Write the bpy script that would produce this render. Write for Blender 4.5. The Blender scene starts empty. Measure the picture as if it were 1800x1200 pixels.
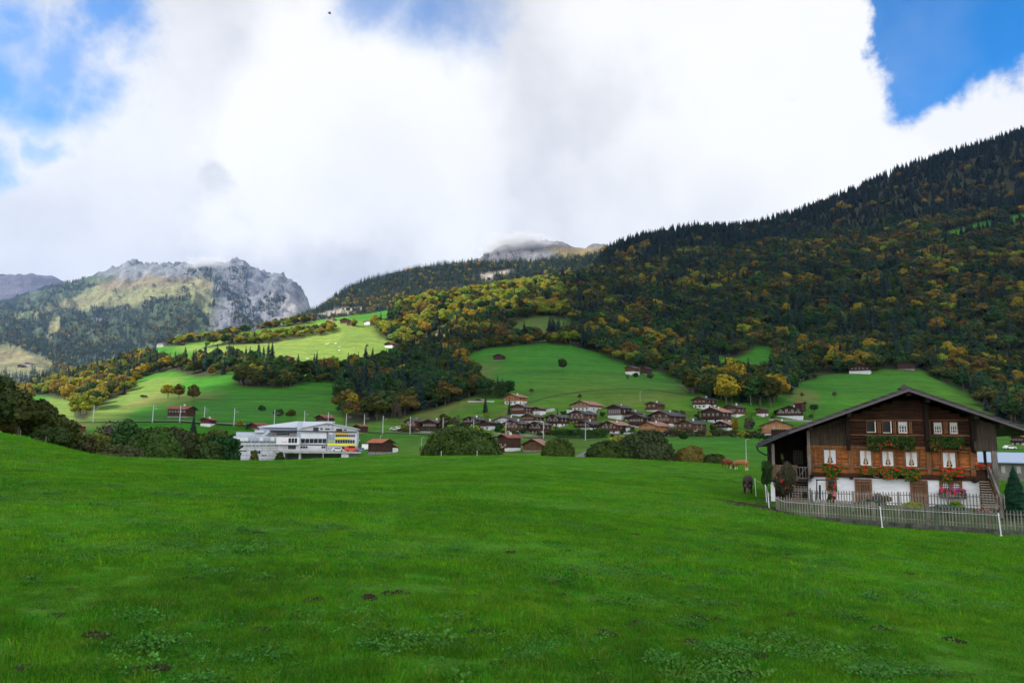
BACK, SKYS, HAZE, CAPS = 2.4, 0.12, 2.5e-5, 1
import bpy, math, random
import numpy as np
from mathutils import Vector, Matrix
from mathutils.bvhtree import BVHTree
random.seed(7); rng = np.random.default_rng(11)
R = math.radians
sc = bpy.context.scene
COL = sc.collection
# ------------------------------------------------------------------ camera
F_PX = 1300.0
PITCH, ROLL = R(7.6), R(0.67)
fwd = Vector((0, math.cos(PITCH), math.sin(PITCH)))
r0 = Vector((1, 0, 0)); u0 = r0.cross(fwd)
rt = r0 * math.cos(ROLL) + u0 * math.sin(ROLL)
up = u0 * math.cos(ROLL) - r0 * math.sin(ROLL)
def ray(px, py):
    return fwd + rt * ((px - 900) / F_PX) + up * ((600 - py) / F_PX)
def project(p):
    p = Vector(p); d = p.dot(fwd)
    return 900 + F_PX * p.dot(rt) / d, 600 - F_PX * p.dot(up) / d
RT = np.array(rt); UP = np.array(up); FW = np.array(fwd)
def projectN(P):
    d = P @ FW
    d = np.where(np.abs(d) < 1e-6, 1e-6, d)
    return 900 + F_PX * (P @ RT) / d, 600 - F_PX * (P @ UP) / d
cam = bpy.data.cameras.new("camera"); cam.lens = F_PX / 1800 * 36; cam.sensor_width = 36
cam.clip_start = 0.1; cam.clip_end = 40000
co = bpy.data.objects.new("camera", cam); COL.objects.link(co)
M = Matrix.Identity(4)
for i in range(3):
    M[i][0] = rt[i]; M[i][1] = up[i]; M[i][2] = -fwd[i]
co.matrix_world = M
sc.camera = co
# ------------------------------------------------------------------ helpers
def tag(o, label=None, cat=None, group=None, kind=None):
    if label: o["label"] = label
    if cat: o["category"] = cat
    if group: o["group"] = group
    if kind: o["kind"] = kind
    return o
def empty(name, loc=(0, 0, 0), rz=0, label=None, cat=None, group=None):
    o = bpy.data.objects.new(name, None); COL.objects.link(o)
    o.location = loc; o.rotation_euler = (0, 0, rz); o.empty_display_size = .1
    return tag(o, label, cat, group)
def raw_mesh(name, V, Fc, mats=(), mi=None, smooth=False):
    """V (n,3) array, Fc (m,k) array of one polygon size"""
    V = np.asarray(V, dtype=np.float32); Fc = np.asarray(Fc, dtype=np.int32)
    me = bpy.data.meshes.new(name)
    me.vertices.add(len(V)); me.vertices.foreach_set("co", V.ravel())
    k = Fc.shape[1]
    me.loops.add(Fc.size); me.loops.foreach_set("vertex_index", Fc.ravel())
    me.polygons.add(len(Fc)); me.polygons.foreach_set("loop_start", np.arange(0, Fc.size, k, dtype=np.int32))
    me.polygons.foreach_set("loop_total", np.full(len(Fc), k, dtype=np.int32))
    if mi is not None: me.polygons.foreach_set("material_index", np.asarray(mi, dtype=np.int32))
    if smooth: me.polygons.foreach_set("use_smooth", np.ones(len(Fc), dtype=bool))
    for m in mats: me.materials.append(m)
    me.update(calc_edges=True)
    return me
def link(name, me, parent=None, loc=None):
    o = bpy.data.objects.new(name, me); COL.objects.link(o)
    if parent: o.parent = parent
    if loc: o.location = loc
    return o
class MB:
    def __init__(s): s.v = []; s.f = []; s.m = []
    def add(s, vs, fs, mat=0):
        n = len(s.v); s.v += [tuple(v) for v in vs]
        for f in fs: s.f.append([n + i for i in f]); s.m.append(mat)
    def box(s, x0, x1, y0, y1, z0, z1, mat=0):
        s.add([(x0,y0,z0),(x1,y0,z0),(x1,y1,z0),(x0,y1,z0),(x0,y0,z1),(x1,y0,z1),(x1,y1,z1),(x0,y1,z1)],
              [(0,3,2,1),(4,5,6,7),(0,1,5,4),(1,2,6,5),(2,3,7,6),(3,0,4,7)], mat)
    def prism(s, poly, y0, y1, mat=0):      # poly in (x,z), ccw seen from -y
        n = len(poly)
        vs = [(x, y0, z) for x, z in poly] + [(x, y1, z) for x, z in poly]
        s.add(vs, [tuple(range(n)), tuple(reversed(range(n, 2*n)))] + [(i, n+i, n+(i+1) % n, (i+1) % n) for i in range(n)], mat)
    def xprism(s, poly, x0, x1, mat=0):     # poly in (y,z)
        n = len(poly)
        vs = [(x0, y, z) for y, z in poly] + [(x1, y, z) for y, z in poly]
        s.add(vs, [tuple(range(n)), tuple(reversed(range(n, 2*n)))] + [(i, n+i, n+(i+1) % n, (i+1) % n) for i in range(n)], mat)
    def bar(s, a, b, w, d=None, mat=0):
        a = Vector(a); b = Vector(b); d = d or w
        t = (b - a).normalized(); q = Vector((0, 1, 0)) if abs(t.y) < .9 else Vector((1, 0, 0))
        e1 = t.cross(q).normalized(); e2 = t.cross(e1).normalized()
        c = [e1*w/2+e2*d/2, -e1*w/2+e2*d/2, -e1*w/2-e2*d/2, e1*w/2-e2*d/2]
        s.add([a+k for k in c] + [b+k for k in c], [(0,1,2,3),(7,6,5,4),(0,4,5,1),(1,5,6,2),(2,6,7,3),(3,7,4,0)], mat)
    def tube(s, pts, rs, n=8, mat=0, cap=True):
        pts = [Vector(p) for p in pts]
        if not hasattr(rs, '__len__'): rs = [rs] * len(pts)
        vs = []
        for i, p in enumerate(pts):
            t = (pts[min(i+1, len(pts)-1)] - pts[max(i-1, 0)]).normalized()
            q = Vector((0, 1, 0)) if abs(t.y) < .9 else Vector((1, 0, 0))
            e1 = t.cross(q).normalized(); e2 = t.cross(e1)
            for k in range(n):
                a = 2*math.pi*k/n; vs.append(p + (e1*math.cos(a) + e2*math.sin(a))*rs[i])
        fs = [(i*n+k, i*n+(k+1) % n, (i+1)*n+(k+1) % n, (i+1)*n+k) for i in range(len(pts)-1) for k in range(n)]
        if cap: fs += [tuple(reversed(range(n))), tuple((len(pts)-1)*n+k for k in range(n))]
        s.add(vs, fs, mat)
    def mesh(s, name, mats):
        me = bpy.data.meshes.new(name); me.from_pydata(s.v, [], s.f)
        for m in (mats if isinstance(mats, (list, tuple)) else [mats]): me.materials.append(m)
        me.polygons.foreach_set("material_index", s.m); me.update(); return me
    def build(s, name, mats, parent=None, loc=None):
        return link(name, s.mesh(name, mats), parent, loc)
# ------------------------------------------------------------------ noise (numpy)
def _h(ix, iy, iz, seed):
    n = (ix.astype(np.int64)*374761393 + iy.astype(np.int64)*668265263 + iz.astype(np.int64)*2147483647 + seed*974711) & 0x7fffffff
    n = ((n ^ (n >> 13)) * 1274126177) & 0x7fffffff
    n = ((n ^ (n >> 16)) * 2246822519) & 0x7fffffff
    return (n & 0xffff) / 65535.0
def vnoise(P, s=1.0, seed=0):
    Q = np.asarray(P) / s; I = np.floor(Q); f = Q - I; f = f*f*(3-2*f)
    x, y, z = I[..., 0], I[..., 1], I[..., 2]
    r = 0
    for dx in (0, 1):
        for dy in (0, 1):
            for dz in (0, 1):
                w = (f[..., 0] if dx else 1-f[..., 0])*(f[..., 1] if dy else 1-f[..., 1])*(f[..., 2] if dz else 1-f[..., 2])
                r = r + w*_h(x+dx, y+dy, z+dz, seed)
    return r*2-1
def fbm(P, s, seed=0, oct=4):
    r = 0; a = 1; t = 0
    for i in range(oct): r = r + a*vnoise(P, s, seed+i*17); t += a; a *= .5; s *= .5
    return r/t
def ridged(P, s, seed=0, oct=5):
    r = 0; a = 1; t = 0
    for i in range(oct): r = r + a*(1-2*np.abs(vnoise(P, s, seed+i*17))); t += a; a *= .55; s *= .5
    return r/t
def inpoly(X, Y, poly):
    X = np.asarray(X, float); Y = np.asarray(Y, float); c = np.zeros(X.shape, bool); n = len(poly)
    for i in range(n):
        x1, y1 = poly[i]; x2, y2 = poly[(i+1) % n]
        if y1 == y2: continue
        c ^= ((y1 > Y) != (y2 > Y)) & (X < (x2-x1)*(Y-y1)/(y2-y1)+x1)
    return c
def inany(X, Y, polys):
    c = np.zeros(np.shape(X), bool)
    for p in polys: c |= inpoly(X, Y, p)
    return c
# ------------------------------------------------------------------ materials
def mat(name, build=None, color=(.5,.5,.5), rough=.8, **kw):
    m = bpy.data.materials.new(name); m.use_nodes = True
    nt = m.node_tree; b = nt.nodes["Principled BSDF"]
    b.inputs["Base Color"].default_value = (*color, 1); b.inputs["Roughness"].default_value = rough
    b.inputs["Specular IOR Level"].default_value = kw.get('spec', .3)
    if 'metal' in kw: b.inputs["Metallic"].default_value = kw['metal']
    if build: build(nt, b)
    return m
def N(nt, t, **kw):
    n = nt.nodes.new(t)
    for k, v in kw.items():
        if k in n.inputs.keys() if isinstance(k, str) else False: n.inputs[k].default_value = v
        else: setattr(n, k, v)
    return n
def L(nt, a, b): nt.links.new(a, b)
def noise_node(nt, vec, scale, detail=4, rough=.55, stretch=None):
    n = nt.nodes.new('ShaderNodeTexNoise'); n.inputs['Scale'].default_value = scale
    n.inputs['Detail'].default_value = detail; n.inputs['Roughness'].default_value = rough
    if stretch:
        mp = nt.nodes.new('ShaderNodeMapping'); mp.inputs['Scale'].default_value = stretch
        L(nt, vec, mp.inputs['Vector']); vec = mp.outputs[0]
    L(nt, vec, n.inputs['Vector']); return n
def ramp(nt, fac, stops):
    r = nt.nodes.new('ShaderNodeValToRGB'); e = r.color_ramp.elements
    while len(e) < len(stops): e.new(.5)
    for i, (p, c) in enumerate(stops):
        e[i].position = p; e[i].color = (*c, 1) if len(c) == 3 else c
    L(nt, fac, r.inputs[0]); return r
def mixc(nt, fac, a, b, mode='MIX'):
    m = nt.nodes.new('ShaderNodeMix'); m.data_type = 'RGBA'; m.blend_type = mode
    for v, s in ((fac, m.inputs[0]), (a, m.inputs[6]), (b, m.inputs[7])):
        if hasattr(v, 'is_output'): L(nt, v, s)
        else: s.default_value = v if not isinstance(v, tuple) else (*v, 1)
    return m.outputs[2]
def math_(nt, op, a, b=None, c=None, clamp=False):
    m = nt.nodes.new('ShaderNodeMath'); m.operation = op; m.use_clamp = clamp
    for v, s in zip((a, b, c), m.inputs):
        if v is None: continue
        if hasattr(v, 'is_output'): L(nt, v, s)
        else: s.default_value = v
    return m.outputs[0]
def bump(nt, b, h, strength=.5, dist=.1):
    n = nt.nodes.new('ShaderNodeBump'); n.inputs['Strength'].default_value = strength
    n.inputs['Distance'].default_value = dist; L(nt, h, n.inputs['Height']); L(nt, n.outputs[0], b.inputs['Normal'])
def wood(name, c1, c2, horiz=True, rough=.75, sc_=1.0):
    def bld(nt, b):
        tc = nt.nodes.new('ShaderNodeTexCoord'); v = tc.outputs['Object']
        st = (.6*sc_, 3*sc_, 9*sc_) if horiz else (9*sc_, 3*sc_, .6*sc_)
        n1 = noise_node(nt, v, 1.6, 6, .65, st); n2 = noise_node(nt, v, .7, 4, .6)
        r1 = ramp(nt, n1.outputs[0], [(.28, c1), (.72, c2)])
        r2 = ramp(nt, n2.outputs[0], [(.3, (.45,.45,.45)), (.7, (1.3,1.25,1.2))])
        L(nt, mixc(nt, 1.0, r1.outputs[0], r2.outputs[0], 'MULTIPLY'), b.inputs['Base Color'])
        bump(nt, b, n1.outputs[0], .4, .02)
    return mat(name, bld, rough=rough)
def speckle(name, c1, c2, scale=2.0, rough=.85, b_=.3, detail=5):
    def bld(nt, b):
        tc = nt.nodes.new('ShaderNodeTexCoord')
        n1 = noise_node(nt, tc.outputs['Object'], scale, detail, .6)
        L(nt, ramp(nt, n1.outputs[0], [(.3, c1), (.7, c2)]).outputs[0], b.inputs['Base Color'])
        bump(nt, b, n1.outputs[0], b_, .03)
    return mat(name, bld, rough=rough)
def roofmat(name, c1, c2, scale=1.0):
    def bld(nt, b):
        tc = nt.nodes.new('ShaderNodeTexCoord'); v = tc.outputs['Object']
        n1 = noise_node(nt, v, .5, 5, .7)
        w = nt.nodes.new('ShaderNodeTexWave'); w.bands_direction = 'Z'; w.inputs['Scale'].default_value = 1.6*scale
        w.inputs['Distortion'].default_value = .6; L(nt, v, w.inputs['Vector'])
        base = ramp(nt, n1.outputs[0], [(.3, c1), (.7, c2)]).outputs[0]
        sh = ramp(nt, w.outputs[0], [(0, (.7,.7,.7)), (.6, (1.05,1.05,1.05))]).outputs[0]
        L(nt, mixc(nt, 1.0, base, sh, 'MULTIPLY'), b.inputs['Base Color'])
        bump(nt, b, w.outputs[0], .4, .06)
    return mat(name, bld, rough=.8)
def leafmat(name, c_lo, c_hi, trans=.25, hue=.06, val=.5):
    def bld(nt, b):
        oi = nt.nodes.new('ShaderNodeObjectInfo'); tc = nt.nodes.new('ShaderNodeTexCoord')
        n1 = noise_node(nt, tc.outputs['Object'], .9, 3, .7)
        geo = nt.nodes.new('ShaderNodeNewGeometry')
        k = math_(nt, 'MULTIPLY_ADD', geo.outputs['Random Per Island'], .45, math_(nt, 'MULTIPLY_ADD', n1.outputs[0], 1.1, -.3), clamp=True)
        base = ramp(nt, k, [(.1, c_lo), (.9, c_hi)]).outputs[0]
        hs = nt.nodes.new('ShaderNodeHueSaturation')
        L(nt, math_(nt, 'MULTIPLY_ADD', oi.outputs['Random'], hue, .5-hue/2), hs.inputs['Hue'])
        rv = math_(nt, 'FRACT', math_(nt, 'MULTIPLY', oi.outputs['Random'], 17.3))
        L(nt, math_(nt, 'MULTIPLY_ADD', rv, val, 1-val/2), hs.inputs['Value'])
        L(nt, base, hs.inputs['Color']); L(nt, hs.outputs[0], b.inputs['Base Color'])
        b.inputs['Specular IOR Level'].default_value = .15
        tr = nt.nodes.new('ShaderNodeBsdfTranslucent'); L(nt, hs.outputs[0], tr.inputs['Color'])
        ms = nt.nodes.new('ShaderNodeMixShader'); ms.inputs[0].default_value = trans
        L(nt, b.outputs[0], ms.inputs[1]); L(nt, tr.outputs[0], ms.inputs[2])
        L(nt, ms.outputs[0], nt.nodes['Material Output'].inputs['Surface'])
    return mat(name, bld, rough=.6)
LEAF = dict(
    spruce=leafmat('needles_dark', (.009,.026,.020), (.036,.078,.048), .05, .04, .7),
    green=leafmat('leaves_green', (.012,.038,.010), (.055,.13,.024)),
    olive=leafmat('leaves_olive', (.030,.045,.008), (.105,.125,.020)),
    yellow=leafmat('leaves_yellow', (.12,.10,.010), (.46,.33,.02), .3, .05, .5),
    rust=leafmat('leaves_rust', (.07,.052,.012), (.20,.135,.026), .25, .03),
    lime=leafmat('leaves_lime', (.10,.14,.012), (.33,.38,.03), .3),
    brown=leafmat('twigs_brown', (.045,.035,.025), (.12,.095,.07), .1),
    rose=leafmat('leaves_rose', (.02,.03,.012), (.10,.09,.05), .15),
)
BARK = speckle('bark', (.05,.04,.03), (.13,.11,.09), 6)
# ------------------------------------------------------------------ terrain
def pchip(xk, yk, x):
    """xk (L,C) increasing along axis 0, yk (L,C), x (n,C) -> (n,C)"""
    h = np.diff(xk, axis=0); d = np.diff(yk, axis=0)/h
    m = np.zeros_like(yk)
    w1 = 2*h[1:]+h[:-1]; w2 = h[1:]+2*h[:-1]
    with np.errstate(divide='ignore', invalid='ignore'):
        hm = (w1+w2)/(w1/d[:-1]+w2/d[1:])
    m[1:-1] = np.where(d[:-1]*d[1:] > 0, hm, 0)
    m[0] = d[0]; m[-1] = d[-1]
    n, C = x.shape; out = np.zeros_like(x); ci = np.arange(C)
    for i in range(n):
        k = np.clip((xk <= x[i]).sum(0)-1, 0, len(xk)-2)
        x0 = xk[k, ci]; hh = h[k, ci]; t = (x[i]-x0)/hh
        out[i] = ((1+2*t)*(1-t)**2*yk[k, ci] + t*(1-t)**2*hh*m[k, ci] + t*t*(3-2*t)*yk[k+1, ci] + t*t*(t-1)*hh*m[k+1, ci])
    return out
def kn(s, x):
    a = np.array(s, float).reshape(-1, 2); return np.interp(x, a[:, 0], a[:, 1])
class Sheet: pass
def sheet(cols, layers, subs):
    """layers: list of (kind, depth, knots); kind 'z' (metres) or 'y' (photo row). depth number or knots"""
    C = len(cols); Yk = []; Zk = []; Qk = []
    for kind, dep, kk in layers:
        D = np.full(C, float(dep)) if np.isscalar(dep) else kn(dep, cols)
        v = kn(kk, cols)
        if kind == 'z':
            py = 770 - v/D*F_PX
            for _ in range(4):
                dr = FW[None] + RT[None]*((cols-900)/F_PX)[:, None] + UP[None]*((600-py)/F_PX)[:, None]
                z = D*dr[:, 2]/dr[:, 1]; py = py + (z-v)/D*F_PX*.95
        else: py = v
        dr = FW[None] + RT[None]*((cols-900)/F_PX)[:, None] + UP[None]*((600-py)/F_PX)[:, None]
        Yk.append(D); Zk.append(v if kind == 'z' else D*dr[:, 2]/dr[:, 1]); Qk.append(dr[:, 0]/dr[:, 1])
    Yk = np.array(Yk); Zk = np.array(Zk); Qk = np.array(Qk)
    rows = []
    for i, n in enumerate(subs):
        for k in range(n): rows.append(Yk[i] + (Yk[i+1]-Yk[i])*k/n)
    rows.append(Yk[-1]); Yr = np.array(rows)
    Zr = pchip(Yk, Zk, Yr); Qr = pchip(Yk, Qk, Yr)
    s = Sheet(); s.P = np.stack([Qr*Yr, Yr, Zr], -1); s.cols = cols
    return s
def finish(s, name, material, colors=None, label=None, kind='structure'):
    n, C, _ = s.P.shape
    idx = np.arange(n*C).reshape(n, C)
    Fc = np.stack([idx[:-1, :-1], idx[:-1, 1:], idx[1:, 1:], idx[1:, :-1]], -1).reshape(-1, 4)
    me = raw_mesh(name, s.P.reshape(-1, 3), Fc, [material], smooth=True)
    if colors is not None:
        a = me.attributes.new('albedo', 'FLOAT_COLOR', 'POINT')
        cc = np.ones((n*C, 4), np.float32); cc[:, :3] = colors.reshape(-1, 3); a.data.foreach_set('color', cc.ravel())
    s.F = Fc; o = link(name, me); tag(o, label, None, None, kind); s.obj = o
    px, py = projectN(s.P.reshape(-1, 3)); s.px = px.reshape(n, C); s.py = py.reshape(n, C)
    return o
def blur(a, k=1):
    for _ in range(k):
        p = np.pad(a, ((1, 1), (1, 1)), mode='edge')
        a = (p[:-2, 1:-1]+p[2:, 1:-1]+p[1:-1, :-2]+p[1:-1, 2:]+2*a)/6
    return a
main_cols = np.concatenate([np.arange(-900, -100, 40), np.arange(-100, 1900, 6), np.arange(1900, 2800, 40)]).astype(float)
rail = (-900,760, 0,745, 160,740, 313,740, 409,745, 480,748, 575,752, 640,758, 720,762, 800,765, 889,768, 955,770, 1029,773, 1100,771, 1200,768, 1300,768, 1400,772, 1800,782, 2800,800)
layers = [
 ('z', 12, (-900,-1.2, 0,-1.6, 900,-1.95, 1800,-2.5, 2800,-2.9)),
 ('z', 25, (-900,-.6, 0,-1.2, 900,-2.2, 1400,-2.8, 1800,-3.55, 2800,-3.6)),
 ('z', 42, (-900,.5, 0,-.8, 200,-1.9, 450,-2.5, 900,-2.45, 1200,-2.9, 1351,-3.55, 1420,-3.9, 1500,-4.1, 1600,-4.2, 1800,-4.2, 2800,-3.8)),
 ('z', 60, (-900,1.4, 0,-.3, 100,-1.2, 200,-2.2, 300,-2.6, 450,-3.0, 600,-2.8, 900,-2.55, 1200,-3.4, 1315,-4.05, 1400,-3.85, 1600,-3.8, 1800,-3.8, 2800,-3.4)),
 ('y', (-900,70, 0,76, 60,79, 110,82, 200,95, 400,110, 500,115, 700,120, 1200,118, 1340,112, 1500,100, 2800,100),
       (-900,710, -200,742, 0,762, 60,775, 110,789, 150,797, 200,803, 400,809, 500,808, 700,801, 900,800, 1100,806, 1200,812, 1280,818, 1340,824, 1500,826, 1800,832, 2800,850)),
 ('y', 165, (-900,790, 0,825, 150,850, 600,850, 640,812, 900,808, 1100,814, 1200,813, 1340,818, 1500,812, 1800,815, 2800,830)),
 ('y', 240, (-900,800, 0,800, 150,790, 300,830, 416,845, 560,845, 600,840, 640,803, 700,799, 900,799, 1000,795, 1100,786, 1200,776, 1250,772, 1300,773, 1400,783, 1600,788, 1800,796, 2800,815)),
 ('y', 287, (-900,780, 0,765, 120,757, 300,790, 416,812, 600,812, 640,780, 720,780, 900,785, 1000,783, 1100,777, 1200,771, 1300,770, 1400,777, 1800,788, 2800,808)),
 ('y', 325, rail),
 ('y', (-900,430, 600,430, 700,430, 2800,430), (-900,750, 0,722, 100,728, 200,722, 300,715, 400,712, 500,714, 600,722, 700,735, 760,724, 800,712, 850,705, 900,702, 1000,702, 1100,702, 1200,692, 1300,687, 1350,690, 1400,696, 1500,712, 1600,722, 1800,745, 2800,770)),
 ('y', 600, (-900,740, 0,712, 100,708, 200,692, 300,676, 400,664, 500,665, 600,672, 700,670, 800,650, 900,645, 1000,645, 1100,655, 1200,668, 1250,655, 1300,652, 1400,662, 1500,652, 1600,650, 1700,672, 1800,690, 2800,660)),
 ('y', 750, (-900,735, 0,707, 100,694, 200,668, 300,644, 400,632, 500,630, 600,636, 700,632, 800,622, 850,613, 900,607, 1000,605, 1100,625, 1200,625, 1300,618, 1400,620, 1500,600, 1600,600, 1800,590, 2800,540)),
 ('y', 900, (-900,733, 0,704, 60,686, 150,664, 200,652, 280,622, 400,606, 500,597, 600,590, 700,600, 800,588, 850,582, 900,575, 1000,572, 1100,580, 1200,570, 1300,560, 1400,552, 1500,540, 1600,530, 1800,510, 2800,440)),
 ('y', (-900,1000, 100,1000, 300,1080, 600,1180, 1000,1350, 1200,1300, 2800,1200), (-900,732, 0,703, 60,684, 150,660, 200,648, 250,630, 280,612, 400,594, 500,575, 600,562, 650,556, 700,546, 750,535, 800,528, 900,512, 1000,492, 1100,500, 1200,492, 1300,480, 1400,470, 1500,458, 1600,442, 1700,425, 1800,405, 2800,270)),
 ('y', (-900,1200, 300,1300, 600,1400, 1000,1700, 2800,1600), (-900,775, 0,745, 200,690, 400,640, 600,605, 800,575, 900,550, 1000,505, 1050,478, 1100,462, 1200,450, 1300,440, 1400,430, 1500,415, 1600,385, 1700,360, 1800,330, 2800,160)),
 ('y', (-900,1500, 600,1700, 1000,2000, 1400,2200, 1800,1950, 2800,1800), (-900,830, 0,790, 200,740, 400,690, 600,660, 800,620, 900,590, 1000,540, 1040,480, 1060,452, 1120,428, 1200,416, 1300,411, 1350,404, 1400,393, 1450,368, 1500,346, 1600,303, 1700,273, 1800,241, 2000,170, 2800,-60)),
 ('y', (-900,1900, 600,2000, 1000,2400, 1400,2700, 1800,2500, 2800,2300), (-900,850, 600,700, 1000,600, 1400,470, 1800,340, 2800,80)),
]
subs = [10, 12, 10, 14, 8, 6, 4, 5, 14, 14, 12, 12, 14, 16, 14, 6]
# patch near and behind the camera, no fan
S = sheet(main_cols, layers, subs)
a12 = S.P[0].copy()
near = []
for Yv in (-60, -30, -16, -8, -4, -1, 1, 3, 5, 7, 9, 10.5):
    r = a12.copy(); t = min(max(Yv, 0)/12, 1)
    r[:, 1] = Yv; r[:, 2] = -1.65*(1-t) + a12[:, 2]*t
    if Yv < 0: r[:, 0] *= 1 + (-Yv)/15
    r[:, 2] += (-.03*r[:, 0])*(1-t)*.6
    near.append(r)
S.P = np.concatenate([np.array(near), S.P], 0)
# undulation
P = S.P; Yv = P[..., 1]
amp = np.interp(Yv, [-60, 5, 20, 60, 120, 300, 700, 1200, 2500], [.02, .03, .06, .10, .12, .5, 2.0, 6, 14])
P[..., 2] += amp*fbm(P, 9.0, 3, 3)*(Yv < 140) + amp*fbm(P, 60.0, 5, 4)*((Yv >= 140) & (Yv < 950)) + 0
hx = np.clip((S.cols[None]-1000)/200, 0, 1)
P[..., 2] += amp*1.2*(ridged(P, 330.0, 9, 4)-.2)*(Yv > 950)*np.clip((Yv-950)/300, 0, 1)*(hx*.9+.1)
P[..., 2] += .025*fbm(P, 1.3, 31, 2)*(Yv < 30)
# ---- field / forest masks in photo outline, projected onto the land
FIELDS = [
 [(600,760),(640,745),(690,735),(760,722),(800,708),(835,695),(848,682),(832,668),(812,652),(805,640),(830,618),(850,612),(905,607),(960,603),(1000,606),(1050,620),(1100,640),(1160,655),(1205,672),(1212,702),(1335,702),(1345,700),(1385,703),(1400,674),(1440,662),(1480,656),(1560,650),(1620,650),(1660,672),(1700,690),(1730,720),(1760,745),(1900,765),(2800,780),(2800,1400),(600,1400)],
 [(872,594),(895,566),(940,557),(985,560),(1020,570),(1005,590),(960,601),(890,602)],
 [(1222,632),(1240,624),(1300,630),(1330,608),(1362,612),(1368,645),(1360,665),(1290,670),(1250,657),(1225,650)],
 [(1645,424),(1660,408),(1700,398),(1745,385),(1748,398),(1690,415),(1650,430)], [(1762,386),(1800,374),(2000,340),(2000,362),(1790,394)],
 [(1305,492),(1325,480),(1345,477),(1340,486),(1318,496)], [(1118,590),(1131,590),(1129,622),(1117,622)],
 [(1064,502),(1100,482),(1104,490),(1070,510)], [(690,628),(738,600),(775,577),(793,575),(786,590),(745,615),(712,637)],
]
FORESTL = [
 [(48,692),(58,672),(100,645),(150,622),(190,612),(240,624),(300,640),(350,636),(400,627),(420,632),(415,648),(400,658),(345,662),(300,652),(262,658),(236,672),(226,690),(196,702),(165,722),(150,738),(132,734),(125,705),(85,696)],
 [(410,672),(418,650),(440,640),(478,646),(500,664),(540,664),(560,653),(590,655),(600,670),(560,668),(545,670),(490,683),(430,682)],
 [(585,668),(590,655),(610,652),(650,642),(688,642),(704,622),(690,602),(665,590),(655,572),(700,555),(740,540),(800,526),(860,515),(880,500),(900,560),(870,600),(840,612),(815,640),(815,665),(838,690),(800,706),(740,722),(690,735),(640,745),(605,745),(600,700)],
 [(352,612),(400,601),(470,590),(560,581),(586,574),(592,582),(560,590),(470,603),(400,607)],
 [(280,606),(300,592),(400,574),(430,560),(452,565),(530,561),(545,569),(450,580),(380,597),(300,609)],
]
def forest_mask(px, py, Yv):
    right = (px > 640) & (Yv > 425) & ~inany(px, py, FIELDS)
    left = (px <= 720) & inany(px, py, FORESTL)
    m = np.where(px > 720, right, left | (right & (px > 700)))
    m |= (px < 45) & (py > 690) & (py < 720) & (Yv > 500) & (Yv < 900)
    return m
n, C, _ = P.shape
px, py = projectN(P.reshape(-1, 3)); px = px.reshape(n, C); py = py.reshape(n, C)
fm = forest_mask(px, py, Yv).astype(float)
g = fbm(P, 45., 21, 4)[..., None]; g2 = fbm(P*np.array([1, .35, 1]), 160., 22, 3)[..., None]; st = fbm(P*np.array([.15, 1, 3.]), 14., 23, 3)[..., None]
def c3(*c): return np.array(c)[None, None, :]
meadow = c3(.048,.175,.006) + g*c3(.006,.02,.001)
hill = c3(.026,.150,.006)*(1+.28*st) + np.clip(g2-.1, 0, 1)*c3(.085,.01,.012) + np.clip(g, 0, 1)*c3(.02,.0,.004)
k = np.clip((Yv-130)/120, 0, 1)[..., None]
colr = meadow*(1-k)+hill*k
def paint(polys, col, soft=2, amt=1.0):
    global colr
    m = blur(inany(px, py, polys).astype(float), soft)[..., None]*amt
    colr = colr*(1-m)+c3(*col)*m
paint([[(300,612),(400,597),(600,560),(700,575),(690,612),(590,650),(500,655),(420,640),(340,618)]], (.135,.22,.040), 5, .9)
paint([[(60,770),(75,700),(230,680),(270,663),(330,664),(200,745),(130,760)]], (.105,.185,.030), 3, .9)
paint([[(200,720),(270,690),(400,690),(380,700),(260,715)]], (.16,.14,.05), 3, .5)
paint([FIELDS[1]], (.075,.12,.03), 2, .8)
paint([FIELDS[8]], (.20,.15,.085), 1, .9)
paint([[(700,738),(835,698),(845,706),(740,742)], [(1385,703),(1400,680),(1440,690),(1435,712)], [(870,735),(900,712),(905,716),(880,745)]], (.13,.12,.045), 2, .6)
paint([[(800,660),(812,640),(880,640),(860,665)], [(1060,700),(1200,690),(1210,702),(1100,712)]], (.10,.13,.03), 3, .6)
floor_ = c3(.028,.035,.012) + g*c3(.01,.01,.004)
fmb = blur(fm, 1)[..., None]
colr = colr*(1-fmb)+floor_*fmb
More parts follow.
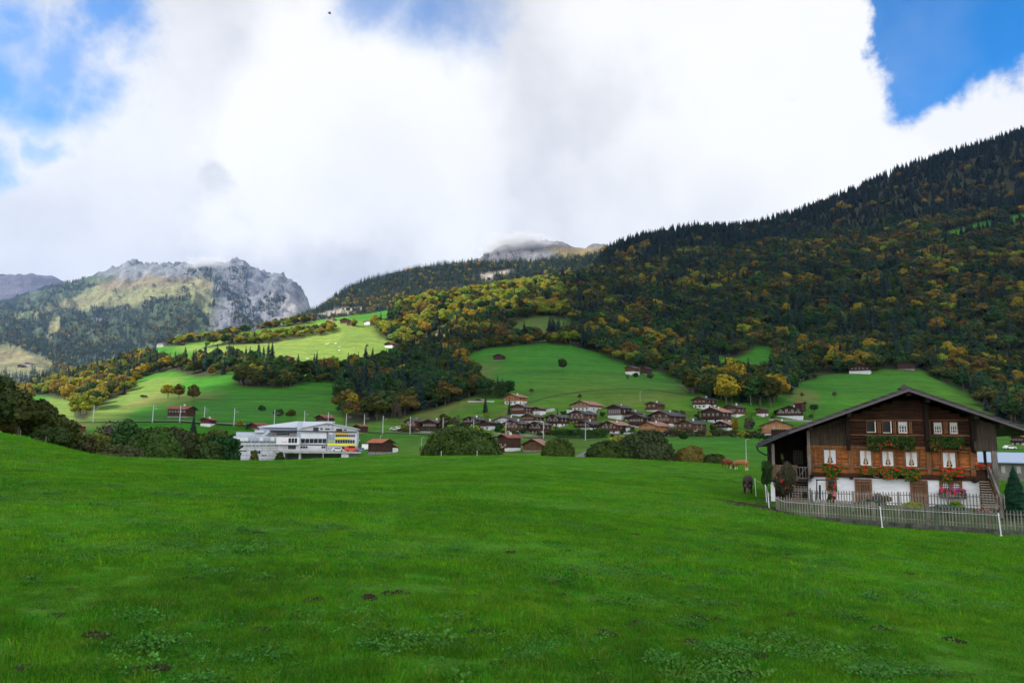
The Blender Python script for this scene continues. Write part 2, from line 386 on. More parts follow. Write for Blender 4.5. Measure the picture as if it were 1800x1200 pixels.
# trampled soil by the yard corner
P2 = P.copy(); P2[..., 2] = 0
mud = inpoly(px, py, [(1280,905),(1300,893),(1345,893),(1372,905),(1400,915),(1420,925),(1380,925),(1330,918)]).astype(float)
colr = np.clip(colr, .004, 1)
def gm(nt, b):
    at = nt.nodes.new('ShaderNodeAttribute'); at.attribute_name = 'albedo'
    tc = nt.nodes.new('ShaderNodeTexCoord'); v = tc.outputs['Object']
    n1 = noise_node(nt, v, .12, 7, .68); n2 = noise_node(nt, v, 3.0, 6, .7); n3 = noise_node(nt, v, 22.0, 5, .7)
    a = ramp(nt, n1.outputs[0], [(.3, (.72,.74,.8)), (.7, (1.3,1.22,1.15))]).outputs[0]
    b2 = ramp(nt, n2.outputs[0], [(.25, (.6,.62,.75)), (.75, (1.35,1.3,1.2))]).outputs[0]
    b3 = ramp(nt, n3.outputs[0], [(.25, (.5,.5,.55)), (.75, (1.5,1.45,1.4))]).outputs[0]
    c = mixc(nt, 1.0, mixc(nt, 1.0, mixc(nt, 1.0, at.outputs['Color'], a, 'MULTIPLY'), b2, 'MULTIPLY'), b3, 'MULTIPLY')
    nc = noise_node(nt, v, 1.0, 5, .7, (.018, .018, .75)); nd = noise_node(nt, v, 1.0, 4, .7, (.05, .05, 2.6))
    tcs = ramp(nt, math_(nt, 'ADD', math_(nt, 'MULTIPLY', nc.outputs[0], .6), math_(nt, 'MULTIPLY', nd.outputs[0], .4)), [(.36, (.55,.62,.66)), (.5, (1,1,1)), (.64, (1.7,1.28,1.35))]).outputs[0]
    sy = nt.nodes.new('ShaderNodeSeparateXYZ'); L(nt, v, sy.inputs[0]); farm = math_(nt, 'MULTIPLY', math_(nt, 'SUBTRACT', sy.outputs[1], 125.0), .01, clamp=True)
    c = mixc(nt, math_(nt, 'MULTIPLY', farm, .95), c, mixc(nt, 1.0, c, tcs, 'MULTIPLY'))
    # bare soil specks
    n4 = noise_node(nt, v, 1.1, 5, .75)
    soil = math_(nt, 'MULTIPLY', ramp(nt, n4.outputs[0], [(.60, (0,0,0)), (.66, (1,1,1))]).outputs[0], .85)
    # trampled ground near the yard corner (a patch with a shape of its own)
    gx = nt.nodes.new('ShaderNodeVectorMath'); gx.operation = 'SUBTRACT'; L(nt, v, gx.inputs[0]); gx.inputs[1].default_value = MUD
    sc2 = nt.nodes.new('ShaderNodeVectorMath'); sc2.operation = 'MULTIPLY'; L(nt, gx.outputs[0], sc2.inputs[0]); sc2.inputs[1].default_value = (1/3.0, 1/7.0, 0)
    ln = nt.nodes.new('ShaderNodeVectorMath'); ln.operation = 'LENGTH'; L(nt, sc2.outputs[0], ln.inputs[0])
    pm = math_(nt, 'SUBTRACT', 1.62, math_(nt, 'ADD', ln.outputs[1], math_(nt, 'MULTIPLY', n4.outputs[0], 1.3)))
    pm = math_(nt, 'MULTIPLY', math_(nt, 'MULTIPLY', pm, 5.0, clamp=True), ramp(nt, n2.outputs[0], [(.35, (.35,.35,.35)), (.6, (1,1,1))]).outputs[0])
    soil = math_(nt, 'MAXIMUM', soil, pm)
    cam_y = nt.nodes.new('ShaderNodeSeparateXYZ'); L(nt, v, cam_y.inputs[0])
    nearm = math_(nt, 'LESS_THAN', cam_y.outputs[1], 95.0)
    soil = math_(nt, 'MULTIPLY', soil, nearm)
    c = mixc(nt, soil, c, (.045,.036,.022))
    L(nt, c, b.inputs['Base Color']); b.inputs['Specular IOR Level'].default_value = .1
    bump(nt, b, n2.outputs[0], .8, .12)
hit = ray(1338, 908); MUD = tuple(hit * (41/hit.y)); MUD = (MUD[0], MUD[1], 0)
GROUND = mat('grassland', gm, rough=.9)
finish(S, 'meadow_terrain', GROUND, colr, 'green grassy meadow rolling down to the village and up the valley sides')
BV = BVHTree.FromPolygons([tuple(p) for p in S.P.reshape(-1, 3)], [tuple(f) for f in S.F])
def hit_px(px_, py_):
    for k_ in range(40):
        d = ray(px_, py_+k_*.8).normalized(); loc, nn, i, dist = BV.ray_cast(Vector((0, 0, 0)), d, 2900)
        if loc: return loc
def gz(x, y):
    loc, nn, i, d = BV.ray_cast(Vector((x, y, 3000)), Vector((0, 0, -1)), 9000)
    return loc.z if loc else -3.0
def at_depth(px_, Yd, lift=0):
    d = ray(px_, 780); X = d.x/d.y*Yd
    return Vector((X, Yd, gz(X, Yd)+lift))
# ------------------------------------------------------------------ mountains
def mm(rock1, rock2, name):
    def bld(nt, b):
        at = nt.nodes.new('ShaderNodeAttribute'); at.attribute_name = 'albedo'
        tc = nt.nodes.new('ShaderNodeTexCoord'); v = tc.outputs['Object']
        n1 = noise_node(nt, v, .012, 8, .7, (1, 1, .5)); n2 = noise_node(nt, v, .07, 6, .7)
        a = ramp(nt, n1.outputs[0], [(.32, rock1), (.68, rock2)]).outputs[0]
        b2 = ramp(nt, n2.outputs[0], [(.3, (.6,.6,.62)), (.7, (1.3,1.3,1.28))]).outputs[0]
        L(nt, mixc(nt, 1.0, mixc(nt, 1.0, at.outputs['Color'], a, 'MULTIPLY'), b2, 'MULTIPLY'), b.inputs['Base Color'])
        b.inputs['Specular IOR Level'].default_value = .1
        bump(nt, b, math_(nt, 'ADD', n2.outputs[0], math_(nt, 'MULTIPLY', n1.outputs[0], 2.0)), 1.0, 26)
    return mat(name, bld, rough=.95)
MOUNT = mm((.6,.62,.66), (1.4,1.36,1.3), 'mountain_ground')
def mount(cols, layers, subs, name, dens, ramp_amp, label, rs=(400, 90)):
    s = sheet(np.asarray(cols, float), layers, subs)
    n, C, _ = s.P.shape
    tt = np.linspace(0, 1, n)[:, None]
    a1, a2 = ramp_amp
    ncr = sum(subs[:-1])        # crest row
    dcr = np.abs(np.arange(n)-ncr)[:, None]/max(ncr, 1)
    foot = np.clip(np.arange(n)/max(subs[0]+subs[1], 1), 0, 1)[:, None]**1.5
    s.P[..., 2] += a1*(ridged(s.P, rs[0], 41, 5))*np.clip(dcr*3, 0, 1)*foot
    s.P[..., 2] += a2*(ridged(s.P*np.array([1, .6, 1.]), rs[1], 47, 5))*foot
    s.P[..., 2] += a2*.95*np.clip(1-dcr*6, 0, 1)*ridged(s.P*np.array([1, .2, .2]), rs[1]*.35, 49, 3)*foot
    return s
# the left mountain
mc = np.arange(-500, 640, 4)
crest = (-500,560, -200,545, 0,548, 30,535, 60,523, 90,515, 120,510, 150,500, 170,492, 185,487, 197,480, 207,480, 218,470, 235,466, 248,470, 262,474, 280,471, 310,470, 335,477, 350,478, 380,474, 398,473, 408,466, 417,464, 430,468, 440,480, 455,482, 470,488, 490,490, 505,500, 520,508, 532,520, 540,535, 546,552, 556,578, 570,600, 640,640)
mlay = [
 ('y', 1500, (-500,800, 0,760, 640,780)), ('y', 2300, (-500,690, 0,652, 60,648, 100,652, 200,655, 640,665)),
 ('y', 3100, (-500,650, 0,618, 100,618, 200,625, 300,615, 400,605, 640,650)),
 ('y', 4100, (-500,620, 0,578, 60,572, 110,575, 160,565, 230,553, 290,535, 335,532, 370,556, 440,575, 520,580, 640,650)),
 ('y', 4900, (-500,590, 0,556, 60,548, 110,540, 200,528, 290,516, 350,512, 380,520, 450,535, 520,556, 550,590, 640,655)),
 ('y', 5600, crest), ('y', 6800, (-500,640, 0,620, 400,560, 640,700))]
SM = mount(mc, mlay, [4, 8, 14, 16, 18, 3], 'left', 0, (105, 42), '', (300, 80))
def px_of(s): 
    n, C, _ = s.P.shape; a, b = projectN(s.P.reshape(-1, 3)); return a.reshape(n, C), b.reshape(n, C)
mpx, mpy = px_of(SM); MP = SM.P
MEAD = [[(0,560),(70,548),(100,535),(150,510),(200,495),(240,478),(330,482),(372,492),(378,530),(360,560),(330,520),(270,524),(240,535),(200,540),(120,545),(60,555)],
        [(0,600),(40,612),(90,632),(85,660),(0,668),(-500,690),(-500,600)], [(85,560),(105,555),(98,590),(80,600)], [(350,480),(375,500),(372,560),(385,590),(366,560)]]
def field_m(px_, py_): 
    return inany(px_+8*fbm(np.stack([px_, py_, px_*0], -1), 26., 5, 3), py_+5*fbm(np.stack([px_, py_, px_*0], -1), 22., 6, 3), MEAD)
rockm = np.clip(((mpx-372)/26 + 1.1*fbm(MP, 500., 61, 4)), 0, 1)*np.clip((592-mpy)/10, 0, 1)
rock_s = np.clip((fbm(MP, 240., 62, 4)-.28)*6, 0, 1)*((mpx > 150) & (mpx < 320) & (mpy > 545))
crestrock = np.clip((492-mpy)/8+fbm(MP, 120., 65, 3)*1.5, 0, 1)*(mpx > 170)
fmm = field_m(mpx, mpy).astype(float)
cm = np.ones_like(MP)*c3(.075,.11,.06)
cm = cm*(1-fmm[..., None]) + fmm[..., None]*(c3(.24,.25,.125) + np.clip(fbm(MP, 500., 66, 3), -1, 1)[..., None]*c3(-.05,.02,-.01))
bp = (inpoly(mpx, mpy, [(170,500),(215,480),(330,480),(330,496),(250,505),(190,512)])).astype(float)[..., None]
cm = cm*(1-.7*bp)+.7*bp*c3(.21,.16,.11)
rk = np.maximum(np.maximum(rockm, rock_s), crestrock*.8)[..., None]
cm = cm*(1-rk)+rk*(c3(.20,.215,.25)*(1+.5*np.clip(fbm(MP, 170., 79, 4), -1, 1))[..., None])
wr_ = np.clip((mpx-455)/50+fbm(MP, 260., 77, 4), 0, 1)*np.clip((mpy-500)/20+fbm(MP, 140., 78, 3), 0, 1)*rockm
cm = cm*(1-.75*wr_[..., None])+.75*wr_[..., None]*c3(.36,.35,.34)
finish(SM, 'left_mountain', MOUNT, cm, 'tall mountain with pale alpine pasture and a grey rock dome at its right')
# far range at the very left
SF = mount(np.arange(-600, 420, 5), [('y', 7000, (-600,640, 420,640)), ('y', 8200, (-600,560, 0,530, 120,540, 420,600)),
  ('y', 9000, (-600,470, -300,500, -100,480, 0,488, 22,490, 33,486, 42,490, 54,483, 64,487, 80,490, 92,491, 105,500, 118,508, 150,520, 200,545, 420,600)),
  ('y', 10000, (-600,640, 420,640))], [8, 14, 2], 'far', 0, (80, 45), '', (700, 160))
cf = np.ones_like(SF.P)*c3(.085,.075,.085) + np.clip(fbm(SF.P, 300., 71, 4), -1, 1)[..., None]*c3(.10,.10,.10)
finish(SF, 'far_mountains', MOUNT, np.clip(cf, .02, 1), 'distant bluish rocky mountain range at the left edge')
# the cloud capped peak
SPk = mount(np.arange(700, 1300, 3), [('y', 3300, (700,560, 1300,540)), ('y', 3700, (700,520, 860,492, 960,482, 1050,470, 1150,480, 1300,500)),
  ('y', 4200, (700,500, 800,476, 840,464, 856,458, 868,449, 878,441, 886,436, 900,437, 915,434, 935,431, 955,430, 975,430, 988,434, 1000,440, 1012,446, 1028,447, 1040,441, 1052,438, 1064,439, 1074,448, 1090,455, 1150,470, 1300,480)),
  ('y', 4700, (700,560, 1300,540))], [10, 18, 2], 'peak', 0, (50, 22), '', (220, 55))
ppx, ppy = px_of(SPk)
gr = np.clip((ppx-960)/25 + fbm(SPk.P, 200., 75, 3), 0, 1)*np.clip((ppy-432)/8, 0, 1)
cp = np.ones_like(SPk.P)*c3(.17,.17,.18)*(1+.5*np.clip(fbm(SPk.P, 120., 76, 4), -1, 1))[..., None]; cp = cp*(1-gr[..., None])+gr[..., None]*c3(.24,.19,.08)
finish(SPk, 'rocky_peak', MOUNT, cp, 'pale rocky peak behind the wooded ridge')
# wooded middle ridge
SR = mount(np.arange(430, 1500, 6), [('y', 1650, (430,620, 560,600, 700,590, 900,570, 1500,560)), ('y', 2000, (430,610, 560,580, 640,560, 700,548, 800,532, 900,520, 1000,505, 1100,490, 1500,480)),
  ('y', 2500, (430,605, 500,580, 545,560, 560,552, 580,538, 600,524, 625,512, 650,504, 700,491, 760,479, 820,474, 900,473, 1000,471, 1050,459, 1120,448, 1300,445, 1500,440)),
  ('y', 3100, (430,640, 1500,540))], [16, 22, 3], 'ridge', 0, (24, 7), '', (260, 60))
rpx, rpy = px_of(SR)
ROCKR = [[(840,482),(900,472),(905,480),(850,496)], [(876,500),(930,492),(935,506),(880,510)], [(942,484),(968,482),(965,494),(944,494)],
         [(555,552),(600,542),(650,540),(600,557),(560,560)], [(735,530),(790,512),(800,530),(770,560),(740,556)]]
rrk = blur(inany(rpx+9*fbm(SR.P, 60., 83, 3), rpy+6*fbm(SR.P, 50., 82, 3), ROCKR).astype(float), 1)[..., None]
cr = np.ones_like(SR.P)*c3(.035,.045,.018)*(1-rrk)+rrk*c3(.40,.37,.33)
finish(SR, 'wooded_ridge', MOUNT, cr, 'middle ridge under conifers with pale cliffs')
#@@TREES
# ------------------------------------------------------------------ tree shapes (unit height meshes)
def quads(c, nrm, size, rngl, aspect=1.0):
    """leaf quads centred at c with normals nrm"""
    n = len(c); t = rngl.normal(size=(n, 3)); t -= (t*nrm).sum(1)[:, None]*nrm
    t /= np.linalg.norm(t, axis=1)[:, None]+1e-9; b = np.cross(nrm, t)
    s = size[:, None]
    V = np.stack([c-t*s-b*s*aspect*.6, c+t*s*.9-b*s*aspect, c+t*s+b*s*aspect*.7, c-t*s*.8+b*s*aspect], 1)
    return V.reshape(-1, 3), np.arange(4*n).reshape(n, 4)
def broad_crown(seed, n, leaf, w=.42, z0=.12, lobes=14, tall=1.0, flat=0):
    g = np.random.default_rng(seed); C_ = []; N_ = []
    cen = np.array([0, 0, (1+z0)/2]); half = (1-z0)/2
    for i in range(lobes):
        d = g.normal(size=3); d /= np.linalg.norm(d)
        if d[2] < -.3 and not flat: d[2] *= .4
        rad = g.uniform(.30, .46)*(.9 if i else 1.3)
        rr = (1-rad)*g.uniform(.55, 1.0) if i else 0
        lc = cen + d*np.array([w, w, half])*rr
        if flat: lc[2] = max(lc[2], z0)
        m = n//lobes; u = g.normal(size=(m, 3)); u /= np.linalg.norm(u, axis=1)[:, None]
        sh = g.uniform(.55, 1.0, m)**.5
        p = lc + u*np.array([w, w, half*.85])*rad*(sh*g.uniform(.9, 1.15, m))[:, None]
        C_.append(p); q = u + g.normal(size=(m, 3))*.55; N_.append(q/np.linalg.norm(q, axis=1)[:, None])
    c = np.concatenate(C_); nn = np.concatenate(N_)
    if flat: k = c[:, 2] > 0; c = c[k]; nn = nn[k]
    return quads(c, nn, leaf*g.uniform(.6, 1.3, len(c)), g)
def dome_crown(seed, n, leaf, W_, D_, H_, bumps=22):
    g = np.random.default_rng(seed); u = g.normal(size=(n, 3)); u[:, 2] = abs(u[:, 2]); u /= np.linalg.norm(u, axis=1)[:, None]
    e = u.copy(); e[:, :2] = np.sign(e[:, :2])*abs(e[:, :2])**.85; bc = g.normal(size=(bumps, 3)); bc[:, 2] = abs(bc[:, 2]); bc /= np.linalg.norm(bc, axis=1)[:, None]
    dd = ((u[:, None]-bc[None])**2).sum(2).min(1); r = (1.04-.55*dd)*(1-.25*g.random(n)**2.2)*(1+.10*(g.random(n) > .90)*g.random(n)); c = e*r[:, None]*np.array([W_/2, D_/2, H_])
    k = c[:, 2] > -.05; q = u/np.array([W_/2, D_/2, H_]); q /= np.linalg.norm(q, axis=1)[:, None]; q = q+g.normal(size=q.shape)*.5; q /= np.linalg.norm(q, axis=1)[:, None]
    return quads(c[k], q[k], leaf*g.uniform(.6, 1.4, k.sum()), g)
def spruce_crown(seed, lev, per, w=.17, z0=.06, bare=0.0):
    g = np.random.default_rng(seed); Vs = []
    for i in range(lev):
        t = i/lev; z = z0+(1-z0)*t
        r = w*(1-t)**.85*(1 if t > .12 else .75+t*2)
        for k in range(per):
            a = g.uniform(0, 2*math.pi); rr = r*g.uniform(.65, 1.2)
            if g.random() < bare: continue
            ca, sa = math.cos(a), math.sin(a); dz = -rr*g.uniform(.25, .65); wd = rr*g.uniform(.28, .5)+.006
            zz = z+g.uniform(-.5, .5)/lev
            tip = np.array([ca*rr, sa*rr, zz+dz]); base = np.array([ca*rr*.1, sa*rr*.1, zz+.012])
            mid = base*.4+tip*.6; side = np.array([-sa, ca, 0])*wd; dn = np.array([0, 0, -wd*.5])
            Vs.append([base, mid+side+dn, tip, mid-side+dn])
    Vs.append([[0.012,0,.9], [0,.012,.9], [-.012,0,1.0], [0,-.012,.92]])
    V = np.array(Vs).reshape(-1, 3); return V, np.arange(len(V)).reshape(-1, 4)
def trunk_vf(h=.5, r=.018, limbs=4, seed=1, spread=.2):
    m = MB(); m.tube([(0,0,-.06), (.004,0,h*.5), (0,.004,h), (0,0,min(h*1.6, .85))], [r*1.35, r, r*.7, r*.25], 7)
    g = random.Random(seed)
    for i in range(limbs):
        a = g.uniform(0, 6.28); z = h*g.uniform(.45, 1.0); s = spread*g.uniform(.7, 1.2)
        m.tube([(0,0,z), (math.cos(a)*s*.5, math.sin(a)*s*.5, z+.1), (math.cos(a)*s, math.sin(a)*s, z+.26)], [r*.5, r*.33, r*.12], 5)
    return m
def combo(name, VF, leaf, tr):
    """one mesh of crown quads and trunk"""
    V, Fq = VF; tv = np.array([tuple(v) for v in tr.v]); tf = [f for f in tr.f if len(f) == 4]
    Vall = np.concatenate([V, tv]); Fall = np.concatenate([Fq, np.array(tf)+len(V)])
    mi = np.concatenate([np.zeros(len(Fq), int), np.ones(len(tf), int)])
    return raw_mesh(name, Vall, Fall, [LEAF[leaf], BARK], mi)
MESH = {}
for kind, leaves in (('green', 2), ('olive', 2), ('yellow', 2), ('rust', 2), ('lime', 2)):
    for j in range(leaves):
        sd = sum(map(ord, kind))+j*31
        MESH[kind, j] = combo(kind+'_tree', broad_crown(sd, 1300, .034, w=(.36, .45)[j], z0=.06, lobes=15), kind, trunk_vf(.4, .017, 3, sd))
for j in range(3):
    MESH['spruce', j] = combo('spruce_tree', spruce_crown(50+j, (24, 28, 22)[j], 11, (.15, .12, .19)[j]), 'spruce', trunk_vf(.5, .012, 0))
MESH['brown', 0] = combo('bare_tree', broad_crown(91, 900, .016, w=.3, z0=.12, lobes=14), 'brown', trunk_vf(.5, .016, 9, 5, .22))
for j in range(2):
    MESH['cone', j] = combo('small_spruce', spruce_crown(70+j, 9, 5, (.17, .2)[j]), 'spruce', trunk_vf(.3, .012, 0))
MESH['blob', 0] = combo('small_broadleaf', broad_crown(75, 150, .09, w=.42, z0=.03, lobes=8), 'olive', trunk_vf(.3, .02, 0))
MESH['yblob', 0] = combo('small_yellow', broad_crown(76, 150, .09, w=.42, z0=.03, lobes=8), 'yellow', trunk_vf(.3, .02, 0))
# ------------------------------------------------------------------ scattering of the uncountable
def scatter(name, protos, pts, scl, rot, idx, label):
    cl = bpy.data.collections.new(name+'_shapes')
    for i, me in enumerate(protos):
        o = bpy.data.objects.new('shape_%02d' % i + name, me); cl.objects.link(o)
    me = bpy.data.meshes.new(name); me.vertices.add(len(pts)); me.vertices.foreach_set('co', np.asarray(pts, np.float32).ravel())
    for nm, tp, key, arr in (('iscale', 'FLOAT_VECTOR', 'vector', scl), ('irot', 'FLOAT_VECTOR', 'vector', rot), ('iidx', 'INT', 'value', idx)):
        a = me.attributes.new(nm, tp, 'POINT'); a.data.foreach_set(key, np.asarray(arr, np.float32 if tp != 'INT' else np.int32).ravel())
    o = link(name, me); tag(o, label, None, None, 'stuff')
    ng = bpy.data.node_groups.new(name, 'GeometryNodeTree')
    ng.interface.new_socket('Geometry', in_out='INPUT', socket_type='NodeSocketGeometry')
    ng.interface.new_socket('Geometry', in_out='OUTPUT', socket_type='NodeSocketGeometry')
    gi = ng.nodes.new('NodeGroupInput'); go = ng.nodes.new('NodeGroupOutput')
    ip = ng.nodes.new('GeometryNodeInstanceOnPoints'); ci = ng.nodes.new('GeometryNodeCollectionInfo')
    ci.inputs['Collection'].default_value = cl; ci.inputs['Separate Children'].default_value = True; ci.inputs['Reset Children'].default_value = True
    ng.links.new(gi.outputs[0], ip.inputs['Points']); ng.links.new(ci.outputs[0], ip.inputs['Instance'])
    ip.inputs['Pick Instance'].default_value = True
    for nm, tp, sk in (('iscale', 'FLOAT_VECTOR', 'Scale'), ('irot', 'FLOAT_VECTOR', 'Rotation'), ('iidx', 'INT', 'Instance Index')):
        na = ng.nodes.new('GeometryNodeInputNamedAttribute'); na.data_type = tp; na.inputs['Name'].default_value = nm
        ng.links.new([s_ for s_ in na.outputs if s_.enabled and s_.name == 'Attribute'][0], ip.inputs[sk])
    ng.links.new(ip.outputs[0], go.inputs[0])
    md = o.modifiers.new('scatter', 'NODES'); md.node_group = ng
    return o
def sample_sheet(s, density, mask, jitter=True, kmin=0):
    """random points on the sheet; density(px,py,Y) trees per square metre of plan"""
    P_ = s.P; A = P_[:-1, :-1]; B = P_[:-1, 1:]; D = P_[1:, :-1]; E = P_[1:, 1:]
    u = B-A; v = D-A; area = np.abs(u[..., 0]*v[..., 1]-u[..., 1]*v[..., 0])
    cx = (A+E)/2; pxc, pyc = projectN(cx.reshape(-1, 3)); pxc = pxc.reshape(area.shape); pyc = pyc.reshape(area.shape)
    lam = area*density(pxc, pyc, cx[..., 1])
    cnt = rng.poisson(lam); ii, jj = np.nonzero(cnt); rep = cnt[ii, jj]
    ii = np.repeat(ii, rep); jj = np.repeat(jj, rep); a = rng.random(len(ii))[:, None]; b = rng.random(len(ii))[:, None]
    p = A[ii, jj]*(1-a)*(1-b)+B[ii, jj]*a*(1-b)+D[ii, jj]*(1-a)*b+E[ii, jj]*a*b
    x, y = projectN(p); k = mask(x, y, p[:, 1]) & (x > -160) & (x < 1960) & (y > -80)
    return p[k], x[k], y[k]
KINDS = ['spruce', 'green', 'olive', 'yellow', 'rust', 'lime']
def zone_probs(x, y, jit):
    """probabilities of the six kinds, by stand"""
    lineC = np.interp(x, [1000, 1050, 1100, 1200, 1300, 1450, 1600, 1800, 2000], [465, 478, 470, 450, 440, 408, 392, 372, 350])+jit*14
    z = np.zeros((len(x), 6)); z[:] = (.38, .17, .23, .045, .135, .04)                     # right mixed wood
    z[(y > 560) & (x > 1000)] = (.30, .30, .24, .06, .06, .04)
    con = (y < lineC) & (x > 1000); z[con] = (.955, .0, .02, .015, .01, 0)
    z[inpoly(x, y, [(1080,460),(1110,440),(1140,425),(1145,440),(1120,465),(1090,470)])] = (.3, 0, .1, .6, 0, 0)
    sun = inpoly(x, y, [(600,600),(650,550),(760,525),(860,512),(960,500),(1010,520),(1000,560),(900,555),(850,560),(720,610)]); z[sun] = (.06, .06, .18, .20, .06, .44)
    mid = inpoly(x, y, [(690,640),(740,580),(850,545),(880,560),(870,600),(840,612),(800,660)]); z[mid] = (.30, .12, .22, .16, .06, .14)
    dark = inpoly(x, y, [(580,640),(660,625),(710,625),(800,645),(850,690),(700,745),(600,750)]); z[dark] = (.36, .36, .17, .02, .08, .01)
    sp = x < 430; z[sp & (y < 652)] = (.20, .18, .28, .14, .08, .12); z[sp & (y >= 652)] = (.12, .08, .22, .34, .06, .18)
    hd = (x < 600) & (y < 615); z[hd] = (.04, .12, .26, .20, .04, .34)
    gb = (x > 400) & (x < 600) & (y > 615); z[gb] = (.12, .34, .28, .15, .06, .05)
    return z
def kinds_for(x, y, p):
    jit = fbm(p, 90., 91, 3); z = zone_probs(x, y, jit)
    cl = np.clip(.5+.9*fbm(p, 55., 93, 3), .02, .98)      # clumps of one kind
    u = np.clip(.55*cl+.45*rng.random(len(x))+rng.normal(0, .06, len(x)), 0, .999)
    # equalise
    u = (np.argsort(np.argsort(u))+.5)/len(u)
    c = np.cumsum(z, 1); return (u[:, None] > c).sum(1).clip(0, 5)
def dens(x, y, Yd):
    return 1/np.interp(Yd, [400, 900, 1300, 2200], [75, 92, 118, 165])
pF, xF, yF = sample_sheet(S, dens, lambda x, y, Yd: forest_mask(x, y, Yd) & (Yd > 380) & (Yd < 2300))
kF = kinds_for(xF, yF, pF)
hF = np.where(kF == 0, rng.uniform(13, 31, len(kF)), rng.uniform(9, 23, len(kF)))*np.interp(pF[:, 1], [400, 700, 2000], [.72, .85, 1.05])
hd = (xF < 600) & (yF < 615); hF[hd] *= .72
sp_ = (xF < 430) & (yF >= 615); hF[sp_] *= .85
# edge of the hill under the yellow wood and thin hedge lines
def line_trees(pts, n, jx, jy, kinds, hr):
    out = []
    for i in range(n):
        t = random.random()*(len(pts)-1); a = int(t); f = t-a
        x = pts[a][0]*(1-f)+pts[a+1][0]*f+random.gauss(0, jx); y = pts[a][1]*(1-f)+pts[a+1][1]*f+random.gauss(0, jy)
        q = hit_px(x, y)
        if q: out.append((q, KINDS.index(random.choice(kinds)), random.uniform(*hr), x, y))
    return out
EX = []
EX += line_trees([(806,640),(832,617),(850,611),(905,606),(960,601),(1000,605)], 42, 3, 1.0, ['olive', 'green', 'rust', 'olive', 'yellow'], (6, 12))
EX += line_trees([(975,590),(970,585)], 4, 4, 2, ['spruce'], (18, 24))
EX += line_trees([(870,592),(900,575)], 8, 4, 3, ['olive', 'green'], (8, 14))
EX += line_trees([(835,690),(850,692),(890,696)], 26, 4, 2, ['green', 'olive', 'spruce'], (8, 13))
EX += line_trees([(490,683),(545,672),(590,670)], 24, 4, 1.5, ['green', 'olive'], (5, 9))
EX += line_trees([(1215,690),(1260,700),(1330,702),(1385,700)], 46, 7, 7, ['green', 'olive', 'olive', 'yellow', 'spruce', 'green'], (12, 19))
EX += line_trees([(1385,690),(1375,672),(1365,662)], 12, 6, 6, ['green', 'spruce', 'spruce'], (13, 20))
EX += line_trees([(1480,652),(1520,646),(1600,642)], 14, 12, 2, ['olive', 'green', 'yellow'], (12, 16))
pE = np.array([tuple(e[0]) for e in EX]); kE = np.array([e[1] for e in EX]); hE = np.array([e[2] for e in EX])
pA = np.concatenate([pF, pE]); kA = np.concatenate([kF, kE]); hA = np.concatenate([hF, hE]); xA, yA = projectN(pA)
# the trees that show largest become things of their own
size = hA/np.linalg.norm(pA, axis=1)
size *= np.where((xA < -10) | (xA > 1810) | (yA < 0), 0, 1)
roofx = [1335, 1385, 1597, 1800]; roofy = [785, 757, 681, 752]
hid = (xA > 1335) & (yA > np.interp(xA, roofx, roofy)+8); size[hid] = 0
# hidden behind a nearer row: keep one per small picture cell
order = np.argsort(-size); taken = {}; pick = {'c': [], 'b': []}
for i in order:
    if size[i] <= 0: break
    key = (int(xA[i]//8), int(yA[i]//5))
    if key in taken: continue
    g = 'c' if kA[i] == 0 else 'b'
    if len(pick[g]) >= (262, 200)[g == 'b']: continue
    taken[key] = 1; pick[g].append(i)
sel = set(pick['c']) | set(pick['b'])
def place_name(x, y):
    if x > 1385 and y > 560: return 'at the right forest foot above the large chalet'
    if x > 1385: return 'high on the right mountainside'
    if x > 1205 and y > 660: return 'in the grove just above the village'
    if x > 1005 and y > 560: return 'right of the central hill pasture'
    if x > 850 and y > 560: return 'along the top of the central hill pasture'
    if x > 830 and y > 640: return 'in the hedge above the orange house'
    if x > 850: return 'on the slope above the upper pasture'
    if x > 580 and y > 625: return 'in the dark wood left of the central pasture'
    if x > 640: return 'in the bright wood right of the plateau'
    if x > 405 and y > 615: return 'in the small wood below the plateau'
    if y < 612 and x > 270: return 'in the tree belt on the sunlit plateau'
    return 'in the autumn wood on the left hillside'
ADJ = dict(spruce=('dark green pointed spruce', 'spruce tree', 'spruce_tree'), green=('round dark green tree', 'tree', 'broadleaf_tree'),
           olive=('olive green turning tree', 'tree', 'broadleaf_tree'), yellow=('golden yellow autumn tree', 'tree', 'broadleaf_tree'),
           rust=('rust brown autumn tree', 'tree', 'broadleaf_tree'), lime=('bright yellow green tree', 'tree', 'broadleaf_tree'))
for i in sorted(sel):
    kd = KINDS[kA[i]]; nv = 3 if kd == 'spruce' else 2
    o = link(ADJ[kd][2], MESH[kd, i % nv]); h = float(hA[i]); s_ = random.uniform(.9, 1.15)*(1.25 if kd == 'spruce' else 1.25)
    o.location = tuple(pA[i]-np.array([0, 0, .03*h])); o.scale = (h*s_, h*s_, h); o.rotation_euler = (0, 0, random.uniform(0, 6.28))
    pn = place_name(xA[i], yA[i])
    tag(o, ADJ[kd][0]+' '+pn, ADJ[kd][1], kd+' trees '+pn)
rest = np.array([i for i in range(len(pA)) if i not in sel])
protos = [MESH['spruce', 0], MESH['spruce', 1], MESH['spruce', 2]] + [MESH[k_, j] for k_ in KINDS[1:] for j in (0, 1)]
bi = np.array([0, 3, 5, 7, 9, 11]); nvv = np.array([3, 2, 2, 2, 2, 2])
def srot(n): r = np.zeros((n, 3)); r[:, 2] = rng.uniform(0, 6.28, n); r[:, 0] = rng.normal(0, .02, n); return r
hr = hA[rest]; ws = rng.uniform(.9, 1.15, len(rest))*np.where(kA[rest] == 0, 1.25, 1.30)
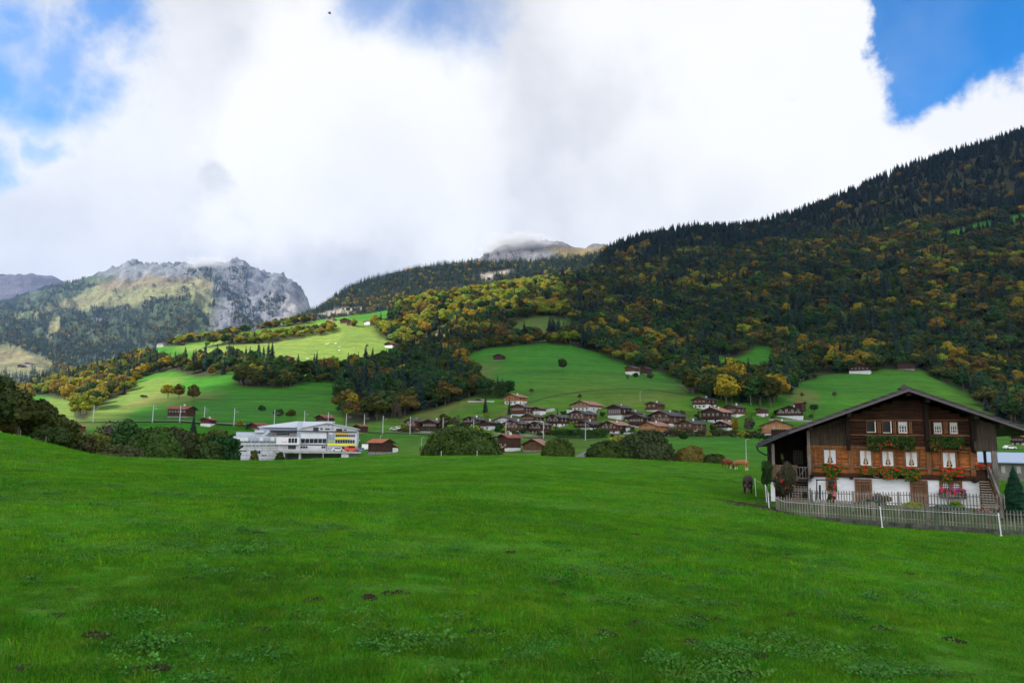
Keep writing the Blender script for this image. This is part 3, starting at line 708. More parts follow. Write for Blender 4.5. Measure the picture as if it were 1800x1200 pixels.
scatter('forest', protos, pA[rest]-np.stack([hr*0, hr*0, .03*hr], 1), np.stack([hr*ws, hr*ws, hr], 1), srot(len(rest)),
        bi[kA[rest]]+(rng.random(len(rest))*nvv[kA[rest]]).astype(int), 'dense mixed autumn forest covering the hillsides')
# far woods on the middle ridge, the left mountain and the peak
pR, xR, yR = sample_sheet(SR, lambda x, y, Yd: 1/120., lambda x, y, Yd: ~inany(x, y, ROCKR) | (rng.random(len(x)) < .12))
kR = np.where(rng.random(len(xR)) < .86, 0, 1+(rng.random(len(xR)) < .45)); lo = (xR < 720) & (yR > 520) | (xR > 620) & (xR < 780) & (yR > 500)
kR = np.where(lo & (rng.random(len(xR)) < .5) & (fbm(pR, 80., 5, 2) > 0), 1+(rng.random(len(xR)) < .5), kR)
hR = np.where(kR == 0, rng.uniform(17, 30, len(xR)), rng.uniform(12, 18, len(xR)))
def mmask(x, y, Yd):
    P3 = np.stack([x, y, x*0], -1)
    op = fbm(P3, 30., 7, 4)
    fld = field_m(x, y); rock = (x > 372+fbm(P3, 22., 8, 3)*20) & (y < 588)
    base = ~fld & ~(rock & ((op < .10) | (x > 500))) & (y > 470)
    base &= ~((x > 150) & (x < 330) & (y < 500)) & ((y > 552) | (op > -.35))
    spots = fld & (op > .36) & (rng.random(len(x)) < .5)
    return (base | spots) & (x < 545)
pM, xM, yM = sample_sheet(SM, lambda x, y, Yd: 1/np.interp(Yd, [1500, 3000, 5600], [170, 240, 330]), mmask)
kM = np.where(rng.random(len(xM)) < .93-.33*((fbm(pM, 220., 12, 3) > .22) & (yM > 545)), 0, 1+(rng.random(len(xM)) < .5))
hM = rng.uniform(20, 34, len(xM))*np.where(kM == 0, 1, .62)
pK, xK, yK = sample_sheet(SPk, lambda x, y, Yd: 1/260., lambda x, y, Yd: (fbm(np.stack([x, y, x*0], -1), 14., 9, 3) > .12) & (y > 446) & (x > 850) & (x < 1150))
hK = rng.uniform(16, 26, len(xK)); kK = np.zeros(len(xK), int)
pp = np.concatenate([pR, pM, pK]); kk_ = np.concatenate([kR, kM, kK]); hh = np.concatenate([hR, hM, hK])
print('forest', len(pA), 'far', len(pR), len(pM), len(pK))
scatter('distant_forest', [MESH['cone', 0], MESH['cone', 1], MESH['blob', 0], MESH['yblob', 0]], pp, np.stack([hh*1.15, hh*1.15, hh], 1), srot(len(pp)),
        np.where(kk_ == 0, (rng.random(len(pp)) < .5).astype(int), kk_+1), 'far conifer forest on the mountains and the middle ridge')
#@@VILLAGE
# ------------------------------------------------------------------ village
W = dict(
    dark=wood('dark_larch', (.022,.010,.006), (.075,.032,.016)), red=wood('red_larch', (.05,.018,.010), (.13,.05,.025)),
    brown=wood('brown_larch', (.055,.026,.012), (.15,.072,.032)), orange=wood('new_larch', (.26,.115,.028), (.42,.20,.06)),
    tan=wood('pale_larch', (.24,.14,.07), (.38,.25,.14)), white=speckle('white_plaster', (.50,.50,.52), (.70,.70,.70), .8, .9, .1))
RF = dict(
    slate=roofmat('slate_roof', (.030,.028,.032), (.075,.070,.075)), purple=roofmat('purple_roof', (.075,.048,.052), (.14,.10,.105)),
    red=roofmat('red_tile_roof', (.15,.045,.028), (.27,.09,.055)), pink=roofmat('pale_tile_roof', (.22,.105,.075), (.36,.20,.15)),
    moss=roofmat('mossy_roof', (.05,.05,.025), (.11,.10,.055)), orange=roofmat('orange_tile_roof', (.30,.09,.04), (.42,.15,.08)))
PLASTER = W['white']; STONE = speckle('stone_wall_grey', (.10,.10,.09), (.30,.29,.27), 2.2, .9, .6)
GLASSD = mat('dark_glass', color=(.02,.025,.03), rough=.12, spec=.5); WFRAME = mat('white_frame', color=(.50,.50,.48), rough=.5)
BFRAME = W['brown']; EAVE = wood('eave_boards', (.02,.011,.007), (.05,.028,.018))
def win_mesh(name, fr):
    m = MB()
    m.box(-.5, -.4, -.06, .05, -.5, .5); m.box(.4, .5, -.06, .05, -.5, .5); m.box(-.4, .4, -.06, .05, .4, .5); m.box(-.4, .4, -.06, .05, -.5, -.4)
    m.box(-.035, .035, -.05, .05, -.4, .4); m.box(-.4, .4, -.02, .05, -.4, .4, 1); return m.mesh(name, [fr, GLASSD])
WIN = dict(w=win_mesh('window', WFRAME), b=win_mesh('window', BFRAME))
def house(name, label, cx, by, w, ridge, roof='slate', wall='dark', base=.16, yaw=33, depth=1.2, rows=((.52, 4, 'w'),), side=False, balc=True, chim=True, pitch=.36, cat='house', group=None, basec='white', Y=None, over=.12):
    """gable chalet: photo centre x, base row, gable width and ridge row -> real size at the place where it stands"""
    q = at_depth(cx, Y) if Y else hit_px(cx, by)
    dist = q.dot(fwd); mpp = dist/F_PX
    yaw0 = math.atan2(q.x, q.y)
    H = (by-ridge)*mpp; Wd = w*mpp*(.80 if not side else .55); Dp = max(5, Wd*depth) if not side else w*mpp*.72
    if Y: q.z = q.z
    rise = Wd*.5*pitch; eave = H-rise
    if eave < H*.45: eave = H*.5; rise = H-eave
    t = empty(name, q, -yaw0-R(yaw), label, cat, group)
    hz = max(0, H*base) if base else 0; ov = Wd*over; th = max(.18, H*.03); x0, x1 = -Wd/2, Wd/2
    if side: 
        t.rotation_euler[2] += math.pi/2   # ridge runs across the view
    m = MB()
    if hz > .1:
        m.box(x0+.06, x1-.06, .06 if not side else 0, Dp-.06, -2.5, hz); m.build('base', W[basec] if basec in W else STONE, t)
    else: m.box(x0+.06, x1-.06, .06, Dp-.06, -2.5, .25); m.build('base', STONE, t)
    m = MB(); m.prism([(x0, max(hz, .25)), (x1, max(hz, .25)), (x1, eave), (0, H-.02), (x0, eave)], 0, Dp); m.build('wall', W[wall], t)
    sl = rise/(Wd/2); m = MB(); f0, f1 = -max(.8, Dp*.10), Dp+max(.5, Dp*.07)
    for s_ in (-1, 1):
        pl = [(0, H), (s_*(Wd/2+ov), eave-ov*sl), (s_*(Wd/2+ov), eave-ov*sl+th), (0, H+th)]
        if s_ > 0: pl = pl[::-1]
        m.prism(pl, f0, f1)
    rf = m.build('roof', RF[roof], t)
    m = MB()
    for s_ in (-1, 1):
        e = (s_*(Wd/2+ov), eave-ov*sl); pl = [(0, H-th*.7), (e[0], e[1]-th*.7), (e[0], e[1]+th*.95), (0, H+th*.95)]
        if s_ > 0: pl = pl[::-1]
        m.prism(pl, f0-.08, f0-.005)
    m.build('bargeboard', EAVE, rf)
    if chim:
        cz = MB(); cx_ = Wd*.16; cy = Dp*.45; hc_ = .35+.6*((int(cx)*7) % 5)/5; cz.box(cx_-.25, cx_+.25, cy-.3, cy+.3, H-cx_*sl-.3, H+hc_); cz.box(cx_-.33, cx_+.33, cy-.38, cy+.38, H+hc_, H+hc_+.1); cz.build('chimney', (W['white'], STONE)[int(cx) % 2], rf)
    if balc:
        bz = hz+.15*(eave-hz); m = MB(); m.box(x0-.15, x1+.15, -.95, -.003, bz-.12, bz); m.box(x0-.15, x1+.15, -.98, -.90, bz, bz+.75); m.build('balcony', W[wall], t)
    if side:
        faces = [('side', x0)]
    for fr, nwin, kd in rows:
        if hz and fr < .3: fr = min(fr, hz/H*.6)
        z = fr*H; ww = min(.95, Wd/(nwin+1)*.62); wh = min(1.15, H*.15)
        if side:
            for i in range(nwin):
                yy = Dp*(i+.7)/(nwin+.4); o = link('window', WIN[kd], t, (x0-.03, yy, z)); o.scale = (ww, 1, wh); o.rotation_euler = (0, 0, -math.pi/2)
        else:
            wl = Wd if z < eave else Wd*max(.25, (H-z)/max(rise, .1)*.8)
            for i in range(nwin):
                xx = (i+.5)/nwin*wl*.9-wl*.45; o = link('window', WIN[kd], t, (xx, -.03, z)); o.scale = (ww, 1, wh)
            if Wd > 7:
                o = link('window', WIN[kd], t, (x1+.03, Dp*.3, z)) if yaw > -1 else link('window', WIN[kd], t, (x0-.03, Dp*.3, z))
                o.scale = (ww, 1, wh); o.rotation_euler = (0, 0, math.pi/2 if yaw > -1 else -math.pi/2)
                o = o.copy(); COL.objects.link(o); o.parent = t; o.location[1] = Dp*.65
    return t
GH = 'chalets of the village'
def H_(label, *a, **k): return house('chalet_house', label, *a, group=GH, **k)
two = ((.18, 3, 'b'), (.5, 4, 'w'), (.72, 2, 'w')); one = ((.15, 2, 'b'), (.52, 4, 'w'))
H_('dark chalet with grey roof, westernmost of the village, beside the bare poplars', 721, 757, 30, 736, 'slate', 'red', rows=two)
H_('dark chalet with purple grey roof and white garage doors behind a railway mast', 754, 757, 38, 737, 'purple', 'dark', rows=((.15, 3, 'w'), (.5, 5, 'w')))
H_('dark brown chalet with white chimney behind the big round hedge bush', 826, 748, 34, 732, 'slate', 'dark', rows=two)
H_('small dark roofed chalet with white ground floor left of the long white one', 852, 755, 26, 739, 'slate', 'dark', base=.4, rows=one)
H_('wide chalet with a white upper floor under a long slate roof', 884, 747, 42, 732, 'slate', 'white', base=.2, rows=((.45, 5, 'b'),), depth=1.2)
H_('brown chalet with skylight in its slate roof behind a grey railway mast', 898, 760, 40, 738, 'slate', 'brown', rows=two, depth=1.1)
H_('large red brown chalet with grey purple roof below the orange wooden house', 910, 731, 34, 710, 'purple', 'red', rows=((.3, 4, 'w'), (.58, 5, 'w')), depth=1.0)
H_('small brown annex with white garage wall beside the large red brown chalet', 943, 729, 20, 715, 'purple', 'red', base=.5, rows=((.68, 2, 'w'),), chim=False, balc=False)
H_('orange brown chalet with a mossy roof and white ground floor', 928, 747, 33, 727, 'moss', 'brown', base=.38, rows=((.2, 3, 'b'), (.55, 4, 'w')))
H_('dark chalet with slate roof beside the trimmed dark cypress bush', 940, 761, 34, 741, 'slate', 'dark', rows=two)
H_('dark chalet with grey annexe in the middle of the village', 971, 748, 35, 728, 'slate', 'dark', rows=two)
H_('tall mid brown chalet with white ground floor below the pale new house', 1014, 743, 42, 721, 'slate', 'brown', rows=((.12, 4, 'b'), (.45, 4, 'w'), (.66, 3, 'w')))
H_('pale wooden new house with salmon tiled roof and white balcony, top of the village', 1021, 722, 46, 704, 'pink', 'tan', base=.38, rows=((.2, 4, 'b'), (.6, 4, 'b')))
H_('low dark chalet with white terrace behind the village hedge', 1024, 754, 38, 739, 'slate', 'dark', rows=one)
H_('bright orange new wooden house on white ground floor at the pasture edge', 898, 711, 34, 692, 'pink', 'orange', base=.34, rows=((.18, 3, 'b'), (.56, 4, 'b')), balc=True)
house('garden_shed', 'tiny dark shed on the slope left of the orange house', 842, 706, 14, 701, 'pink', 'dark', base=0, rows=(), balc=False, chim=False, cat='shed')
H_('reddish chalet with pinkish tiled roof at the railway hedge', 1070, 761, 43, 740, 'pink', 'red', rows=two)
H_('tall dark chalet with two rows of small white windows', 1080, 736, 36, 711, 'slate', 'dark', base=.26, rows=((.42, 6, 'w'), (.58, 6, 'w')), balc=False)
H_('half hidden dark chalet between the tall one and the big brown one', 1108, 740, 26, 722, 'slate', 'dark', rows=one)
H_('dark chalet above the white garage in the lower village', 1119, 751, 38, 728, 'slate', 'dark', rows=((.55, 5, 'w'),))
H_('orange brown chalet with pale roof edge and round white arch', 1138, 763, 45, 741, 'pink', 'orange', base=.25, rows=((.5, 5, 'w'),))
H_('largest brown chalet of the village with a white ground floor', 1160, 750, 53, 722, 'slate', 'brown', base=.2, rows=((.12, 5, 'b'), (.45, 6, 'w'), (.68, 3, 'w')))
H_('brown chalet peeping out behind the largest village chalet', 1146, 734, 27, 717, 'slate', 'brown', rows=((.6, 2, 'w'),), Y=392)
H_('brown chalet with large white gable glazing behind bare orchard trees', 1204, 762, 43, 738, 'slate', 'brown', base=.22, rows=((.32, 5, 'w'), (.6, 3, 'w')))
H_('red brown chalet with white ground floor, highest beside the grove', 1230, 718, 34, 697, 'slate', 'red', base=.34, rows=((.18, 3, 'b'), (.58, 3, 'w')))
H_('dark chalet under a broad pinkish roof below the red brown one', 1250, 742, 50, 716, 'pink', 'dark', rows=one, depth=.8)
H_('orange brown chalet with a pale glazed porch right of the pinkish roofed one', 1284, 731, 31, 711, 'slate', 'brown', rows=((.5, 4, 'w'),))
H_('low brown chalet with pinkish roof behind a bare tree', 1267, 754, 36, 740, 'pink', 'dark', rows=((.5, 3, 'w'),), depth=.8)
house('hay_shed', 'small dark shed with white base and a cypress at its side', 1335, 731, 17, 717, 'slate', 'brown', base=.3, rows=(), balc=False, chim=False, cat='shed')
H_('long dark chalet with white arches on the terrace above the village', 1388, 735, 54, 713, 'purple', 'dark', base=.22, yaw=4, rows=((.45, 7, 'w'), (.64, 4, 'w')), depth=.9)
house('barn', 'red roofed barn behind the long terrace chalet', 1413, 722, 22, 706, 'red', 'dark', side=True, rows=(), balc=False, chim=False, base=0, cat='barn', group='barns')
H_('broad orange wooden chalet with red roofs and a long red balcony', 1366, 762, 62, 738, 'red', 'orange', base=.15, yaw=4, rows=((.35, 7, 'w'), (.58, 4, 'w')), depth=.7)
house('garage', 'low red roofed garage in front of the orange chalet', 1366, 768, 34, 757, 'red', 'white', base=0, side=True, rows=(), balc=False, chim=False, cat='garage')
house('garage', 'white garage block in the lower village', 1104, 759, 26, 748, 'slate', 'white', base=0, side=True, rows=((.4, 2, 'b'),), balc=False, chim=False, cat='garage')
house('garage', 'long white garage row right of the tall mid brown chalet', 1054, 750, 26, 742, 'slate', 'white', base=0, side=True, rows=((.4, 3, 'b'),), balc=False, chim=False, cat='garage')
GB = 'barns'
def B_(label, cx, by, w, ridge, roof='slate', wall='dark', name='barn', **k):
    kw = dict(base=.12, rows=(), balc=False, chim=False, cat='barn', group=GB, basec='stone'); kw.update(k)
    return house(name, label, cx, by, w, ridge, roof, wall, **kw)
B_('lone small dark barn high on the central hill pasture', 876, 634, 22, 622, side=False, yaw=8)
B_('dark barn with a steep roof half hidden at the left edge of the pasture', 822, 677, 26, 659, yaw=28)
B_('brown barn with white base among shrubs on the right of the pasture', 1106, 658, 21, 643, 'purple', 'brown', base=.35, basec='white')
B_('smaller dark barn behind shrubs right of the brown one', 1131, 658, 17, 645)
house('trailer', 'small white trailer on the upper right pasture', 1242, 638, 9, 630, 'slate', 'white', base=0, rows=(), balc=False, chim=False, cat='trailer', pitch=.05)
house('chalet_house', 'lonely white and brown house deep in the mountain forest', 1246, 542, 20, 529, 'red', 'dark', base=.5, rows=((.6, 3, 'w'),), balc=False, cat='house')
house('chalet_house', 'dark farmhouse with white base at the forest edge on the right', 1511, 657, 42, 639, 'slate', 'dark', base=.32, yaw=6, rows=((.5, 5, 'w'),), cat='house')
B_('wide dark barn at the forest edge right of the farmhouse', 1592, 650, 34, 635, yaw=4)
B_('dark barn behind the conifer clump right of the village grove', 1356, 664, 20, 653)
B_('barn with pale front between conifers and bare trees on the right', 1399, 668, 16, 658, 'purple', 'brown', base=.4)
B_('small brown hay barn alone on the sunlit plateau meadow', 504, 636, 15, 625, 'purple', 'brown')
B_('white and red barn half behind trees at the right of the sunlit plateau', 683, 611, 20, 601, 'red', 'red', base=.4, basec='white')
B_('red roofed farmhouse on the crest beside a lime tree', 606, 569, 22, 559, 'red', 'brown', yaw=24)
B_('brown lean-to barn below the red roofed crest farmhouse', 614, 573, 13, 565, 'pink', 'red')
B_('white cottage with red roof on the plateau crest', 645, 571, 15, 563, 'red', 'white', base=0)
B_('grey stone hut on the crest left of the red farmhouse', 581, 565, 12, 558, 'slate', 'tan')
B_('red roofed house leftmost among the crest trees', 455, 574, 12, 566, 'red', 'brown')
B_('house with orange roof between two round crest trees', 476, 567, 13, 559, 'orange', 'brown')
B_('house with grey roof on the crest', 499, 568, 16, 559, 'slate', 'white', base=0)
B_('small brown house right of the grey roofed crest house', 512, 565, 11, 558, 'purple', 'brown')
B_('dark brown house at the middle of the crest', 526, 565, 12, 558, 'red', 'dark')
B_('reddish house near the right end of the crest trees', 545, 565, 12, 558, 'red', 'red')
B_('white farmhouse with red roof at the left end of the plateau', 281, 610, 15, 602, 'red', 'white', base=0)
B_('dark hut beside a small tree on the left of the plateau', 316, 608, 10, 602, 'slate', 'dark')
B_('grey roofed barn inside the plateau tree belt', 402, 593, 14, 584, 'slate', 'tan')
# far valley floor barns, on the left mountain's foot
BVM = BVHTree.FromPolygons([tuple(p) for p in SM.P.reshape(-1, 3)], [tuple(f) for f in SM.F])
def hit_m(x, y):
    d = ray(x, y).normalized(); r = BVM.ray_cast(Vector((0, 0, 0)), d, 20000); return r[0]
_hp0 = hit_px
hit_px = lambda x, y: hit_m(x, y) or _hp0(x, y)
B_('left one of two tiny barns on the far bright valley field', 35, 646, 11, 640, 'red', 'brown')
B_('right one of two tiny barns on the far bright valley field', 48, 643, 12, 637, 'red', 'brown', base=.5, basec='white')
hit_px = _hp0
# around the school
B_('dark red hay barn with red roof behind the white school building', 561, 742, 30, 731, 'red', 'dark', yaw=50, depth=.9, Y=345)
B_('brown barn with red roof beyond the left end of the school building', 443, 760, 24, 749, 'red', 'red', yaw=50, Y=318)
B_('small dark barn with red roof touching the right end of the school building', 627, 772, 18, 757, 'red', 'dark', yaw=40, Y=318)
lt_ = B_('brown barn with bright red roof and white lean-to above the meadow crest', 681, 801, 38, 776, 'orange', 'dark', yaw=-52, depth=1.0, Y=250)
b = MB(); b.box(3.4, 6.3, .3, 3.6, -1.5, 1.9); b.build('lean_to', W['white'], lt_); b = MB(); b.prism([(3.2, 3.1), (3.2, 2.95), (6.9, 1.75), (6.9, 1.9)], -.2, 4.2); b.build('lean_to_roof', RF['orange'], lt_)
H_('dark wooden house with red roof and dormer right of the big round bush', 884, 798, 36, 769, 'red', 'dark', yaw=52, depth=1.0, rows=((.35, 2, 'w'),), Y=262, balc=False, base=.2)
house('garage', 'low red roof shed in front of the dark dormer house', 884, 801, 20, 789, 'orange', 'dark', side=True, base=0, rows=(), balc=False, chim=False, cat='garage', Y=248)
B_('brown barn with salmon roof between two round bushes', 936, 799, 46, 777, 'pink', 'brown', yaw=22, depth=1.0, Y=255, pitch=.5)
B_('small dark hut with pointed roof beside the yellow green tree', 1078, 781, 10, 766, 'slate', 'dark', pitch=.8, Y=290)
H_('long dark house with red tiled roof among trees left of the school', 332, 757, 50, 738, 'red', 'dark', side=True, base=0, rows=((.5, 6, 'w'),), balc=False, Y=340)
H_('red roofed house with white ground floor right of the long one', 358, 760, 22, 745, 'red', 'red', base=.35, yaw=30, rows=((.5, 3, 'b'),), balc=False, Y=318)
B_('orange roofed barn peeping out behind the dark trees at left', 128, 768, 16, 754, 'orange', 'brown', Y=285)
H_('brown house with dark roof on the far right behind the chalet', 1789, 774, 26, 757, 'red', 'dark', rows=one, Y=330)
# ------------------------------------------------------------------ school-like building
LG = mat('pale_blue_sheet', color=(.42,.47,.56), rough=.5); LW = speckle('white_facade', (.48,.49,.52), (.60,.61,.64), .3, .7, .02)
GP = speckle('grey_white_panels', (.42,.43,.45), (.58,.59,.62), .6, .8, .05); RSHEET = mat('light_metal_roof', color=(.50,.53,.60), rough=.45)
CONC = speckle('concrete', (.26,.25,.23), (.46,.45,.42), .5, .9, .1); DK = mat('dark_recess', color=(.03,.03,.035), rough=.6)
YEL = mat('yellow_banner', color=(.72,.70,.05), rough=.6); AMB = mat('amber_banner', color=(.70,.42,.02), rough=.6); REDM = mat('red_mark', color=(.7,.05,.04), rough=.6)
qs = at_depth(520, 272); mp = qs.dot(fwd)/F_PX
sch = empty('school_building', qs, -math.atan2(qs.x, qs.y)*.6, 'large white and grey institutional building with yellow banners beyond the meadow crest', 'building')
hz0 = None
inv = None
def sx(px_): return (px_-520)*mp*1.03
d0 = ray(520, 798); zref = d0.z/d0.y*qs.y-qs.z      # local height of photo row 798 at the building
def sz(py_, px_=520): return zref+(798-py_-(px_-520)*.0+0)*mp+ (px_-520)*0.0117*mp
def blk(name, x0, x1, ytop, ybot, y0, y1, m, par=sch, z1=None):
    b = MB(); b.box(sx(x0), sx(x1), y0, y1, sz(ybot, (x0+x1)/2), sz(ytop, (x0+x1)/2)); return b.build(name, m, par)
LWg = blk('left_wing', 416, 491, 767, 830, 0, 18, GP)
# panel joints
b = MB()
for x_ in np.linspace(416, 490, 7): b.box(sx(x_)-.06, sx(x_)+.06, -.05, -.002, sz(812, 453), sz(767, 453))
for y_ in (778, 786.5, 791, 800): b.box(sx(416), sx(491), -.07, -.052, sz(y_, 453)-.1, sz(y_, 453)+.1)
b.build('panel_joints', mat('joint_grey', color=(.25,.25,.27)), LWg)
def strip(name, x0, x1, y0_, y1_, nn, par, m=None, yy=-.12, gap=.18, fr=None):
    """a row of windows, each its own part"""
    for i in range(nn):
        a = x0+(x1-x0)*(i+gap/2)/nn; c_ = x0+(x1-x0)*(i+1-gap/2)/nn
        w_ = MB(); w_.box(sx(a), sx(c_), yy, yy+.1, sz(y1_, a), sz(y0_, a)); w_.build('window', m or GLASSD, par)
bl = mat('white_blind', color=(.62,.64,.68), rough=.7); sh = mat('grey_blue_blind', color=(.33,.37,.46), rough=.6)
for i, mm_ in enumerate([bl, bl, bl, bl, sh, sh, sh, bl, sh, sh, bl, sh]):
    strip('blind', 417+i*6.15, 422.6+i*6.15, 769, 775, 1, LWg, mm_, -.09, 0)
strip('window', 428, 490, 775.3, 776.8, 10, LWg); strip('window', 418, 490, 782, 783.6, 12, LWg)
strip('window', 422, 440, 791.5, 793, 3, LWg); strip('window', 446, 463, 792, 797, 4, LWg); strip('window', 465, 473, 799, 801, 2, LWg)
strip('window', 426, 486, 804.5, 809, 8, LWg, sh)
blk('terrace_parapet', 420, 470, 759.5, 766.6, 1.5, 3, LG); blk('stair_canopy', 451, 466, 756, 760.5, .5, 3, RSHEET)
blk('upper_storey', 454, 527, 750, 768, 6, 20, LG)
pe = blk('penthouse_wall', 470, 520, 760, 767.5, 5, 6, CONC); strip('window', 484, 506, 761, 764.5, 5, pe, None, 4.85)
b = MB(); b.box(sx(472), sx(519), 2.5, 5.9, sz(757.6, 495), sz(756.2, 495)); b.build('dark_canopy', DK, sch)
b = MB(); b.bar((sx(463), 2, sz(767, 463)), (sx(474), 2, sz(757, 474)), 1.0, 2); b.build('stair', LG, sch)
blk('chimney_shaft', 519, 527, 741, 768, 3.2, 5, LG)
md_ = blk('middle_wing', 491, 527, 768, 793, -1.2, 10, LW)
b = MB(); b.box(sx(489.5), sx(526.8), -3.2, -1.21, sz(781, 508), sz(768.5, 508)); bx_ = b.build('white_box_bay', mat('bright_white', color=(.68,.68,.70)), sch)
strip('window', 509, 524, 770, 778, 3, bx_, GLASSD, -3.3); strip('window', 508, 521, 782.5, 789, 4, md_, GLASSD, -1.3)
b = MB()
for i in range(7):
    a = 498+i*1.3; b.box(sx(a), sx(a+.8), -3.26, -3.203, sz(776.9+(i % 2)*.2, a), sz(776.0, a))
b.build('red_lettering', REDM, bx_)
rw = blk('right_wing', 527, 622, 757.8, 794, 0, 22, LW)
b = MB(); b.prism([(sx(527), sz(757.2, 527)), (sx(621), sz(758.2, 621)), (sx(621), sz(752.5, 621)), (sx(572), sz(744.5, 572)), (sx(527), sz(751.5, 527))], -.6, 22.5); gb_ = b.build('gable', LW, sch)
b = MB(); b.box(sx(491), sx(622), -.9, -.61, sz(758.6, 570), sz(757.2, 570)); b.build('dark_fascia', DK, sch)
b = MB(); z1_ = sz(751.2, 500); z2_ = z1_+ (sz(742, 545)-z1_)*1.16
b.add([(sx(452), 4.5, z1_), (sx(530), 4.5, z1_), (sx(580), 14, z2_), (sx(512), 14, z2_), (sx(452), 4.5, z1_+.25), (sx(530), 4.5, z1_+.25), (sx(580), 14, z2_+.25), (sx(512), 14, z2_+.25)], [(0,3,2,1),(4,5,6,7),(0,1,5,4),(1,2,6,5),(2,3,7,6),(3,0,4,7)])
b.prism([(sx(572), sz(743.6, 572)), (sx(572), sz(742.2, 572)), (sx(525), sz(752.0, 525)), (sx(525), sz(753.4, 525))], -1.4, 12)
b.prism([(sx(572), sz(743.6, 572)), (sx(624), sz(754.6, 624)), (sx(624), sz(753.2, 624)), (sx(572), sz(742.2, 572))], -1.4, 23); b.build('roof', RSHEET, sch)
for (a, c_, t_, bb) in ((548,557,751,757),(560,564,752,755),(568,576,752.5,755),(578.5,582,752.5,754),(586.5,597,753,758.5),(599,604.5,754,756.5),(572.5,574,747,748.5),(579.5,581,747,748.5)):
    strip('window', a, c_, t_, bb, 1, gb_, DK, -.7, 0)
strip('blind', 528, 571, 762, 770.5, 3, rw, bl, -.09, .05); strip('window', 528, 571, 771, 778.5, 6, rw, GLASSD, -.12, .12); strip('window', 528, 540, 784, 787.5, 3, rw); strip('window', 563, 570, 784, 787.5, 2, rw)
strip('window', 585.5, 619, 764, 767.5, 9, rw); strip('window', 585.5, 619, 773, 778.8, 8, rw); strip('window', 597, 608, 785, 790, 2, rw)
strip('blind', 573, 596, 785.5, 790, 2, rw, sh, -.09, .1)
b = MB(); b.box(sx(527), sx(572), -.25, -.002, sz(782.2, 550), sz(780.8, 550)); b.box(sx(571.4), sx(572.2), -.2, -.002, sz(793, 572), sz(758.7, 572)); b.build('floor_band', DK, rw)
b = MB(); b.box(sx(586), sx(606), -.35, -.25, sz(763.6, 596), sz(760.4, 596)); b.build('amber_banner', AMB, rw)
b = MB(); b.box(sx(585), sx(611), -.35, -.25, sz(772, 598), sz(768.6, 598)); b.build('yellow_banner', YEL, rw)
b = MB(); b.prism([(sx(572.5), sz(782.3, 572)), (sx(621), sz(784.6, 621)), (sx(617), sz(779.8, 617)), (sx(572.5), sz(778.7, 572))], -.35, -.25); b.build('yellow_banner', YEL, rw)
def mural(nt, b):
    tc = nt.nodes.new('ShaderNodeTexCoord'); n1 = noise_node(nt, tc.outputs['Object'], .35, 4)
    sp_ = nt.nodes.new('ShaderNodeSeparateXYZ'); L(nt, tc.outputs['Object'], sp_.inputs[0])
    k_ = math_(nt, 'ADD', math_(nt, 'MULTIPLY', math_(nt, 'SUBTRACT', sp_.outputs[2], sz(779, 578)), .25), math_(nt, 'MULTIPLY', math_(nt, 'SUBTRACT', n1.outputs[0], .5), 1.2))
    L(nt, ramp(nt, k_, [(0, (.16,.36,.16)), (.35, (.26,.42,.26)), (.5, (.22,.25,.30)), (.8, (.30,.33,.38)), (1, (.7,.72,.76))]).outputs[0], b.inputs['Base Color'])
b = MB(); b.box(sx(573), sx(584), -.3, -.2, sz(778.4, 578), sz(760, 578)); b.build('mural', mat('mural_paint', mural), rw)
# deck on piers
dk = MB(); dk.box(sx(489), sx(646), -9, -1.3, sz(794, 565)-.35, sz(792.6, 565)); dk = dk.build('deck', CONC, sch)
b = MB()
for i in range(34): b.box(sx(490+i*3.2)-.05, sx(490+i*3.2)+.05, -9, -8.9, sz(792.7, 540), sz(790.2, 540))
b.box(sx(490), sx(596), -9.02, -8.88, sz(790.3, 540), sz(790, 540)); b.build('railing', mat('rail_metal', color=(.35,.36,.38), rough=.5), dk)
for a, c_, m_ in ((491, 508, CONC), (530, 533.5, CONC), (568, 570, DK), (599, 611, W['white'])):
    b = MB(); b.box(sx(a), sx(c_), -8.5, -1.5, sz(840, 540), sz(794, 565)-.36); b.build('pier', m_, sch)
b = MB(); b.prism([(sx(608), sz(812, 620)), (sx(624), sz(812, 620)), (sx(636), sz(795.5, 620)), (sx(608), sz(795.5, 620))], -7, -3); b.build('ramp_wall', CONC, sch)
b = MB(); b.box(sx(508), sx(660), -1.3, 0, sz(845, 540), sz(794.4, 565)); b.build('back_wall', STONE, sch)
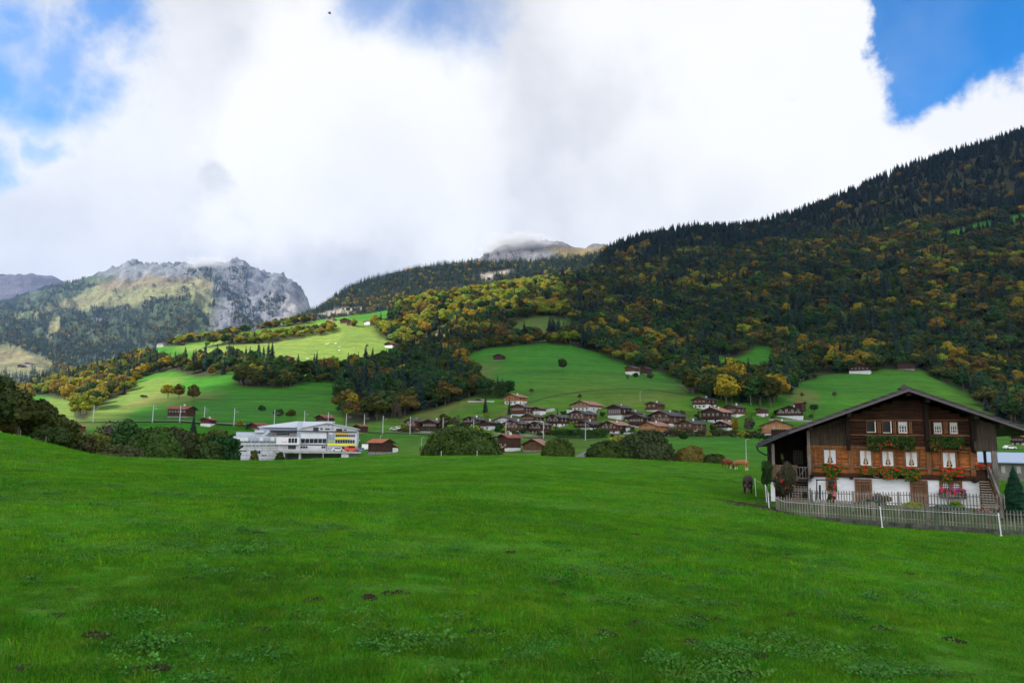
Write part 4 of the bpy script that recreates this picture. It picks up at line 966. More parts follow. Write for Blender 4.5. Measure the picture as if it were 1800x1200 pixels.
# ------------------------------------------------------------------ cars
def car_mesh(name, body, L_=4.3, H1=.78, H2=1.42, W_=1.72):
    t = {}
    b = MB(); pr = [(-L_/2,.35),(-L_/2+.05,.25),(L_/2-.1,.25),(L_/2,.45),(L_/2-.05,.68),(L_/2-.9,H1+.08),(L_/2-1.5,H2-.05),(L_/2-2.0,H2),(-L_/2+.9,H2-.02),(-L_/2+.25,H1+.12),(-L_/2,H1)]
    b.prism(pr[::1], -W_/2, W_/2); return b
CARM = {}
def car(label, loc, rz, color, name='parked_car', van=False):
    t = empty(name, loc, rz, label, 'car' if not van else 'van', 'vehicles parked by the buildings')
    key = tuple(color)
    pm = CARM.setdefault(key, mat('car_paint', color=color, rough=.3, spec=.5))
    car_mesh('body', pm, 5 if van else 4.3, 1.2 if van else .78, 2.1 if van else 1.42).build('body', pm, t)
    H2 = 2.1 if van else 1.42; H1 = 1.25 if van else .84
    b = MB()
    for s_ in (-1, 1): b.box(-1.2, .95 if not van else 1.2, s_*.87-.01, s_*.87+.01, H1, H2-.14)
    b.build('side_window', GLASSD, t)
    for sx_ in (-1.35, 1.35):
        for s_ in (-1, 1):
            b = MB(); b.tube([(sx_, s_*.72, .32), (sx_, s_*.9, .32)], .32, 12); b.build('wheel', DK, t)
    return t
def deckpt(px_, d, z_): return sch.matrix_basis @ Vector((sx(px_), d, z_))
zz = sz(792.6, 565)+.02; r_ = sch.rotation_euler[2]
car('red van on the deck beside the yellow banner', deckpt(615, -5, zz), r_, (.62,.06,.03), van=True)
car('white car on the deck left of the red van', deckpt(592, -4, zz), r_, (.7,.7,.7)); car('silver blue car on the deck right of the red van', deckpt(632, -5, zz), r_, (.22,.26,.42))
car('green car behind the red van', deckpt(624, -2.5, zz), r_, (.1,.35,.12))
gc = at_depth(628, 305); car('white car on the slope beside the small dark barn', hit_px(626, 777) or gc, .3, (.75,.75,.75))
b = MB(); p_ = deckpt(640, -5, zz); b.box(-1.6, 1.6, -1, 1, .0, 2.6); b.box(-1.65, 1.65, -1.05, 1.05, 2.6, 2.68)
tag(b.build('container', mat('container_white', color=(.8,.8,.82), rough=.5), None, p_), 'white box container at the right end of the deck', 'container')
cq = hit_px(1775, 789); car('white car on the road at the far right beyond the chalet', cq, .05, (.78,.78,.8))
for i, (x_, y_, lb) in enumerate([(702,754,'white car in the yard of the westernmost chalet'), (693,756,'silver car parked left of the westernmost chalet'), (907,763,'blue car in front of the slate roofed chalet by the mast')]):
    car(lb, hit_px(x_, y_), .2, [(.75,.75,.75), (.45,.47,.5), (.05,.09,.4)][i])
# ------------------------------------------------------------------ masts, lamps
MASTM = mat('galvanised', color=(.40,.43,.46), rough=.5)
def mast_mesh(h=9.5):
    b = MB(); b.tube([(0,0,-.5), (0,0,h)], [.20, .13], 8); b.tube([(0,0,h*.72), (1.9,-.4,h*.80)], .05, 5); b.tube([(0,0,h*.88), (1.9,-.4,h*.80)], .04, 5); b.box(-.3,.3,-.3,.3,-.4,.25); return b.mesh('railway_mast', MASTM)
MM = mast_mesh()
masts = [(160,740,723),(265,738,724),(313,736,725),(356,742,728),(409,743,730),(480,746,732),(533,744,735),(575,745,735),(607,749,736),(639,758,733),(672,760,737),(720,762,738),(778,764,739),(832,766,740),(889,768,738),(955,770,741),(1029,773,743)]
desc = ['at the far left on the sunlit field','second from the left before the green slope','above the long red roof','right of the long red roof','beyond the trees left of the school','above the left wing of the school','above the middle of the school roof','right behind the school gable','between school and dark wood','left of the dirt slope edge','in the open field between school and village','before the westernmost chalet','beside the tall tree behind the big bush','behind the big round bush','before the slate roofed chalet','before the middle of the village','before the pale new house and hedge']
for (x_, yb, yt), dsc in zip(masts, desc):
    q = at_depth(x_, 322); o = link('railway_mast', MM, None, q); o.scale = (1, 1, max(.8, (yb-yt)*322/F_PX/9.5)) ; o.rotation_euler = (0, 0, .3)
    tag(o, 'grey railway mast '+dsc, 'mast', 'railway masts')
LM = MB(); LM.tube([(0,0,-.3), (0,0,5.2)], [.09, .06], 7); LM.tube([(0,0,5.2), (.6,0,5.35)], .04, 5); LM.box(.35, .85, -.1, .1, 5.28, 5.38); LM = LM.mesh('lamp_post', MASTM)
for x_, Yd, dsc in ((668, 262, 'behind the red roofed barn'), (741, 240, 'just left of the big round bush'), (1311, 180, 'behind the two brown cows'), (1360, 290, 'by the red roofed garage'), (1126, 420, 'on the pasture above the largest village chalet'), (1322, 395, 'left of the small hay shed')):
    o = link('street_lamp', LM, None, at_depth(x_, Yd)); tag(o, 'thin pale lamp post '+dsc, 'lamp post', 'lamp posts')
# railway line and lane
def ribbon(name, pts, w, m, lift, label):
    V = []; 
    for i, p in enumerate(pts):
        a = pts[max(i-1, 0)]; c_ = pts[min(i+1, len(pts)-1)]; t = Vector((c_.x-a.x, c_.y-a.y, 0)).normalized(); nrm = Vector((-t.y, t.x, 0))
        for s_ in (-.5, 0, .5):
            q = p+nrm*w*s_; V.append((q.x, q.y, max(gz(q.x, q.y), gz(p.x, p.y))+lift))
    n_ = len(pts); Fq = [(3*i+k, 3*i+3+k, 3*i+4+k, 3*i+1+k) for i in range(n_-1) for k in (0, 1)]
    o = link(name, raw_mesh(name, V, Fq, [m], smooth=True)); tag(o, label, None, None, 'structure'); return o
GRAV = speckle('gravel_grey', (.09,.085,.085), (.2,.19,.185), 4, .95, .4)
ribbon('railway_track_bed', [at_depth(x_, 323) for x_ in range(60, 1130, 10)], 3.2, GRAV, .35, 'narrow grey railway bed crossing the fields')
ribbon('road', [at_depth(x_, 275+(x_-1700)*.02) for x_ in range(1690, 1900, 8)], 6, GRAV, .12, 'grey road behind the large chalet')
ribbon('path', [at_depth(x_, Yd) for x_, Yd in ((1010, 175), (1016, 190), (1022, 205), (1030, 222), (1040, 240))], 2.4, GRAV, .15, 'pale path climbing behind the round bushes')
TRK = speckle('worn_track', (.05,.075,.02), (.12,.12,.05), 1.5)
def track(label, pts_, w_):
    P3 = []
    for (a, b_) in zip(pts_[:-1], pts_[1:]):
        for k in range(8): q = hit_px(a[0]+(b_[0]-a[0])*k/8, a[1]+(b_[1]-a[1])*k/8); P3.append(q)
    return ribbon('path', P3, w_, TRK, .25, label)
track('faint worn cattle path across the central pasture', [(925,708),(970,696),(1030,687),(1100,683),(1160,686),(1208,694)], 1.6)
track('faint track climbing the central pasture', [(1130,664),(1165,668),(1195,676),(1212,690)], 1.6)
track('faint cattle path on the left green slope', [(330,700),(400,704),(470,702),(540,696),(590,690)], 1.6)
#@@CHALET
# ------------------------------------------------------------------ the large chalet
def mid(px_, py_, Y_): d = ray(px_, py_); return d*(Y_/d.y)
TH = R(23); c0 = mid(1570, 884, 47.0)
u_ = Vector((math.cos(TH), -math.sin(TH), 0)); nrm = Vector((-math.sin(TH), -math.cos(TH), 0))   # along the front, towards the viewer
yard = c0.z
ch = empty('large_chalet', c0, -TH, 'large old dark timber farmhouse with white plaster ground floor at the right', 'house')
def F(px_, py_, off=0.0):
    """photo position on the plane `off` metres in front of the facade -> local x, z"""
    d = ray(px_, py_); o = c0+nrm*off; t = o.dot(nrm)/d.dot(nrm); p = d*t-c0
    return p.dot(u_), p.z
LOG = wood('old_log_wall', (.06,.016,.004), (.74,.26,.058), True, .7, 1.0); LOG2 = wood('dark_log_wall', (.014,.006,.004), (.10,.036,.015), True, .75)  # gable logs are dark with age, darkened further to deepen the eave shadow
BOARD = wood('weathered_boards', (.04,.03,.02), (.125,.092,.058), False, .85); POSTW = wood('post_wood', (.12,.048,.018), (.34,.145,.05), False, .7)
GREYW = wood('grey_wood', (.12,.105,.09), (.30,.27,.24), False, .9); DARKW = wood('dark_beams', (.008,.005,.004), (.03,.018,.012), True, .9)
TRIM = wood('brown_trim', (.14,.06,.025), (.26,.12,.05), False, .6); SASH = mat('cream_sash', color=(.70,.68,.62), rough=.55)
CURT = speckle('lace_curtain', (.60,.62,.70), (.80,.81,.86), 14, .9, .1); PANE = mat('window_pane', color=(.03,.035,.045), rough=.08, spec=.6)
def plast(nt, b):
    tc = nt.nodes.new('ShaderNodeTexCoord'); n1 = noise_node(nt, tc.outputs['Object'], 1.1, 5, .6, (1, 1, 3)); n2 = noise_node(nt, tc.outputs['Object'], 3.5, 6, .6)
    L(nt, ramp(nt, n1.outputs[0], [(.3, (.74,.75,.78)), (.7, (.84,.84,.86))]).outputs[0], b.inputs['Base Color'])
    bump(nt, b, math_(nt, 'ADD', n1.outputs[0], math_(nt, 'MULTIPLY', n2.outputs[0], .3)), .7, .10)
WHITE = mat('lime_plaster', plast, rough=.9)
xl, _ = F(1421, 860); xr, _ = F(1722, 860); _, zw = F(1570, 841)           # white floor top
_, zf = F(1570, 788); _, zu = F(1590, 764)
xlog_l, _ = F(1493, 760); xlog_r, _ = F(1712, 770)
OVH = 2.0
rx0, rz0 = F(1335, 779, OVH); rxk, rzk = F(1387, 757, OVH); rxm, rzm = F(1597, 682, OVH); rx1, rz1 = F(1800, 751, OVH)
sR = (rz1-rzm)/(rx1-rxm); rxe = rxm+(rx1-rxm)*1.12; rze = rzm+sR*(rxe-rxm)
DEEP = 13.0
# ground floor
b = MB(); b.box(xl, xr, 0, DEEP, -1.2, zw); b.build('ground_floor_wall', WHITE, ch)
b = MB(); b.box(xl-.06, xr+.06, -.10, DEEP, zw, zw+.26); b.build('sill_beam', LOG2, ch)
# logs, main storey and gable
def roofz(x): 
    if x < rxk: return rz0+(x-rx0)*(rzk-rz0)/(rxk-rx0)
    return (rzk+(x-rxk)*(rzm-rzk)/(rxm-rxk) if x < rxm else rzm+sR*(x-rxm))
def logs(name, x0, x1, z0, z1, m, y0=0.0, clip=True, h=.235):
    b = MB(); z = z0; i = 0; rr = random.Random(int(x0*10))
    while z < z1-.02:
        hh = min(h*rr.uniform(.85, 1.15), z1-z); a, c_ = x0, x1
        if clip:
            while a < c_ and roofz(a)-.28 < z+hh: a += .05
            while c_ > a and roofz(c_)-.28 < z+hh: c_ -= .05
        if c_-a > .3:
            f = y0-rr.uniform(0, .035); e = rr.uniform(.02, .05); k = hh*.22
            nseg = max(1, int((c_-a)/1.4)); pts_ = [a+(c_-a)*q/nseg for q in range(nseg+1)]
            vs = []; fs = []
            for q, xx in enumerate(pts_):
                w1, w2 = rr.uniform(-.012, .012), rr.uniform(-.012, .012)
                vs += [(xx, f+e, z+w1*.5), (xx, f-w1, z+k), (xx, f-w2, z+hh-k), (xx, f+e, z+hh), (xx, .3, z+hh), (xx, .3, z)]
                if q:
                    o_ = (q-1)*6
                    for s_ in range(6): fs.append((o_+s_, o_+6+s_, o_+6+(s_+1) % 6, o_+(s_+1) % 6))
            fs += [(0, 1, 2, 3, 4, 5), tuple(reversed(range(len(vs)-6, len(vs))))]
            b.add(vs, fs)
        z += hh; i += 1
    return b.build(name, m, ch)
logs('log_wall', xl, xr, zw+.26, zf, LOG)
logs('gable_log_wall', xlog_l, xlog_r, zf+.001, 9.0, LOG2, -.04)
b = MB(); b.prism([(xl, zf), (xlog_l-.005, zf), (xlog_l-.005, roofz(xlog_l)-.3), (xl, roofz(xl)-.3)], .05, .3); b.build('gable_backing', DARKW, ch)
b = MB(); x = xl+.1; rr = random.Random(3)
while x < xlog_l-.15:
    w_ = rr.uniform(.16, .26); b.box(x, min(x+w_-.012, xlog_l-.1), -.03-rr.uniform(0, .015), .05, zf+.12, roofz(x)-.3); x += w_
b.build('board_panel', BOARD, ch)
b = MB(); b.box(xl+.32, xr-.25, .5, DEEP-.3, zw, min(zf, 99)); b.prism([(xl+.4, zf), (xr-.3, zf), (xr-.3, roofz(xr-.3)-.35), (rxm, rzm-.35), (xl+.4, roofz(xl+.4)-.35)], .5, DEEP-.3); b.build('inner_wall', DARKW, ch)
# bands, posts
def hband(name, xa, xb, py_a, th, m, d0=-.12, d1=-.05, ref=1570):
    _, z = F(ref, py_a); b = MB(); b.box(xa, xb, d0, d1, z-th/2, z+th/2); return b.build(name, m, ch)
hband('rail', xl, xr, 821.5, .07, GREYW, -.16, -.045); hband('rail', xlog_l+.05, xlog_r-.05, 764.5, .07, TRIM, -.17, -.08); hband('rail', xl, xr, 786.5, .16, POSTW, -.13, -.045)
hband('rail', xlog_l+.05, xlog_r-.05, 738.5, .06, TRIM, -.17, -.08)
for px_ in (1425, 1496, 1633, 1709):
    x, _ = F(px_, 810); b = MB(); b.box(x-.13, x+.13, -.16, -.03, zw+.3, zf-.06); b.build('post', POSTW, ch)
for px_ in (1490, 1628, 1708):
    x, _ = F(px_, 760); z1_ = roofz(x)-.3; b = MB(); b.box(x-.12, x+.12, -.5, -.09, zf+.1, z1_); b.box(x-.10, x+.10, -.75, -.5, zf+.5, z1_-.2); b.prism([(x-.11, zf-.15), (x+.11, zf-.15), (x+.11, zf+.1), (x-.11, zf+.1)], -.35, -.09); b.build('bracket', DARKW, ch)
for px_ in (1427, 1496, 1605, 1711):
    x, z = F(px_, 836); b = MB(); b.tube([(x, .0, zw+.02), (x, -.42, zw+.02)], .14, 8); b.build('beam_end', DARKW, ch)
def window(pa, pb, ptop, pbot, style, frame=.10, par=ch, off=-.04):
    xa, z1_ = F(pa, ptop); xb, z0_ = F(pb, pbot); y = off
    b = MB(); fw = frame
    b.box(xa-fw, xa, y-.09, y, z0_-fw, z1_+fw); b.box(xb, xb+fw, y-.09, y, z0_-fw, z1_+fw); b.box(xa, xb, y-.09, y, z1_, z1_+fw); b.box(xa, xb, y-.12, y, z0_-fw, z0_)
    fr = b.build('window', TRIM if style != 'cream' else SASH, par)
    if style == 'open':
        b = MB(); b.box(xa, xb, y-.01, y-.001, z0_, z1_); b.build('dark_opening', DK, fr)
        b = MB(); b.box(xa, xb, y-.13, y-.02, z0_, z0_+.05); b.box(xb-.05, xb, y-.5, y-.02, z0_, z1_); b.build('sill', SASH, fr); return fr
    b = MB(); b.box(xa, xb, y-.02, y-.005, z0_, z1_); b.build('pane', PANE, fr)
    b = MB(); e = .045; xm = (xa+xb)/2
    b.box(xa, xa+e, y-.075, y-.03, z0_, z1_); b.box(xb-e, xb, y-.075, y-.03, z0_, z1_); b.box(xa+e, xb-e, y-.075, y-.03, z1_-e, z1_); b.box(xa+e, xb-e, y-.08, y-.03, z0_, z0_+e*1.4)
    nb = 3 if style in ('lace', 'cream') else 2
    for i in range(1, nb+1): z = z0_+(z1_-z0_)*i/(nb+1); b.box(xa+e, xb-e, y-.06, y-.045, z-.012, z+.012)
    if style == 'lace':
        for s_ in (.25, .75): x = xa+(xb-xa)*s_; b.box(x-.011, x+.011, y-.062, y-.046, z0_+e, z1_-e)
        b.build('sash', SASH, fr); b = MB(); b.box(xm-.05, xm+.05, y-.10, y-.03, z0_, z1_); b.build('mullion', mat('pale_mullion', color=(.45,.27,.14), rough=.6) if 'pm' not in globals() else pm_, fr)
    else:
        for s_ in (.333, .667): x = xa+(xb-xa)*s_; b.box(x-.014, x+.014, y-.062, y-.046, z0_+e, z1_-e)
        b.build('sash', SASH, fr)
    b = MB(); n_ = 12
    if style == 'lace':
        for s_ in (0, 1):                               # two tied back curtains
            o_ = xa if s_ == 0 else xb; d_ = 1 if s_ == 0 else -1; ww = (xb-xa)*.47
            vs = []; fs = []
            for i in range(n_+1):
                t = i/n_; z = z1_-.01-(z1_-z0_-.04)*t; wx_ = ww*(1-.55*max(0, (t-.35)/.65)**.8 if t < .8 else .45+.3*(t-.8))
                vs += [(o_, y-.024, z), (o_+d_*wx_*.5, y-.028-(i % 2)*.003, z), (o_+d_*wx_, y-.024, z)]
                if i: q = 3*i; fs += [(q-3, q, q+1, q-2), (q-2, q+1, q+2, q-1)]
            b.add(vs, fs)
    else:
        m_ = 9
        for i in range(m_):
            a = xa+(xb-xa)*i/m_; c_ = xa+(xb-xa)*(i+1)/m_; d_ = (z1_-z0_)*(.26+.06*(i % 3 == 1))
            b.add([(a, y-.024, z1_-.01), (c_, y-.024, z1_-.01), (c_, y-.024, z1_-d_+.03), ((a+c_)/2, y-.024, z1_-d_-.03), (a, y-.024, z1_-d_+.03)], [(0, 4, 3, 2, 1)])
    b.build('curtain', CURT, fr)
    return fr
for a, c_, t_, bb in ((1448.5,1469.5,790.5,815), (1511.5,1531.5,792,817.5), (1550.5,1570.5,793,818.5), (1591.5,1612,794.5,819.5), (1656.5,1679.5,795.5,822)): window(a, c_, t_, bb, 'lace', .11, off=-.06)
window(1523, 1539, 740.5, 760, 'open', .04, off=-.1); window(1551, 1566.5, 740.5, 761, 'open', .04, off=-.1)
for a, c_, t_, bb in ((1578.5,1594.5,741.5,761), (1640.5,1655,742.5,762), (1668.5,1682.5,742.5,762)): window(a, c_, t_, bb, 'lacy', .05, off=-.1)
for a, c_ in ((1541.5,1549), (1568.5,1575.5), (1597,1603.5), (1657,1666.5), (1630,1636)):
    xa, z1_ = F(a, 740.5); xb, z0_ = F(c_, 762); b = MB(); m_ = (xa+xb)/2
    b.box(xa, m_-.008, -.17, -.10, z0_, z1_); b.box(m_+.008, xb, -.17, -.10, z0_, z1_); b.build('shutter', POSTW, ch)
for a, c_ in ((1431,1438), (1478,1491), (1499,1506), (1537,1545), (1577,1586), (1617,1627), (1639,1650), (1686,1704)):       # plain frames round the log panels
    for xx in (a, c_):
        x, z1_ = F(xx, 790); _, z0_ = F(xx, 821); b = MB(); b.box(x-.035, x+.035, -.10, -.03, z0_, zf-.09); b.build('panel_strip', POSTW, ch)
# doors and cellar windows
for a, c_, t_ in ((1502,1532,841), (1599,1630,843.5)):
    xa, z1_ = F(a, t_); xb, _ = F(c_, t_); b = MB(); fw = .16
    b.box(xa, xa+fw, -.10, .0, -.3, z1_); b.box(xb-fw, xb, -.10, 0, -.3, z1_); b.box(xa+fw, xb-fw, -.10, 0, z1_-.12, z1_); dr = b.build('door', TRIM, ch)
    b = MB(); n_ = 5
    for i in range(n_): b.box(xa+fw+(xb-xa-2*fw)*i/n_+.006, xa+fw+(xb-xa-2*fw)*(i+1)/n_-.006, -.05, -.004, -.3, z1_-.34)
    b.box(xa+fw, xb-fw, -.07, -.004, z1_-.32, z1_-.15); b.build('door_leaf', wood('door_boards', (.10,.04,.015), (.22,.095,.035), False, .6), dr)
    b = MB(); b.box(xb-fw-.13, xb-fw-.09, -.10, -.05, z1_-1.1, z1_-.95); b.build('handle', DK, dr)
xa, z1_ = F(1451, 840); xb, z0_ = F(1471.5, 862.5); b = MB(); fw = .14
b.box(xa, xa+fw, -.08, 0, z0_, z1_); b.box(xb-fw, xb, -.08, 0, z0_, z1_); b.box(xa+fw, xb-fw, -.08, 0, z1_-.2, z1_); b.box(xa+fw, xb-fw, -.08, 0, z0_, z0_+fw); cw_ = b.build('cellar_window', TRIM, ch)
b = MB(); b.box(xa+fw, xb-fw, -.03, -.003, z0_+fw, z1_-.2); b.build('dark_opening', DK, cw_)
xa, z1_ = F(1650.5, 843.5); xb, z0_ = F(1692.5, 872); b = MB(); xm = (xa+xb)/2
for q in ((xa, xa+fw), (xm-fw*.7, xm+fw*.7), (xb-fw, xb)): b.box(q[0], q[1], -.09, 0, z0_, z1_)
for q in ((xa+fw, xm-fw*.7), (xm+fw*.7, xb-fw)): b.box(q[0], q[1], -.09, 0, z1_-fw, z1_); b.box(q[0], q[1], -.09, 0, z0_, z0_+fw)
cw_ = b.build('cellar_window', TRIM, ch)
b = MB(); b.box(xa+fw, xb-fw, -.03, -.003, z0_+fw, z1_-fw); b.build('pane', DK, cw_)
b = MB()
for q in ((xa+fw, xm-fw*.7), (xm+fw*.7, xb-fw)):
    for i in range(1, 4): x = q[0]+(q[1]-q[0])*i/4; b.box(x-.014, x+.014, -.06, -.032, z0_+fw, z1_-fw)
    for i in range(1, 5): z = z0_+fw+(z1_-z0_-2*fw)*i/5; b.box(q[0], q[1], -.075, -.061, z-.014, z+.014)
b.build('glazing_bars', SASH, cw_)
# roof
b = MB()
prof = [(rx0-.12, rz0-.05), (rxk, rzk), (rxm, rzm), (rxe, rze)]
for (a, za), (c_, zc) in zip(prof[:-1], prof[1:]): b.prism([(a, za-.13), (c_, zc-.13), (c_, zc+.09), (a, za+.09)], -OVH-.02, DEEP+1.5)
rf = b.build('roof', RF['slate'], ch)
b = MB()
for (a, za), (c_, zc) in zip(prof[1:-1], prof[2:]): b.prism([(a, za-.20), (c_, zc-.20), (c_, zc-.06), (a, za-.06)], -OVH-.07, -OVH-.021)
b.build('bargeboard', mat('grey_bargeboard', color=(.105,.088,.09), rough=.6), rf)
b = MB(); (a, za), (c_, zc) = prof[0], prof[1]; b.prism([(a, za-.2), (c_, zc-.2), (c_, zc-.04), (a, za-.04)], -OVH-.07, -OVH-.021); b.build('bargeboard', mat('dark_bargeboard', color=(.03,.03,.04), rough=.4), rf)
b = MB(); b.tube([(rx0-.2, -OVH, rz0-.16), (rx0-.2, DEEP, rz0-.16)], .09, 8); b.tube([(rx0-.2, -OVH+.2, rz0-.2), (rx0-.1, -OVH+.3, rz0-.5), (rx0+.3, -OVH+.9, rz0-.75), (rx0+.55, -.6, rz0-.7)], .05, 6); b.build('gutter', mat('dark_gutter', color=(.03,.035,.05), rough=.35), rf)
b = MB()
for x, d_ in ((rx0+.55, .3), (F(1427, 780)[0], .3), (F(1493, 760)[0], .3), (rxm, .32), (F(1628, 760)[0], .3), (F(1709, 760)[0], .3), (F(1753, 790)[0], .3)):
    z = roofz(x)-.16; b.box(x-.12, x+.12, -OVH+.15, DEEP, z-.28, z)
b.build('purlins', DARKW, rf)
b = MB(); n_ = 40
for i in range(n_):
    yy = -OVH+.2+i*.7
    if yy > DEEP: break
b.build('rafter', DARKW, rf) if b.v else None
xk, zk = F(1588, 684, -3); b = MB(); b.box(xk-.26, xk+.26, 2.6, 3.2, zk-.9, zk+.02); b.prism([(xk-.36, zk+.02), (xk+.36, zk+.02), (xk, zk+.32)], 2.5, 3.3); b.build('chimney', mat('slate_chimney', color=(.07,.06,.06)), rf)
# right: boarded bay, posts, stairs
xa, z0_ = F(1713, 792, .6); xb, z1_ = F(1751, 756, .6); rr = random.Random(5); b = MB(); x = xa
while x < xb-.05:
    w_ = rr.uniform(.15, .22); b.box(x, min(x+w_-.01, xb), -.62-rr.uniform(0, .012), -.56, z0_, roofz(x)-.32); x += w_
b.box(xa, xb, -.56, 3.0, z0_, z0_+.12); b.box(xb-.12, xb, -.56, 3.0, z0_+.12, roofz(xb)-.35); b.box(xa, xb-.12, 2.9, 3.0, z0_+.12, roofz(xb)-.35); b.build('boarded_bay', wood('grey_bay_boards', (.04,.03,.024), (.10,.075,.06), False, .9), ch)
for px_ in (1749.5, 1757.5):
    x, _ = F(px_, 830, .5); b = MB(); b.box(x-.13 if px_ < 1752 else x-.08, x+.13 if px_ < 1752 else x+.08, -.62 if px_ < 1752 else .3, -.36 if px_ < 1752 else .46, -.6, roofz(x)-.4); b.build('post', GREYW, ch)
x, _ = F(1733, 830); b = MB(); b.box(x-.07, x+.07, -.1, .04, F(1733, 845)[1], z0_); b.build('post', DARKW, ch)
b = MB(); xa, zt = F(1716, 822); xb, _ = F(1735, 822); _, zb_ = F(1725, 842); b.box(xa, xb, -.08, -.02, zb_, zt); b.box(xa-.05, xb+.5, -.02, 2.6, zb_-.15, zb_); b.build('landing_panel', LOG2, ch)
b = MB(); n_ = 11; za = zb_; 
for i in range(n_):
    t = i/n_; px_l = 1721+2.2*t*2; z = zb_-.1-(zb_-.1)*t; xl_, _ = F(1721.5+t*4, 845+t*40, .3+t*1.4); xr_, _ = F(1737.5+t*16, 845+t*40, .3+t*1.4)
    b.box(xl_, xr_, -.45-t*1.6, -.15-t*1.6, z-.05, z)
b2_ = MB(); b2_.add([(F(1722, 848, -.3)[0], .5, -.6), (F(1757, 848, -.3)[0]+.3, .5, -.6), (F(1740, 848, -.3)[0]+.2, .5, zb_-.1), (F(1722, 848, -.3)[0], .5, zb_-.1)], [(0,1,2,3)]); b2_.build('stair_back', DARKW, ch)
st_ = b.build('stair_treads', mat('worn_treads', color=(.36,.28,.22), rough=.8), ch)
xs0, zs0 = F(1738, 826, .3); xs1, zs1 = F(1759, 882, 1.8)
b = MB(); b.bar((xs0, -.3, zs0), (xs1, -1.9, zs1), .10, .62); b.build('stair_side_board', GREYW, ch)
xs2, zs2 = F(1741, 845, .3); b = MB(); b.bar((xs2, -.25, zs2-.1), (F(1756, 888, 1.8)[0], -1.85, .0), .08, .3); b.build('stair_side_board', POSTW, ch)
# left: porch
pxl, pzt = F(1350, 816, .9); pxr, _ = F(1401, 816, .9); _, pz0 = F(1375, 841, .9)
b = MB(); b.box(pxl, xl-.01, -.9, 3.2, pz0-.2, pz0); b.build('porch_floor', DARKW, ch)
b = MB(); x = pxl; 
while x < pxr-.05: b.box(x, min(x+.15, pxr), -.94, -.90, pz0-.1, pzt-.06); x += .165
b.box(pxl-.05, pxr+.03, -1.0, -.86, pzt-.06, pzt); b.box(pxl-.04, pxl, -.9, 3.2, pz0, pzt-.06); b.build('porch_parapet', wood('parapet_boards', (.13,.09,.055), (.30,.20,.12), False, .85), ch)
for px_ in (1351.5, 1359, 1422):
    x, _ = F(px_, 800, .8); b = MB(); y_ = -.85 if px_ < 1400 else -.3; b.box(x-.09, x+.09, y_, y_+.18, pz0-.2 if px_ < 1400 else zw-.3, roofz(x)-.35); b.build('post', GREYW if px_ > 1355 else DARKW, ch)
b = MB(); b.box(pxl, xl, 3.0, 3.2, -1, roofz(xl)-.2); b.box(pxl, pxl+.1, 1.2, 3.0, pz0, roofz(pxl)-.3); b.build('porch_back_wall', DARKW, ch)
xa, z1_ = F(1393.5, 791, -2.9); xb, z0_ = F(1412, 816, -2.9); b = MB(); b.box(xa, xb, 2.95, 2.99, z0_, z1_); pw = b.build('porch_window', mat('green_pane', color=(.012,.035,.012), rough=.3), ch)
b = MB()
for i in range(7): x = xa+(xb-xa)*i/6; b.box(x-.02, x+.02, 2.90, 2.945, z0_, z1_)
for i in range(7): z = z0_+(z1_-z0_)*i/6; b.box(xa, xb, 2.87, 2.899, z-.02, z+.02)
b.build('lattice', DARKW, pw)
b = MB(); x0_, z_ = F(1400, 820, .2); x1_, _ = F(1421, 820, .2)
b.box(x0_, x1_, -.2, -.12, z_-.06, z_); b.box(x0_, x1_, -.2, -.12, pz0, pz0+.08)
for i in range(5): x = x0_+(x1_-x0_)*i/4; b.box(x-.02, x+.02, -.19, -.13, pz0+.08, z_-.06)
b.bar((x0_+.1, -.16, pz0+.1), (x1_-.2, -.16, z_-.1), .05); b.build('porch_railing', GREYW, ch)
b = MB()
for i in range(8): z = pz0-.2-(i+1)*(pz0-.1)/9; b.box(x0_-.3, xl-.03, .2-i*.22, .45-i*.22, z-.05, z)
b.build('porch_stairs', GREYW, ch)
xa, _ = F(1355.5, 860, .5); xb, _ = F(1362.5, 860, .5); b = MB(); b.box(xa, xb, -.85, -.55, -.8, pz0-.2); b.build('white_pillar', WHITE, ch)
b = MB(); b.box(pxl+.3, xl-.05, 1.6, 1.75, -.8, pz0-.2); b.build('cellar_wall', DARKW, ch)
